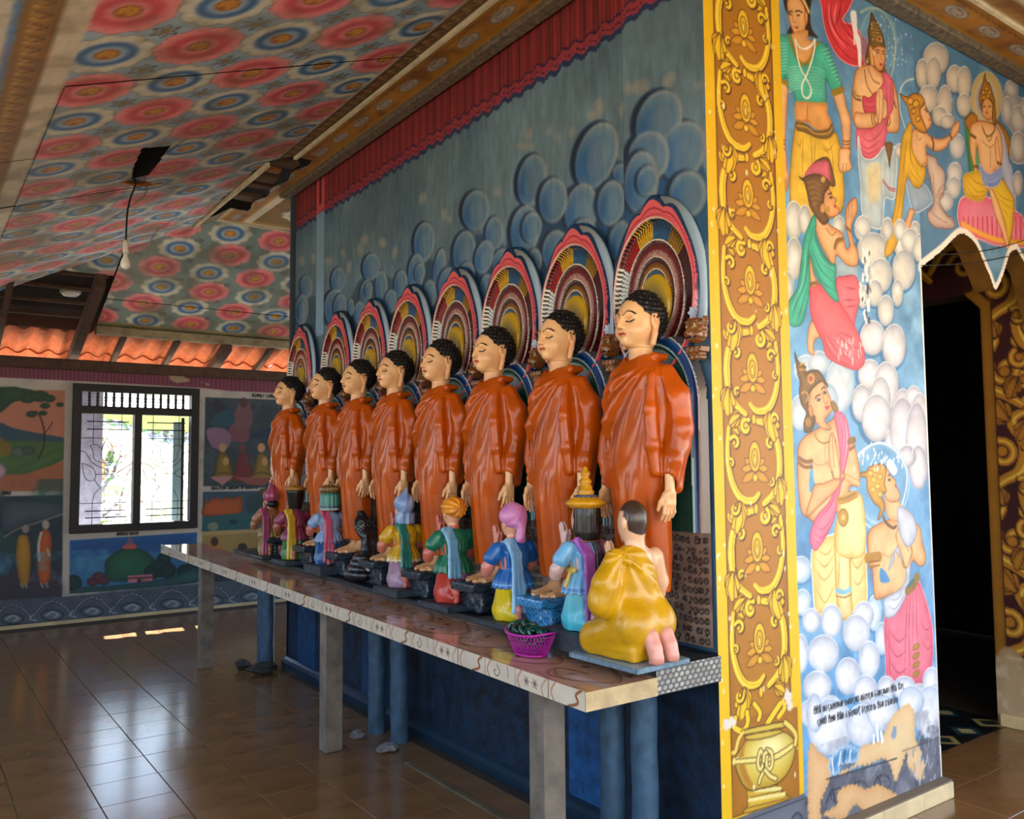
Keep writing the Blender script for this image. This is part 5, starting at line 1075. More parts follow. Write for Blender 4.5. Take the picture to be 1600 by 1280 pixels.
def lotusg(x, y, s):
    for a in (0.2, 0.75, 1.3, 1.85, 2.4, 2.95): cv.B(W_([(x, y), (x+0.05*math.cos(a-0.35), y-0.02+0.05*math.sin(a-0.35)), (x+0.085*math.cos(a), y-0.03+0.085*math.sin(a)), (x+0.05*math.cos(a+0.35), y-0.02+0.05*math.sin(a+0.35))]), 'e0a424', 'c08010', 0.008, YD, 0.003)
    cv.E(x, y+0.035, 0.036, 0.062, YL, edge=YE, ew=0.01, line=YD, lw=0.0045); cv.E(x, y+0.03, 0.020, 0.038, 'e4ac18', line=YD, lw=0.004); cv.E(x, y+0.022, 0.009, 0.02, 'f6d850', line=YD, lw=0.003)
    for a in (-0.4, -2.75): cv.B(W_([(x, y-0.03), (x+0.05*math.cos(a-0.4), y-0.03+0.05*math.sin(a-0.4)), (x+0.09*math.cos(a), y-0.03+0.09*math.sin(a)), (x+0.05*math.cos(a+0.4), y-0.03+0.05*math.sin(a+0.4))]), 'd89a20', 'b87810', 0.008, YD, 0.003)
    cv.E(x, y-0.05, 0.016, None, YL, edge=YE, ew=0.005, line=YD, lw=0.0035)
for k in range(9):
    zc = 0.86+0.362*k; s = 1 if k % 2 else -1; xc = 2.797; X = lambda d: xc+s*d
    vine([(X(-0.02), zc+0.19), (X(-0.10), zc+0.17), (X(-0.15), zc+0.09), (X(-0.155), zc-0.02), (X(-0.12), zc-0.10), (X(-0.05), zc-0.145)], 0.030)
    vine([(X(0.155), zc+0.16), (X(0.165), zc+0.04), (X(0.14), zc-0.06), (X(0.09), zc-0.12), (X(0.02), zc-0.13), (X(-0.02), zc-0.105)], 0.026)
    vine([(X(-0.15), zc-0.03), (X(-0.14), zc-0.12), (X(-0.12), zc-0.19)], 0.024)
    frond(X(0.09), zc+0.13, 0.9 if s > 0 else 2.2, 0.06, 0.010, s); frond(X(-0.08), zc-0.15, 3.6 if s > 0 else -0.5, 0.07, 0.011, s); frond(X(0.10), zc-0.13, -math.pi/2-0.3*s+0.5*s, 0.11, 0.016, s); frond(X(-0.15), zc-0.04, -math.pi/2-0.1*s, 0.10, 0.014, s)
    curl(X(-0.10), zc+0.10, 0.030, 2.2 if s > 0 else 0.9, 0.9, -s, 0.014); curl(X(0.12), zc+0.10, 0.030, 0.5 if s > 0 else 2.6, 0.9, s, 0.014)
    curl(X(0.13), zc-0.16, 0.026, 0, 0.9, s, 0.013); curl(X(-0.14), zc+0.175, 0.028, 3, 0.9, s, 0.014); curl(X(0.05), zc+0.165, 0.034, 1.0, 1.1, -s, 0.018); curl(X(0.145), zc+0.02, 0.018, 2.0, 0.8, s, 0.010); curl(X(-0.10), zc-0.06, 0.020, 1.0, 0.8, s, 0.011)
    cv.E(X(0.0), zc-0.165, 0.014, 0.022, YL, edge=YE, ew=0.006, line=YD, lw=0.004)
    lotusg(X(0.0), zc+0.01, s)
# vase at the foot, in measured pixels
crop(cv, 1120, 1100, 4.444, w2)
cv.B(pts('108,120 560,20 575,640 108,790'), 'b27512', 'a06410', 0.05, smooth=False)
frs = cv.xf; 
Sx('210,60 215,130 180,190 120,160 130,100', YD, 0.030); Sx('210,60 215,130 180,190 120,160 130,100', YL, 0.022); Sx('260,0 300,60 290,110', YD, 0.028); Sx('260,0 300,60 290,110', YL, 0.020); Sx('350,140 400,60 440,0', YD, 0.034); Sx('350,140 400,60 440,0', YL, 0.026); Sx('430,90 470,30 460,-20', YL, 0.02)
B('210,600 265,590 265,560 410,565 440,600 490,640 495,665 200,760 215,700', 'e2b93a', 'b88a18', 0.015, '5a3a0c', 0.004); Sx('262,600 440,590', 'f2e08c', 0.016); Sx('225,670 470,625', 'f2e08c', 0.014); Sx('205,725 490,655', '6a4408', 0.004); Sx('230,650 460,600', '6a4408', 0.004)
B('210,250 180,290 135,360 125,400 140,470 180,560 230,600 300,590 400,565 480,500 530,400 545,290 520,230 460,195 330,210', 'e0c24c', 'b08a1c', 0.03, '4a3008', 0.005, light=('f6eca4', 0.25, 0.35, 0.6))
B('210,250 160,330 150,430 200,560 260,590 200,440 190,330', 'a8701c', 'c08a24', 0.02); Sx('125,400 280,390 400,370 545,280', 'f0dc7c', 0.028); Sx('125,420 290,408 420,385 540,300', '7a5410', 0.005); Sx('130,385 280,370 400,350 540,262', '7a5410', 0.005)
B('215,215 430,180 440,205 330,240 215,250', 'e6cc60', 'b08a1c', 0.01, '4a3008', 0.004); B('190,180 450,125 475,145 460,165 200,215 185,200', 'ecd468', 'b8941c', 0.012, '4a3008', 0.005)
Sx('475,130 520,170 550,220 545,280', '6a4408', 0.030); Sx('475,130 520,170 550,220 545,280', 'e8cc5c', 0.020); Sx('180,200 150,250 130,330 110,340', 'e8cc5c', 0.016)
for P in ('300,330 285,400 295,450 315,440 320,360 305,325', '345,320 380,340 385,420 365,455 345,430 350,340', '330,460 305,510 295,545', '335,460 370,500 410,520', '325,400 330,350 345,340'): Sx(P, '5a3a0c', 0.024); Sx(P, 'f0dc84', 0.015)
# dark painted strip by the corner below the ledge, chips of plaster
for i in range(70):
    x = rs.choice([2.57+rs.gauss(0, 0.01), 3.0+rs.gauss(0, 0.02), rs.uniform(2.6, 3.0)]); z = rs.uniform(0.3, 3.4)
    cv.xf = lambda P: np.asarray(P, float)-[MX, 0]
    cv.E(x, z, rs.uniform(0.002, 0.008), rs.uniform(0.003, 0.014), 'f4ead0', n=6, op=0.9)
cv.wob = 0.004; cv.B(W_([(2.56, 0.595), (2.60, 0.585), (2.645, 0.60), (2.63, 0.63), (2.57, 0.625)]), 'e8dccc', smooth=False); cv.B(W_([(2.95, 0.63), (2.975, 0.585), (2.995, 0.60), (2.99, 0.66), (2.965, 0.69), (2.94, 0.665)]), 'e8dccc', smooth=False); cv.wob = 0
cv.S([(4.137, 0.0), (4.128, 2.62)], 'efe9dc', 0.020, smooth=False)
# arch scallops
oc = lambda s: [onY(1420+a/5.817, 340+b/5.817, YS)[[0, 2]] for a, b in pts(s)]
inner = oc('110,460 150,420 300,300 430,170 490,145 560,185 620,260 680,400 740,540 790,655 850,540 900,380 930,310 980,285')
arch = [np.array([4.137, 2.56])]+[np.array(p) for p in crom(inner, 4, False)]+[np.array([5.22, 2.80]), np.array([5.34, 2.72]), np.array([5.44, 2.52]), np.array([5.50, 2.40])]
arch[0] = np.array([4.13, 2.585])
keepM = lambda U, V: ~inpoly(U+MX, V, np.array(arch+[np.array([5.6, -1]), np.array([4.137, -1])]))
cv.xf = lambda P: np.asarray(P, float)-[MX, 0]
cv.S(np.array(arch)[:10], 'f2ece0', 0.05, smooth=False)
M_mural = mat('mural_paint', attr=True, rough=0.5, noise=0.05, nscale=9, bump=0.06, bscale=40)
wS = structure(obj('wall_south', cv.mesh('wall_south', (MX, YS, 0), (1, 0, 0), (0, 0, 1), keepM), M_mural)); tag(wS, 'mural wall of praying figures on clouds with a gilded corner pilaster')
# right part above the arch
cr_ = Canvas(1.7, 1.75, 0.0075, '4f7fa4'); RX, RZ = 4.137, 2.12
w2R = lambda q: (lambda r: (r[0]-RX, r[2]-RZ))(onY(q[0], q[1], YS))
cr_.noise(0.7, 0.2, 71, tint='7fa6c0'); cr_.noise(0.6, 0.3, 72, tint='33608a')
_c = cv; cv = cr_
crop(cv, 1400, 80, 5.12, w2R)
bg(cl, '3a5e80'); bp(cl, c='bdb0a2', e='8a8684', hl='d6c6ae')
bp([(490, 760, 60, 100), (470, 980, 60, 90), (460, 1090, 60, 90), (400, 1200, 60, 80)], c='bab6b8', e='8a8c98', hl='d8d2c6')
kneeling()
cv = _c
seated(cr_)
cv = cr_; cv.xf = lambda P: np.asarray(P, float)-[RX, RZ]
cv.S(np.array(arch)+[0, 0.008], 'f2ece0', 0.05, smooth=False)
keepR = lambda U, V: ~inpoly(U+RX, V+RZ, np.array(arch+[np.array([5.6, -1]), np.array([4.0, -1])]))
wS2 = structure(obj('wall_south_arch', cv.mesh('wall_south_arch', (RX, YS, RZ), (1, 0, 0), (0, 0, 1), keepR), M_mural)); tag(wS2, 'mural above the scalloped arch with a seated haloed figure')
# thickness: scalloped soffit and pier side, back face
b = MB(); A = np.array(arch)
V = [(p[0], YS, p[1]) for p in A]+[(p[0], YS+0.11, p[1]) for p in A]; n = len(A)
b.add(V, [(i, i+1, n+i+1, n+i) for i in range(n-1)])
sof = structure(b.build('wall_arch_soffit', mat('soffit', '7c5416', 0.7, 0.3, 12), smooth=True))
structure(MB().box((XW+0.004, YS+0.004, 0), (4.128, YS+0.30, ZC)).build('wall_pier', mat('pier_white', 'e6e0d4', 0.6, 0.1, 5)))
bk = MB(); P = [(4.13, 2.585)]+[tuple(p) for p in A]+[(5.5, ZC), (4.13, ZC)]
V = [(p[0], YS+0.11, p[1]) for p in A]+[(p[0], YS+0.11, ZC) for p in A]; bk.add(V, [(i, i+1, n+i+1, n+i) for i in range(n-1)]); structure(bk.build('wall_arch_back', mat('pier_white')))
# east reveal wall with maroon scrollwork and the dark doorway
cv = Canvas(1.9, ZC, 0.0085, '3d1218'); JX, JY = 5.5, 2.06
cv.xf = lambda P: np.asarray(P, float)
G1, G2, G3 = 'b87a20', '7c4c10', '2a0c0c'
YL, YE, YD = G1, '8a5814', G3
mxs = cv.xf
W_ = lambda L: np.array(L, float)
for k in range(7):
    zc = 0.35+0.52*k
    for xo, s, dz_ in ((0.20, 1 if k % 2 else -1, 0.0), (0.41, -1 if k % 2 else 1, 0.26)):
        zc = 0.35+0.52*k+dz_; X = lambda d: xo+s*d*0.8
        vine([(X(-0.16), zc+0.26), (X(-0.05), zc+0.20), (X(-0.14), zc+0.05), (X(-0.10), zc-0.10), (X(0.02), zc-0.16), (X(0.12), zc-0.22)], 0.062)
        curl(X(0.03), zc, 0.095, 0.4, 1.2, s, 0.046); frond(X(0.10), zc-0.05, -1.2, 0.12, 0.02, s); curl(X(-0.13), zc-0.20, 0.06, 1, 1.0, s, 0.036); curl(X(0.12), zc+0.18, 0.055, 2, 1.0, -s, 0.034); frond(X(-0.03), zc+0.2, 0.9, 0.14, 0.028, s)
for k in range(5):
    x = 0.62+0.42*k; vine([(x-0.2, 2.80), (x-0.05, 2.95), (x+0.10, 3.0), (x+0.22, 2.85)], 0.05); curl(x, 2.86, 0.10, 0.4, 1.2, 1, 0.035); frond(x+0.12, 3.0, 1.0, 0.16, 0.025, 1); curl(x+0.2, 3.15, 0.07, 2, 1.0, -1, 0.03); curl(x, 3.3, 0.09, 2, 1.0, 1, 0.03); vine([(x-0.2, 3.1), (x, 3.2), (x+0.2, 3.35)], 0.04)
d0 = 0.53; dt = 2.68
cv.B(W_([(d0-0.07, 0.0), (d0+0.5, 0.0), (d0+0.5, dt-0.1), (d0, dt-0.1)]), '3d1218', smooth=False); cv.B(W_([(d0-0.07, 0.0), (d0, 0.0), (d0, dt-0.11), (d0+0.10, dt), (d0+0.02, dt+0.02), (d0-0.07, dt-0.08)]), 'a8741c', '8a5a10', 0.03, line=G3, lw=0.004, smooth=False)
cv.B(W_([(-0.1, 0.0), (d0, 0.0), (d0, 0.36), (d0-0.08, 0.48), (0.3, 0.38), (0.2, 0.42), (0.05, 0.30), (-0.1, 0.32)]), 'c8ae88', 'a88a60', 0.05); cv.noise(0.7, 0.06, 75, tint='e4d4c0', region=(cv.v[:, None] < 0.42)*1.0)
door = np.array([(d0, -1), (d0, dt-0.11), (d0+0.10, dt), (1.55, dt), (1.55, -1)])
me = cv.mesh('wall_east', (JX, JY, 0), (0, 1, 0), (0, 0, 1), lambda U, V: ~inpoly(U, V, door)); me.flip_normals()
wE = structure(obj('wall_east', me, mat('reveal_paint', attr=True, rough=0.6, noise=0.1, nscale=9))); tag(wE, 'maroon reveal wall with ochre scrollwork beside the dark doorway')
b = MB(); b.box((JX+0.002, JY, 0), (JX+0.25, JY+d0-0.002, ZC)); b.box((JX+0.002, JY+d0-0.002, dt+0.001), (JX+0.25, JY+1.9, ZC)); b.box((JX+0.002, JY+1.551, 0), (JX+0.25, JY+1.9, ZC))
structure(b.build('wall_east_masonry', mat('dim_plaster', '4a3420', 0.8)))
# dark room beyond and passage end
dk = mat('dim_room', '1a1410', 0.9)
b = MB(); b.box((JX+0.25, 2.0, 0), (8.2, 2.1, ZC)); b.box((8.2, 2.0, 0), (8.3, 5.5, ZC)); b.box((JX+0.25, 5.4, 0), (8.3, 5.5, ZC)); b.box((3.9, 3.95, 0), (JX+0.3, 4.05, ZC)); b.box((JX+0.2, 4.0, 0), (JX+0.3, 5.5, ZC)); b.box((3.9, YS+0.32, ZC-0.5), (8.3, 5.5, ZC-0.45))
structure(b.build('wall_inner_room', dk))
# tiled skirting of the mural wall and reveal
o = MB(); o.box((3.0, YS-0.012, 0), (3.055, YS, 0.0))
sk = structure(empty('baseboard_south', (0, 0, 0))); tag(sk, 'cream tile skirting at the foot of the mural wall')
cvb = mat('skirting_tile', 'e0c894', 0.3, 0.22, 7)
for x0, x1 in ((2.56, 2.88), (2.88, 3.21), (3.21, 3.54), (3.54, 3.87), (3.87, 4.137)):
    MB().box((x0+0.001, YS-0.055, 0), (x1-0.001, YS-0.001, 0.075), 0.003).build('tile', cvb, sk)
MB().box((2.56, YS-0.05, 0.0751), (4.137, YS-0.001, 0.083)).build('mortar_cap', mat('mortar', '7a6e5c', 0.9), sk)
for y0, y1 in ((1.75, 2.08), (2.08, 2.41), (2.41, 2.56)):
    MB().box((JX-0.03, y0+0.001, 0), (JX-0.001, y1-0.001, 0.072), 0.003).build('tile', cvb, sk)
structure(MB().box((JX, 1.6, 0), (JX+0.25, JY, ZC)).build('wall_east_front', mat('dim_plaster')))
# wires sagging across the arch
for i, (p, q, s_) in enumerate((((1448, 413), (1612, 355), 4), ((1480, 400), (1612, 372), 5))):
    a = onY(p[0], p[1], YS-0.03+0.0*i); c = onY(q[0], q[1], YS-0.03)
    if i == 0: a = onY(1440, 415, YS-0.02); c = onY(1620, 378, YS-0.02)
    else: a = onY(1470, 398, YS-0.03); c = onY(1620, 358, YS-0.03)
    c = c+(c-a)*0.3
    b = MB().tube([a+(c-a)*t-np.array([0, 0, 0.05*math.sin(math.pi*t)]) for t in np.linspace(0, 1, 12)], 0.0025, 5)
    tag(b.build('cable', mat('black_rubber', '0c0c0c', 0.5)), ('upper' if i else 'lower')+' thin black cable sagging across the scalloped arch', 'cable')
# ================================================================== ALTAR TABLE, LEDGE, NICHES
def tz(y): return 0.845+0.0133*(y-2.2)
TX0, TX1, TY0, TY1 = 1.87, 2.205, 2.20, 7.95
tbl = empty('altar_table', (2.0, 2.6, 0), label='long altar table topped and edged with patterned tan tiles on concrete legs', cat='table')
def loc_(o): o.matrix_parent_inverse = Matrix.Translation((-2.0, -2.6, 0)); return o
Mcon = mat('concrete', '7c7164', 0.8, 0.35, 12, 0.4, 40)
Mpat = mat('tile_glaze', attr=True, rough=0.10, noise=0.06, nscale=6, coat=0.3)
cv = Canvas(TY1-TY0, TX1-TX0, 0.0065, 'bf9478'); cv.noise(0.14, 0.12, 81); cv.noise(0.5, 0.2, 82, tint='a87858', sx=2); cv.noise(0.4, 0.25, 83, tint='d8b8a4', sx=2)
rs = random.Random(21)
for k in range(18):
    u = 0.16+0.33*k
    for q, w_ in ((0, 0.007), (0.02, 0.004)): cv.S([(u+0.12+q, 0.01), (u-0.02+q, 0.07), (u-0.13+q, 0.16), (u-0.04+q, 0.26), (u+0.10-q, 0.29-q), (u+0.15, 0.20), (u+0.02, 0.17)], '6e3a22', w_, op=0.85)
    cv.S([(u-0.16, 0.05), (u-0.05, 0.03), (u+0.10, 0.05), (u+0.2, 0.12)], '7a4428', 0.005, op=0.8); cv.S([(u-0.16, 0.31), (u, 0.33), (u+0.16, 0.30)], '7a4428', 0.005, op=0.8)
    for dx, dy in ((0.05, 0.22), (-0.09, 0.07), (0.10, 0.11)):
        for a in range(5): cv.S([(u+dx, dy), (u+dx+0.018*math.cos(a*1.256), dy+0.018*math.sin(a*1.256))], '5c2c1c', 0.006, smooth=False, op=0.85)
tile_meshes = 0
for k in range(18):
    u0, u1 = 0.33*k, min(0.33*(k+1), cv.U)
    me = cv.mesh('tile', (0, TY0, 0), (0, 1, 0), (-1, 0, 0), lambda U, V: (U > u0+0.001) & (U < u1-0.0005))
    co = np.empty(len(me.vertices)*3, np.float32); me.vertices.foreach_get('co', co); co = co.reshape(-1, 3); co[:, 0] += TX1; co[:, 2] = tz(co[:, 1])+rs.uniform(-0.0006, 0.0004)
    me.vertices.foreach_set('co', co.ravel()); me.flip_normals() if False else None
    me.update(); loc_(obj('tile', me, Mpat, tbl))
FH = 0.066
cv = Canvas(TY1-TY0, FH, 0.0042, 'd8cab4'); cv.noise(0.08, 0.1, 84)
for k in range(29):
    u = 0.2*k
    cv.S([(u, 0), (u, FH)], '6c5440', 0.003, smooth=False, op=0.8)
    m_ = k % 3
    if m_ == 0: cv.S([(u+0.02, FH), (u+0.05, 0.045), (u+0.04, 0.02), (u+0.09, 0.0)], 'a8653c', 0.010); cv.S([(u+0.02, FH), (u+0.05, 0.045), (u+0.04, 0.02), (u+0.09, 0.0)], '5c2c1c', 0.003)
    elif m_ == 1:
        cv.S([(u+0.01, FH), (u+0.04, 0.03), (u+0.03, 0)], 'c08c70', 0.006)
        for cx in (0.08, 0.13):
            for a in range(6): cv.S([(u+cx, 0.033), (u+cx+0.017*math.cos(a*1.05), 0.033+0.017*math.sin(a*1.05))], '54342c', 0.0035, smooth=False)
    else: cv.S([(u+0.05, 0.06), (u+0.045, 0.02)], '6c4434', 0.003); cv.S([(u+0.12, 0.055), (u+0.10, 0.03), (u+0.12, 0.012), (u+0.14, 0.025), (u+0.125, 0.035)], '54342c', 0.0035)
    cv.S([(u+0.16, FH), (u+0.185, 0.03), (u+0.17, 0)], 'b4785a', 0.006)
for k in range(29):
    u0, u1 = 0.2*k, min(0.2*(k+1), cv.U)
    if u1 <= u0: break
    me = cv.mesh('edge_tile', (TX0-0.002, TY0, 0), (0, 1, 0), (0, 0, 1), lambda U, V: (U > u0+0.001) & (U < u1-0.0005)); me.flip_normals()
    co = np.empty(len(me.vertices)*3, np.float32); me.vertices.foreach_get('co', co); co = co.reshape(-1, 3)
    curlup = 0.012*np.clip((co[:, 1]-7.4)/0.5, 0, 1)
    co[:, 2] = co[:, 2]-FH+tz(co[:, 1])+0.001+curlup; me.vertices.foreach_set('co', co.ravel()); me.update(); loc_(obj('edge_tile', me, Mpat, tbl))
b = MB(); x0, x1 = TX0, TX1; y0, y1 = TY0+0.0015, TY1
b.add([(x0, y0, tz(y0)-FH), (x1, y0, tz(y0)-FH), (x1, y1, tz(y1)-FH), (x0, y1, tz(y1)-FH), (x0, y0, tz(y0)-0.002), (x1, y0, tz(y0)-0.002), (x1, y1, tz(y1)-0.002), (x0, y1, tz(y1)-0.002)], [(0, 3, 2, 1), (4, 5, 6, 7), (0, 1, 5, 4), (1, 2, 6, 5), (2, 3, 7, 6), (3, 0, 4, 7)])
loc_(b.build('slab', mat('render_cream', 'c9b184', 0.8, 0.25, 14, 0.5, 40), tbl))
for y, wx, m_ in ((2.60, 0.05, Mcon), (4.60, 0.05, Mcon), (7.07, 0.05, Mcon)):
    lg = MB(); h = tz(y)-FH-0.001; lg.box((1.965, y-0.045, 0), (2.065, y+0.045, h), 0.006); loc_(lg.build('leg', m_, tbl))
# ---- stone ledge on twisted columns
LX0, LX1, LY0, LY1 = 2.205, XW-0.001, 2.205, 7.0
def lz(y): return 0.872+0.0133*(y-2.2)
led = empty('stone_ledge', (2.38, 2.6, 0), label='dark painted stone ledge on twisted columns along the statue wall', cat='ledge')
def loc2(o): o.matrix_parent_inverse = Matrix.Translation((-2.38, -2.6, 0)); return o
b = MB(); x0, x1, y0, y1 = LX0, LX1, LY0, LY1; yb = YW2
def slabz(b, x0, x1, y0, y1, zt, zb):
    b.add([(x0, y0, zb(y0)), (x1, y0, zb(y0)), (x1, y1, zb(y1)), (x0, y1, zb(y1)), (x0, y0, zt(y0)), (x1, y0, zt(y0)), (x1, y1, zt(y1)), (x0, y1, zt(y1))], [(0, 3, 2, 1), (4, 5, 6, 7), (0, 1, 5, 4), (1, 2, 6, 5), (2, 3, 7, 6), (3, 0, 4, 7)])
slabz(b, x0, x1, y0+0.003, y1, lambda y: lz(y), lambda y: lz(y)-0.095)
loc2(b.build('ledge_slab', mat('ledge_paint', '20262c', 0.45, 0.6, 16, 0.5, 50), led))
cv = Canvas(LX1-LX0, 0.105, 0.0026, '9a9690')
for j in range(6):
    for i in range(13):
        x = (i+0.5*(j % 2))*0.029; z = 0.008+j*0.0185
        cv.B([(x-0.013, z+0.002), (x-0.008, z+0.014), (x+0.002, z+0.017), (x+0.013, z+0.010), (x+0.010, z-0.001), (x-0.004, z-0.004)], random.choice(['b4b0a8', 'a8a49c', 'c2beb4', '98948c']), '7c7a74', 0.004, '3c3e42', 0.0028)
me = cv.mesh('stone_face', (LX0, LY0+0.001, lz(2.2)-0.104), (1, 0, 0), (0, 0, 1), lambda U, V: V > 0.012+0.02*(U/0.34)*0)
loc2(obj('stone_face', me, mat('stone_face', attr=True, rough=0.7, bump=0.4, bscale=60), led))
Mcolm = mat('column_blue', '3f5c74', 0.45, 0.35, 14, 0.3, 40)
tw = MB(); V = []; seg = 24; nz = 40; H = 0.775
for i in range(nz+1):
    z = H*i/nz; 
    for k in range(seg):
        a = 2*math.pi*k/seg; r = 0.050+0.004*abs(math.sin(1.5*(a-z*7.0)))
        if z < 0.02 or z > H-0.02: r = 0.053
        V.append((r*math.cos(a), r*math.sin(a), z))
F = [(i*seg+k, i*seg+(k+1) % seg, (i+1)*seg+(k+1) % seg, (i+1)*seg+k) for i in range(nz) for k in range(seg)]
tw.add(V, F); twm = tw.mesh('column', smooth=True); twm.materials.append(Mcolm)
for x, y in ((2.365, 2.62), (2.395, 2.47), (2.373, 4.74), (2.397, 4.50), (2.44, 6.92), (2.40, 6.72)):
    o = bpy.data.objects.new('column', twm); COL.objects.link(o); o.parent = led; loc2(o); o.location = (x, y, 0.0); o.scale = (1, 1, (lz(y)-0.096)/H)
# rubble at the column feet
def rock(name, x, y, r, sd, lab, m_, fl_=0.5):
    b = MB(); rr = random.Random(sd); V = []; F = []; 
    nu, nv = 10, 6
    for j in range(nv+1):
        for i in range(nu):
            th = math.pi*j/nv; ph = 2*math.pi*i/nu; q = r*(1+rr.uniform(-0.25, 0.25)); V.append((q*math.sin(th)*math.cos(ph)*1.3, q*math.sin(th)*math.sin(ph), r*fl_+q*math.cos(th)*fl_))
    for v in range(len(V)): V[v] = (V[v][0], V[v][1], max(0.0, V[v][2]))
    F = [(j*nu+i, j*nu+(i+1) % nu, (j+1)*nu+(i+1) % nu, (j+1)*nu+i) for j in range(nv) for i in range(nu)]
    b.add(V, F); return tag(b.build(name, m_, loc=(x, y, 0)), lab, 'rubble')
Mrk = mat('rubble', '8c8688', 0.8, 0.5, 18, 0.6, 40); Mrk2 = mat('rubble_dark', '3c3a38', 0.8, 0.5, 18, 0.6, 40)
rock('mortar_lump', 2.27, 4.40, 0.055, 1, 'pale mortar lump in front of the middle twisted columns', Mrk, 0.35)
rock('mortar_lump', 2.23, 4.70, 0.035, 2, 'small mortar chip beside the middle concrete leg', Mrk, 0.7)
rock('mortar_lump', 2.32, 6.60, 0.085, 3, 'broken dark masonry at the foot of the far columns', Mrk2, 0.5)
rock('mortar_lump', 2.24, 6.82, 0.05, 4, 'small dark masonry chunk behind the far broken masonry', Mrk2, 0.8)
# long shallow floor channel edging beneath the table
o = MB().box((2.24, 2.3, 0.0), (2.275, 4.15, 0.012), 0.003).build('floor_strip', mat('strip', '6c5c44', 0.6, 0.3, 8)); tag(o, 'thin raised mortar strip on floor beneath the altar', 'strip')

# ---- niches: halo, body panel, inscription, lion mask and pedestal for each statue
NYC = [2.497, 3.02, 3.545, 4.08, 4.63, 5.165, 5.715, 6.405]
BX = 2.385
BYC = [2.447, 2.962, 3.496, 4.012, 4.548, 5.055, 5.585, 6.282]
ORD = ['nearest the gilded corner pilaster', 'second from the gilded pilaster', 'third from the gilded pilaster', 'fourth from the gilded pilaster', 'fifth from the gilded pilaster', 'sixth from the gilded pilaster', 'second from the far end', 'at the far end of the row']
cv = Canvas(0.60, 0.86, 0.0032, '2a5c8c')
U, V = np.meshgrid(cv.u-0.30, cv.v-0.40)       # centre of the oval
rho = np.sqrt((U/0.252)**2+((V)/(0.345))**2); th = np.degrees(np.arctan2(V/0.345, -U/0.252)) % 360    # u runs along +y, so 180 deg is the far side ... mirrored on view
im = cv.img
def ring(r0, r1, c, k=1.0): m_ = ((rho >= r0) & (rho < r1)); im[m_] += (hx(c)-im[m_])*k
# flame-edged surround
amp = np.clip((V-0.16)/0.18, 0, 1)
cusp = 0.19*amp*(0.35+0.65*np.abs(np.cos(U*22.0)))*np.exp(-(U/0.17)**2)+0.05*np.clip(V/0.3, 0, 1)*np.exp(-(U/0.2)**2)
ring(0, 3, '1f4f80')
m_ = rho < 1.075+cusp*0.9; im[m_] = hx('173a5e')
m_ = rho < 1.01+cusp*0.75; im[m_] = hx('e0646a')
m_ = (rho < 1.01+cusp*0.75) & (rho > 0.985+cusp*0.35) & (rho < 1.0+cusp*0.42); im[m_] = hx('b03848')
ring(0.945, 0.965, 'd8b8a8'); m_ = rho < 0.945; im[m_] = hx('1c0c0e')
def feathers(r0, r1, cols, n, dark='160c0e'):
    ph = th*n/360; fr = ph-np.floor(ph); tt = (rho-r0)/(r1-r0); m_ = (tt >= 0) & (tt < 1)
    wv = 0.12*np.sin(tt*18)*(tt > 0.45); edge = np.abs(fr+wv-0.5)
    for a0, a1, c, c2 in cols:
        q = m_ & (th >= a0) & (th < a1); base = hx(c)+(hx(c2)-hx(c))*tt[..., None]*0.9; im[q] = base[q]
    q = m_ & (edge > 0.40-0.22*np.clip((tt-0.45)/0.55, 0, 1)); im[q] = hx(dark)
MR, MD = '6c1a1e', '3c0e12'
feathers(0.70, 0.945, [(0, 38, '4a1216', '2a0a0c'), (38, 62, '9a7418', '6c5010'), (62, 92, '2a6490', '1c4468'), (92, 120, 'd8ac1c', 'c8981c'), (120, 150, 'b0141c', '8c1014'), (150, 184, 'b8ccd8', 'f0e8d8'), (184, 215, '4a1216', '2a0a0c'), (215, 240, '2a5478', '18304c'), (240, 270, '9a7418', '6c5010'), (270, 360, '4a1216', '2a0a0c')], 96)
ring(0.685, 0.705, 'e0d4c0')
feathers(0.575, 0.685, [(0, 360, '7c1e22', '541418')], 80); feathers(0.49, 0.575, [(0, 360, 'c0988c', 'a87c74')], 120, '5c3430'); ring(0.48, 0.492, 'e0cfc0')
feathers(0.42, 0.48, [(0, 360, '4a1416', '2c0c10')], 60); feathers(0.345, 0.42, [(0, 360, '9c6a1c', '7c4c14')], 70, '40200c'); ring(0.335, 0.348, 'e4d8c4'); feathers(0.27, 0.335, [(0, 360, '2c5c84', '183c5c')], 46, '0c1420')
halo_mask = rho < 1.10+cusp
def hdisp(Ug, Vg):
    d = np.zeros(Ug.shape+(3,)); e = np.clip((1.075+cusp-rho)/0.075, 0, 1); e = e*e*(3-2*e); prof = 0.028*e+0.012*np.exp(-((rho-0.97)/0.03)**2)+0.007*np.exp(-((rho-0.695)/0.015)**2)+0.006*np.exp(-((rho-0.485)/0.012)**2)+0.005*np.exp(-((rho-0.342)/0.012)**2)-0.014*(rho < 0.93)*e
    d[..., 0] = -prof+0.037*(1-e); return d
hk = lambda Uc_, Vc_: np.sqrt(((Uc_-0.30)/0.252)**2+((Vc_-0.40)/0.345)**2) < 1.09+0.20*np.clip((Vc_-0.40-0.16)/0.18, 0, 1)*np.exp(-((Uc_-0.3)/0.17)**2)
halo_me = cv.mesh('halo', (0, -0.30, -0.40), (0, 1, 0), (0, 0, 1), hk, hdisp); halo_me.flip_normals(); halo_me.polygons.foreach_set('use_smooth', np.ones(len(halo_me.polygons), bool)); halo_me.materials.append(M_paint_gloss)
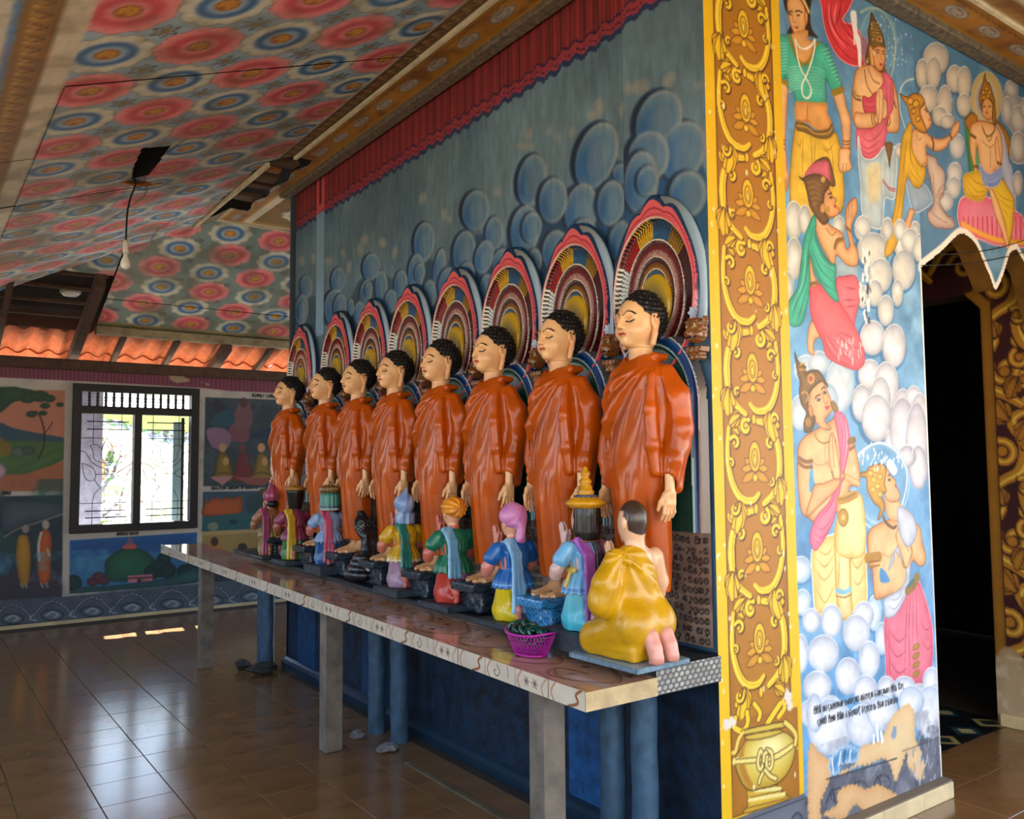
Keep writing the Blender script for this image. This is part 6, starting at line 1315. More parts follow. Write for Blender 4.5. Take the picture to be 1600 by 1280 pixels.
# smoky cloak behind the halo on the near side
ck = sculpt(lambda P: smx(smx(np.abs(np.sqrt((P[..., 1]/0.252)**2+(P[..., 2]/0.385)**2)-1.0)*0.26-0.028, np.abs(P[..., 1])-0.271, 0.01), np.abs(P[..., 0])-0.011, 0.010), (-0.02, -0.285, -0.22), (0.02, 0.285, 0.45), 0.008)
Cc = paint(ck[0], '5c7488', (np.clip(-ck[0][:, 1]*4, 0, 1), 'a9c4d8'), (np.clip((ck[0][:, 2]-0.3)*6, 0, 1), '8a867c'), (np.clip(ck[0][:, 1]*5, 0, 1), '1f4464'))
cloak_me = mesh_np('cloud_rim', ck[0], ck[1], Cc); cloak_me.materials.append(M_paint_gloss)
disc_me = MB().lathe([(0.0, -0.012), (0.05, -0.014), (0.085, -0.008), (0.096, 0.002), (0.1, 0.02)], seg=36)
dV = np.array(disc_me.V); dV = np.c_[dV[:, 2], dV[:, 0]*0.92, dV[:, 1]*1.28]; rr_ = np.sqrt((dV[:, 1]/0.092)**2+(dV[:, 2]/0.128)**2)
disc_m = mesh_np('disc', dV, disc_me.F, paint(dV, '8c7a3c', (np.clip((rr_-0.55)*3, 0, 1), 'c9a21c'))); disc_m.materials.append(M_paint_gloss)
# body panel: nested arches green / blue / stone
cv = Canvas(0.54, 0.78, 0.0045, '8c7a68'); U, V = np.meshgrid(cv.u-0.27, cv.v+1.335)
rb = np.where(V > 1.84, np.sqrt(U**2+((V-1.84)*0.82)**2), np.abs(U)*(1-0.0*(V-1.3)))
taper = np.clip((1.84-V)/0.5, 0, 1)*0.035
im = cv.img; im[:] = hx('a08a74'); im += (hx('1c4670')-im)*np.clip((V-1.88)/0.08, 0, 1)[..., None]
im += (hx('5a4c40')-im)*(np.exp(-((rb-0.262)/0.012)**2)*0.8)[..., None]
m_ = rb < 0.249-taper*0.2; im[m_] = hx('d8dcdc'); m_ = rb < 0.244-taper*0.2; im[m_] = hx('1459a0'); im += (hx('0c2c5c')-im)*((rb < 0.244)*np.exp(-((rb-0.218)/0.012)**2)*0.7)[..., None]
m_ = rb < 0.213+taper*0.2; im[m_] = hx('9cc0b8'); m_ = rb < 0.207+taper*0.2; im[m_] = hx('0c5048'); im += (hx('083430')-im)*((rb < 0.18)*0.5)[..., None]
def bdisp(Ug, Vg):
    d = np.zeros(Ug.shape+(3,)); e = np.clip((0.268-rb)/0.012, 0, 1); d[..., 0] = -(0.022*e+0.014*np.exp(-((rb-0.210)/0.010)**2)+0.008*np.exp(-((rb-0.246)/0.006)**2)); return d
bk = lambda a, b: np.where(b+1.335 > 1.84, np.sqrt((a-0.27)**2+((b+1.335-1.84)*0.82)**2), np.abs(a-0.27)) < 0.268
body_me = cv.mesh('body_panel', (0, -0.27, 1.335), (0, 1, 0), (0, 0, 1), bk, bdisp); body_me.flip_normals(); body_me.polygons.foreach_set('use_smooth', np.ones(len(body_me.polygons), bool)); body_me.materials.append(M_paint_gloss)
# inscription
cv = Canvas(0.53, 0.44, 0.0036, '8c7868'); cv.noise(0.25, 0.12, 91); cv.noise(0.7, 0.1, 92, tint='6c5c52'); cv.noise(0.5, 0.06, 93, tint='a8927c')
rows = ['kapi tsgr', 'tx bhdxeg'.replace('b', 'v').replace('h', 'u'), 'gtuvit rn', 'kdntie sti', 'mlntx matn', 'dkmvgu tiu', 'ssmdun mli', 'vpmuudu tl', 'smtlta via', 'vuat kr', 'pv tli du']
for i, t_ in enumerate(rows):
    z = 0.395-0.0385*i; off = 0.02
    full = (t_+' '+rows[(i+4) % 11]+' ')
    write(cv, full[:17], lambda x, y: (0.50-(0.50-off)+0.0+x*0.030 if False else 0.515-x*0.0305, z+y*0.026-0.004*math.sin(x*0.7)), '121214', 0.0052)
ins_me = cv.mesh('inscription', (0, 0.265, 0.0), (0, -1, 0), (0, 0, 1)); 
ins_me.materials.append(mat('inscription_stone', attr=True, rough=0.6, bump=0.2, bscale=50))
# fix text direction: u runs towards the viewer's right (-y), so glyphs must read left to right along u
# lion mask sculpture
def lion(P):
    d = el(P, (0, 0, 0.03), (0.04, 0.040, 0.052)); d = sm(d, el(P, (-0.035, 0, 0.005), (0.022, 0.026, 0.020)), 0.02)
    d = sm(d, rc(P, (-0.03, 0, 0.055), (-0.052, 0, 0.018), 0.008, 0.012), 0.008)
    for s in (-1, 1):
        d = sm(d, el(P, (-0.034, s*0.018, 0.044), (0.009, 0.010, 0.009)), 0.003); d = sm(d, el(P, (-0.036, s*0.020, 0.060), (0.010, 0.016, 0.006)), 0.006)
        d = sm(d, el(P, (0.0, s*0.040, 0.065), (0.014, 0.012, 0.020)), 0.008); d = sm(d, el(P, (-0.03, s*0.024, 0.012), (0.016, 0.014, 0.014)), 0.01)
    d = sm(d, rbx(P, (0.0, 0, -0.045), (0.026, 0.040, 0.012), 0.006), 0.008); d = sm(d, rbx(P, (0.0, 0, -0.065), (0.020, 0.028, 0.02), 0.006), 0.008)
    d = d+0.0022*np.sin(P[..., 1]*260)*np.sin(P[..., 2]*230)
    return smx(d, -el(P, (-0.056, 0, -0.002), (0.012, 0.020, 0.004)), 0.004)
lm_ = sculpt(lion, (-0.08, -0.065, -0.09), (0.05, 0.065, 0.10), 0.0033)
P = lm_[0]; Cl = paint(P, '7a4c22', (np.clip((P[:, 2]-0.02)*8, 0, 1)*0.4, 'a06c30'), ((np.abs(np.abs(P[:, 1])-0.018) < 0.006)*(np.abs(P[:, 2]-0.045) < 0.006)*(P[:, 0] < -0.036)*1.0, 'd8c8a0'), ((np.abs(P[:, 2]+0.002) < 0.004)*(P[:, 0] < -0.04)*1.0, '2a120c'), ((np.abs(np.abs(P[:, 1])-0.018) < 0.0035)*(np.abs(P[:, 2]-0.045) < 0.004)*(P[:, 0] < -0.039)*1.0, '140c08'))
lion_me = mesh_np('lion_mask', P, lm_[1], Cl); lion_me.materials.append(M_paint_gloss)
def flw():
    b = MB()
    for k in range(6):
        a = k*math.pi/3; c, s = math.cos(a), math.sin(a); b.add([(0, 0, 0), (-0.004, 0.016*c-0.009*s, 0.016*s+0.009*c), (-0.006, 0.026*c, 0.026*s), (-0.004, 0.016*c+0.009*s, 0.016*s-0.009*c)], [(0, 1, 2, 3)])
    return b
fm = flw(); fme = fm.mesh('flower', np.tile(hx('9fb4d0'), (len(fm.V), 1))); fme.materials.append(M_paint_gloss)
# pedestal: scribbled blue rockwork
def ped(P):
    d = rbx(P, (-0.02, 0, 0.060), (0.105, 0.095, 0.060), 0.012); d = np.minimum(d, rbx(P, (-0.055, 0, 0.126), (0.125, 0.10, 0.022), 0.010))
    return d+0.004*np.sin(P[..., 0]*70)*np.sin(P[..., 1]*80)*np.sin(P[..., 2]*90+1)
pd = sculpt(ped, (-0.2, -0.12, -0.01), (0.12, 0.12, 0.16), 0.0055); pd[0][:, 2] = np.maximum(pd[0][:, 2], 0.0)
P = pd[0]; sc_ = np.abs(np.sin(P[:, 1]*150+2*np.sin(P[:, 2]*90)))*np.abs(np.sin(P[:, 2]*120+2*np.sin(P[:, 0]*100+P[:, 1]*60)))
PEDC = {}
def ped_mesh(c1, c2):
    me = mesh_np('pedestal', P_ped, pd[1], paint(P_ped, c1, ((sc_ < 0.12)*1.0, c2), (np.clip(0.02-P_ped[:, 2], 0, 0.02)*40, '101820'))); me.materials.append(M_paint_gloss); return me
P_ped = pd[0]; pm_blue = ped_mesh('3f93cc', '144a80'); pm_dark = ped_mesh('32404c', '12181e')
for k in range(8):
    yc = NYC[k]
    t = empty('halo_niche', (XW-0.002, yc, 2.30), label='oval halo relief behind the statue '+ORD[k], cat='relief', group='halo reliefs on the statue wall')
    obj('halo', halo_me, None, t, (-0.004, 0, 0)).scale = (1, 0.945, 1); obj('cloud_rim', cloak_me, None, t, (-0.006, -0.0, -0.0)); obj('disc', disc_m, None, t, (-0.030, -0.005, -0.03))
    obj('body_panel', body_me, None, t, (-0.016, 0.0, -2.30))
    p = obj('inscription', ins_me, None, t, (-0.010, 0, 0.892+0.0133*(yc-2.2)-2.30))
    o = obj('lion_mask', lion_me, None, None, (XW-0.055, yc-0.29+(0.032 if k == 0 else 0), 2.09)); tag(o, 'brown lion mask by the statue '+ORD[k], 'mask', 'lion masks between the halos'); obj('flower', fme, None, o, (-0.02, 0.0, 0.10))
    zb = lz(BYC[k])
    o = obj('pedestal', pm_blue if k in (0, 1) else pm_dark, None, None, (BX-0.01, BYC[k], zb+0.004)); o['label'] = ('bright blue' if k in (0, 1) else 'dark slate')+' pedestal under the statue '+ORD[k]; o['category'] = 'pedestal'; o['group'] = 'statue pedestals'
# ================================================================== STANDING STATUES (local frame: front +x, left +y, base z = 0)
PF = [(0.07, .082, .120), (0.2, .088, .124), (0.35, .092, .128), (0.5, .097, .134), (0.65, .100, .140), (0.78, .103, .150), (0.88, .102, .163), (0.93, .094, .158), (0.965, .078, .135), (1.00, .056, .085), (1.03, .044, .052), (1.10, .03, .03)]
pz = np.array([p[0] for p in PF], np.float32); pa = np.array([p[1] for p in PF], np.float32); pb = np.array([p[2] for p in PF], np.float32)
def torso(P, grow=0.0):
    x, y, z = P[..., 0], P[..., 1], P[..., 2]; a = np.interp(z, pz, pa)+grow; b = np.interp(z, pz, pb)+grow
    cx = 0.012*np.sin((z-0.3)*3.0); k0 = np.sqrt(((x-cx)/a)**2+(y/b)**2); k1 = np.sqrt(((x-cx)/a**2)**2+(y/b**2)**2)
    d = k0*(k0-1)/(k1+1e-6); return np.maximum(d, np.maximum(0.075-z, z-1.03))
def robe(P):
    x, y, z = P[..., 0], P[..., 1], P[..., 2]
    d = torso(P)
    for s in (-1, 1):
        arm = path(P, [(-0.012, s*0.128, 0.935), (-0.022, s*0.168, 0.85), (-0.022, s*0.182, 0.72), (0.010, s*0.178, 0.60), (0.026, s*0.176, 0.515)], [0.045, 0.052, 0.050, 0.041, 0.034], 0.02)
        drape = path(P, [(-0.045, s*0.165, 0.80), (-0.040, s*0.170, 0.65), (-0.02, s*0.165, 0.50)], [0.04, 0.036, 0.028], 0.02)
        d = sm(d, sm(arm, drape, 0.03), 0.022)
    # inner hanging fold beside the left forearm
    fold = path(P, [(0.062, 0.128, 0.93), (0.075, 0.132, 0.80), (0.070, 0.140, 0.66), (0.062, 0.146, 0.555)], [0.018, 0.021, 0.022, 0.020], 0.02)
    d = sm(d, fold, 0.010)
    # broad folded collar band: over the left shoulder, under the neck, down the right side
    for q in range(3):
        o = q*0.017
        bnd = path(P, [(-0.055, 0.085-o, 1.015-o*0.3), (0.0, 0.082-o*0.6, 1.015-o*0.7), (0.048, 0.050-o*0.4, 0.992-o), (0.080, 0.0-o*0.3, 0.945-o), (0.098+0.002*q, -0.055+o*0.5, 0.88-o*0.5), (0.098, -0.095+o, 0.76), (0.088, -0.115+o, 0.62), (0.076, -0.122+o, 0.50)], [0.014, 0.015, 0.014, 0.013, 0.013, 0.012, 0.010, 0.006], 0.012)
        d = sm(d, bnd, 0.010)
    # sweeping folds
    sx_, sy_ = y-0.13, z-1.0; ang = np.arctan2(sx_, -sy_); rad = np.sqrt(sx_**2+sy_**2)
    front = np.clip((x+0.02)/0.05, 0, 1)
    w1 = np.sin(ang*17+1.2+rad*3.0); f1 = 0.0070*w1*front*np.clip((z-0.42)/0.15, 0, 1)*np.clip((0.99-z)/0.06, 0, 1)*np.clip(rad/0.12, 0, 1)
    w2_ = np.sin(y*95+np.sin(z*7)*1.2+z*9); f2 = 0.0034*w2_*np.clip((0.60-z)/0.2, 0, 1)
    w3 = np.sin((np.arctan2(y, x-0.0)*9)+z*13); f3 = 0.003*w3*np.clip((np.abs(y)-0.13)/0.03, 0, 1)*np.clip((z-0.45)/0.1, 0, 1)
    d = d-f1-f2-f3
    # clean hem, open neck
    d = np.maximum(d, 0.085+0.004*np.sin(y*60)-z)
    d = smx(d, -rc(P, (0.010, 0, 0.985), (0.020, 0, 1.10), 0.047, 0.058), 0.008)
    for s in (-1, 1): d = smx(d, -rc(P, (0.028, s*0.178, 0.53), (0.036, s*0.180, 0.44), 0.026, 0.03), 0.006)
    return d
def hs(P): return np.stack([(P[..., 0]+0.004)/1.12-0.004, P[..., 1]/1.10, 1.055+(P[..., 2]-1.055)/1.12], -1)
def face(P0):
    P = np.where(P0[..., 2:3] > 1.055, hs(P0), P0)
    x, y, z = P[..., 0], P[..., 1], P[..., 2]; ay = np.abs(y); Q = np.stack([x, ay, z], -1)
    d = el(P, (0.0, 0, 1.160), (0.082, 0.071, 0.088)); d = sm(d, el(P, (0.022, 0, 1.112), (0.062, 0.056, 0.058)), 0.03)
    d = sm(d, el(P, (0.060, 0, 1.075), (0.020, 0.022, 0.015)), 0.02); d = sm(d, el(Q, (0.050, 0.032, 1.112), (0.026, 0.024, 0.026)), 0.02)   # chin, cheeks
    d = sm(d, rc(P, (0.078, 0, 1.168), (0.0965, 0, 1.127), 0.0065, 0.0095), 0.010); d = sm(d, el(Q, (0.086, 0.0095, 1.122), (0.010, 0.007, 0.007)), 0.005)   # nose
    d = smx(d, -el(Q, (0.085, 0.031, 1.150), (0.020, 0.020, 0.012)), 0.014)                                                                    # sockets
    d = sm(d, el(Q, (0.0635, 0.031, 1.149), (0.013, 0.0165, 0.0105)), 0.003)                                                                   # lids
    brow = path(Q, [(0.081, 0.010, 1.163), (0.077, 0.026, 1.174), (0.062, 0.046, 1.166)], 0.004, 0.01); d = sm(d, brow, 0.012)
    d = sm(d, el(Q, (0.0845, 0.006, 1.1035), (0.007, 0.014, 0.0042)), 0.003); d = sm(d, el(P, (0.0825, 0, 1.0955), (0.007, 0.013, 0.0048)), 0.003)   # lips
    d = smx(d, -el(P, (0.090, 0, 1.0995), (0.005, 0.022, 0.0014)), 0.002)
    d = sm(d, rc(P, (-0.004, 0, 0.98), (-0.008, 0, 1.10), 0.050, 0.045), 0.015)
    return d
def earf(P):
    P = hs(P); Q = np.stack([P[..., 0], np.abs(P[..., 1]), P[..., 2]], -1)
    d = el(Q, (-0.006, 0.076, 1.150), (0.020, 0.010, 0.031)); d = sm(d, path(Q, [(-0.012, 0.077, 1.14), (-0.004, 0.076, 1.10), (0.002, 0.073, 1.066)], [0.011, 0.0105, 0.010], 0.006), 0.006)
    d = smx(d, -el(Q, (-0.003, 0.088, 1.150), (0.009, 0.006, 0.017)), 0.004); return smx(d, -rc(Q, (0.0, 0.088, 1.10), (0.003, 0.085, 1.078), 0.003), 0.002)
def facecol(V0):
    V = hs(V0); x, y, z = V[:, 0], V[:, 1], V[:, 2]; ay = np.abs(y); fr = x > 0.035
    def near(L, w_):
        P = crom(L, 8, False); dd = np.full(len(V), 9.0)
        for i in range(len(P)-1):
            a, b = P[i], P[i+1]; e = b-a; t = np.clip(((ay-a[0])*e[0]+(z-a[1])*e[1])/(e@e+1e-12), 0, 1); dd = np.minimum(dd, np.hypot(ay-a[0]-t*e[0], z-a[1]-t*e[1]))
        return np.clip((w_-dd)/0.0009+0.5, 0, 1)*fr
    brow = near([(0.010, 1.166), (0.022, 1.178), (0.036, 1.179), (0.050, 1.169)], 0.0020); lid = near([(0.014, 1.146), (0.024, 1.1425), (0.036, 1.1425), (0.046, 1.148)], 0.0024)
    eye = near([(0.020, 1.1415), (0.030, 1.139), (0.040, 1.1425)], 0.0013); crease = near([(0.015, 1.152), (0.028, 1.158), (0.042, 1.155)], 0.0007)
    lips = np.clip((0.0175-ay)/0.002, 0, 1)*np.clip((0.0068-np.abs(z-1.0995+0.10*np.maximum(ay-0.012, 0)*0-0.0))/0.0012, 0, 1)*(x > 0.068)
    line = np.clip((0.019-ay)/0.002, 0, 1)*np.clip((0.0010-np.abs(z-1.0995-0.08*ay*(ay > 0.01)*0.1))/0.0006+0.5, 0, 1)*(x > 0.066)
    blush = np.exp(-(((ay-0.042)/0.02)**2+((z-1.115)/0.02)**2))*0.25
    nos = np.exp(-(((ay-0.008)/0.003)**2+((z-1.117)/0.0025)**2))*(x > 0.08)*0.8
    return paint(V, 'f0bd85', (blush, 'e89a70'), (np.clip((1.06-z)/0.05, 0, 0.5), 'd8a070'), (crease*0.7, '9a6840'), (lips*0.9, 'cc5c4a'), (line, '5c1c18'), (eye, 'f4ece0'), (lid, '2a1612'), (brow, '1c100c'), (nos, '8a3c28'))
def hairf(P):
    P = hs(P); x, y, z = P[..., 0], P[..., 1], P[..., 2]; q = el(P, (-0.020, 0, 1.166), (0.095, 0.083, 0.097))
    q = sm(q, el(P, (-0.022, 0, 1.245), (0.038, 0.036, 0.022)), 0.03)
    q = q-0.0075*np.abs(np.sin(x*190+z*60))*np.abs(np.sin(y*190+z*20))*np.abs(np.sin(z*190+y*50))+0.002
    ln = np.maximum(np.minimum(1.145+1.05*(x+0.010), 1.212-1.6*np.maximum(np.abs(y)-0.045, 0)), 1.085-0.2*(x+0.05)); ln = np.where(x < -0.012, np.minimum(ln, 1.085+(x+0.05)*0.5), ln)
    return smx(q, ln-z, 0.006)
def hand(s):
    def f(P):
        Q = np.stack([P[..., 0], P[..., 1]*s, P[..., 2]], -1)
        d = rc(Q, (0.027, 0.178, 0.55), (0.030, 0.180, 0.478), 0.020, 0.018); d = sm(d, rbx(Q, (0.033, 0.181, 0.452), (0.029, 0.0125, 0.030), 0.011), 0.016)
        for dx, l, sp in ((-0.021, 0.044, -0.10), (-0.006, 0.056, -0.03), (0.009, 0.060, 0.03), (0.023, 0.052, 0.10)):
            a = (0.034+dx, 0.181, 0.428); m_ = (0.034+dx*1.18+sp*0.02, 0.179, 0.428-l*0.55); b_ = (0.034+dx*1.22+sp*0.02, 0.166, 0.428-l)
            d = sm(d, path(Q, [a, m_, b_], [0.0082, 0.0074, 0.0062], 0.003), 0.004)
        return sm(d, path(Q, [(0.052, 0.178, 0.468), (0.071, 0.170, 0.440), (0.076, 0.162, 0.412)], [0.011, 0.009, 0.007], 0.004), 0.008)
    return f
def foot(s):
    def f(P):
        Q = np.stack([P[..., 0], P[..., 1]*s, P[..., 2]], -1)
        d = rc(Q, (-0.01, 0.045, 0.13), (-0.012, 0.046, 0.035), 0.030, 0.026); d = sm(d, el(Q, (-0.018, 0.046, 0.022), (0.032, 0.025, 0.022)), 0.02)
        d = sm(d, rc(Q, (0.0, 0.046, 0.030), (0.085, 0.052, 0.014), 0.026, 0.0135), 0.03); d = sm(d, rbx(Q, (0.075, 0.052, 0.011), (0.035, 0.031, 0.010), 0.009), 0.012)
        for i, (yy, l, r) in enumerate(((0.028, 0.040, 0.0098), (0.044, 0.040, 0.0075), (0.056, 0.034, 0.0070), (0.067, 0.028, 0.0065), (0.077, 0.020, 0.0060))):
            d = sm(d, rc(Q, (0.095-i*0.004, yy, 0.009), (0.102+l*0.75-i*0.004, yy+0.001*i, 0.008), r, r*0.92), 0.004)
        return np.maximum(d, -P[..., 2])
    return f
r1 = sculpt(robe, (-0.13, -0.25, 0.06), (0.15, 0.25, 1.08), 0.0052)
robe_me = mesh_np('robe', r1[0], r1[1]);
Mrobe = mat('robe_enamel', 'bc5000', 0.27, 0.32, 6, 0.05, 22, coat=0.22, spec=0.35); robe_me.materials.append(Mrobe)
r1a = sculpt(face, (-0.08, -0.09, 0.975), (0.13, 0.09, 1.29), 0.0023, facecol)
sk = lambda V: flat('e8b27c', len(V))
r2 = sculpt(hand(1), (-0.02, 0.14, 0.35), (0.10, 0.22, 0.58), 0.0026, sk); r3 = sculpt(hand(-1), (-0.02, -0.22, 0.35), (0.10, -0.14, 0.58), 0.0026, sk)
r4 = sculpt(foot(1), (-0.06, 0.0, -0.005), (0.16, 0.10, 0.15), 0.0030, sk); r5 = sculpt(foot(-1), (-0.06, -0.10, -0.005), (0.16, 0.0, 0.15), 0.0030, sk)
M_skin = mat('painted_skin', attr=True, rough=0.32, noise=0.04, nscale=12, coat=0.2)
def joined(name, L):
    V = np.concatenate([p[0] for p in L]); off = np.cumsum([0]+[len(p[0]) for p in L[:-1]]); Q = np.concatenate([p[1]+o for p, o in zip(L, off)]); return mesh_np(name, V, Q, np.concatenate([p[2] for p in L]))
head_me = joined('body', [r1a]); handL = joined('hand', [r2]); handR = joined('hand', [r3]); footL = joined('foot', [r4]); footR = joined('foot', [r5])
for q in (head_me, handL, handR, footL, footR): q.materials.append(M_skin)
r6 = sculpt(earf, (-0.045, -0.105, 1.04), (0.035, 0.105, 1.22), 0.0023, lambda V: paint(V, 'ebb07a', (np.clip((np.abs(V[:, 1])-0.0765)*0+0*V[:, 0], 0, 1), 'c07850')))
ear_ms = []
for sg in (1, -1):
    kf = (r6[0][r6[1][:, 0], 1]*sg > 0); used = np.unique(r6[1][kf]); mp_ = np.zeros(len(r6[0]), np.int32); mp_[used] = np.arange(len(used)); em = mesh_np('ear', r6[0][used], mp_[r6[1][kf]], r6[2][used]); em.materials.append(M_skin); ear_ms.append(em)
r7 = sculpt(hairf, (-0.14, -0.105, 1.04), (0.10, 0.105, 1.33), 0.0032); hair_me = mesh_np('hair', r7[0], r7[1]); hair_me.materials.append(mat('hair_black', '0d0a09', 0.5, 0.3, 30, coat=0.2))
for k in range(8):
    z0 = lz(BYC[k])+0.148; s_ = 1.0
    t = empty('standing_statue', (BX-0.0, BYC[k], z0), (0, 0, math.pi), label='standing monk statue in an orange robe, '+ORD[k], cat='statue', group='row of standing orange robed statues')
    sc_z = (2.303-z0)/1.295; t.scale = (1, 1, sc_z)
    for nm, me in (('robe', robe_me), ('head', head_me), ('hand', handL), ('hand', handR), ('foot', footL), ('foot', footR), ('ear', ear_ms[0]), ('ear', ear_ms[1]), ('hair', hair_me)): obj(nm, me, None, t)
# ================================================================== KNEELING FIGURES (local frame: front +x, left +y)
M_fig = mat('figure_enamel', attr=True, rough=0.34, noise=0.10, nscale=16, coat=0.25)
def prof(P, L, fold=0.0, nf=12, sx=1.0, sy=1.0, cx=0.0):
    """upright body of revolution with per-height radius; L = [(z, rx, ry)]"""
    L = np.array(L, np.float32); x, y, z = P[..., 0]-cx, P[..., 1], P[..., 2]; a = np.interp(z, L[:, 0], L[:, 1])*sx; b = np.interp(z, L[:, 0], L[:, 2])*sy
    k0 = np.sqrt((x/a)**2+(y/b)**2); k1 = np.sqrt((x/a**2)**2+(y/b**2)**2); d = k0*(k0-1)/(k1+1e-6)
    if fold: d = d-fold*np.sin(np.arctan2(y, x)*nf+z*6)
    return np.maximum(d, np.maximum(L[0, 0]-z, z-L[-1, 0]))
def col2(c1, c2, f): return lambda V: paint(V, c1, (np.clip(f(V), 0, 1), c2))
def stripes(c1, c2, n=14, k=0.6): return lambda V: paint(V, c1, (np.clip(np.sin(np.arctan2(V[:, 1], V[:, 0])*n+V[:, 2]*8)*3-1.2, 0, 1)*k, c2))
def sp_(name, fn, lo, hi, res, colf, par, lab=None, m=None):
    q = sculpt(fn, lo, hi, res, colf); o = sobj(name, [q], m or M_fig, par)
    if lab: o['label'] = lab
    return o
SK, SKD = 'e2a884', 'b87858'
def praying(P, elb=0.0):
    d = None
    for s in (-1, 1):
        a = path(P, [(0.0, s*0.080, 0.295), (0.025, s*0.118, 0.225+elb), (0.040, s*0.112, 0.205+elb), (0.085, s*0.060, 0.262), (0.108, s*0.016, 0.300)], [0.026, 0.024, 0.022, 0.017, 0.013], 0.012)
        a = sm(a, rbx(P, (0.118, s*0.009, 0.335), (0.014, 0.007, 0.026), 0.006, rot('y', 12)), 0.010)
        for q in range(4): a = sm(a, path(P, [(0.112+q*0.0075, s*0.0085, 0.352), (0.119+q*0.0075, s*0.0075, 0.376-abs(q-1.3)*0.004), (0.124+q*0.0072, s*0.006, 0.392-abs(q-1.3)*0.006)], [0.0046, 0.0043, 0.0036], 0.002), 0.003)
        a = sm(a, path(P, [(0.104, s*0.010, 0.325), (0.098, s*0.010, 0.348), (0.099, s*0.008, 0.362)], [0.006, 0.005, 0.004], 0.002), 0.004)
        d = a if d is None else np.minimum(d, a)
    return d
def headf(P, z0=0.405, s=1.0):
    Q = (P-np.array([0.008, 0, z0], np.float32))/s; A = np.stack([Q[..., 0], np.abs(Q[..., 1]), Q[..., 2]], -1)
    d = el(Q, (0, 0, 0.008), (0.048, 0.042, 0.052)); d = sm(d, el(Q, (0.014, 0, -0.022), (0.036, 0.032, 0.034)), 0.02)
    d = sm(d, rc(Q, (0.047, 0, 0.008), (0.057, 0, -0.012), 0.004, 0.006), 0.006); d = sm(d, el(Q, (0.046, 0, -0.030), (0.008, 0.010, 0.004)), 0.004); d = sm(d, el(Q, (0.040, 0, -0.046), (0.012, 0.012, 0.010)), 0.01)
    d = smx(d, -el(A, (0.050, 0.018, 0.005), (0.010, 0.010, 0.006)), 0.006); d = sm(d, el(A, (0.040, 0.018, 0.004), (0.007, 0.009, 0.005)), 0.003)
    d = sm(d, el(A, (-0.004, 0.044, -0.002), (0.011, 0.006, 0.018)), 0.004)
    d = sm(d, rc(Q, (-0.006, 0, -0.10), (-0.004, 0, -0.03), 0.024, 0.024), 0.015)
    return d*s
def headcol(z0=0.405, s=1.0, base=None):
    def f(V):
        Q = (V-np.array([0.008, 0, z0]))/s; ay = np.abs(Q[:, 1]); z = Q[:, 2]; fr = Q[:, 0] > 0.02
        brow = (np.abs(z-0.018+((ay-0.018)/0.02)**2*0.004) < 0.0022)*(ay > 0.007)*(ay < 0.031)*fr; eye = ((((ay-0.018)/0.0085)**2+((z-0.004)/0.0042)**2) < 1)*fr; pup = ((((ay-0.018)/0.004)**2+((z-0.004)/0.0038)**2) < 1)*fr
        lips = (((ay/0.012)**2+((z+0.030)/0.005)**2) < 1)*fr
        return paint(V, base or SK, (eye*1.0, 'f2ece0'), (pup*1.0, '1c120c'), (brow*1.0, '20140e'), (lips*1.0, 'c8483c'))
    return f
def kneel_legs(P, k=1.0):
    d = None
    for s in (-1, 1):
        a = path(P, [(-0.012, s*0.038, 0.145), (0.028, s*0.044, 0.042)], [0.044, 0.038], 0.02); a = sm(a, path(P, [(0.030, s*0.046, 0.036), (-0.072, s*0.042, 0.026)], [0.034, 0.024], 0.02), 0.02)
        d = a if d is None else sm(d, a, 0.02)
    return d
def soles(P):
    d = None
    for s in (-1, 1):
        a = sm(rc(P, (-0.078, s*0.038, 0.062), (-0.086, s*0.040, 0.014), 0.018, 0.014), rc(P, (-0.06, s*0.038, 0.070), (-0.09, s*0.038, 0.05), 0.018, 0.015), 0.01)
        for q in range(3): a = sm(a, rc(P, (-0.078+0.0, s*0.040+(q-1)*0.009, 0.008), (-0.066, s*0.040+(q-1)*0.009, 0.006), 0.006, 0.005), 0.004)
        d = a if d is None else np.minimum(d, a)
    return np.maximum(d, -P[..., 2])
def scarf(P, ys, w_, z0, z1, xb=-0.080, xf=0.060, fan=1.0):
    x, y, z = P[..., 0], P[..., 1], P[..., 2]
    d = None
    for q in (-1, 0, 1):
        yy = ys+q*w_*0.33
        L = [(xf, yy*0.85, 0.265), (0.030, yy, 0.312), (-0.022, yy, 0.330), (-0.062, yy*0.9, 0.275), (xb+0.012, yy*0.9, 0.215), (xb, yy*0.95+q*0.004*fan, z1+(z0-z1)*0.35), (xb-0.006, yy+q*0.007*fan, z1)]
        a = path(P*np.array([1.6, 1, 1], np.float32), [(l[0]*1.6, l[1], l[2]) for l in L], [0.009, 0.012, 0.0125, 0.0125, 0.0125, 0.013, 0.0135], 0.012)
        d = a if d is None else sm(d, a, 0.004)
    return d/1.2
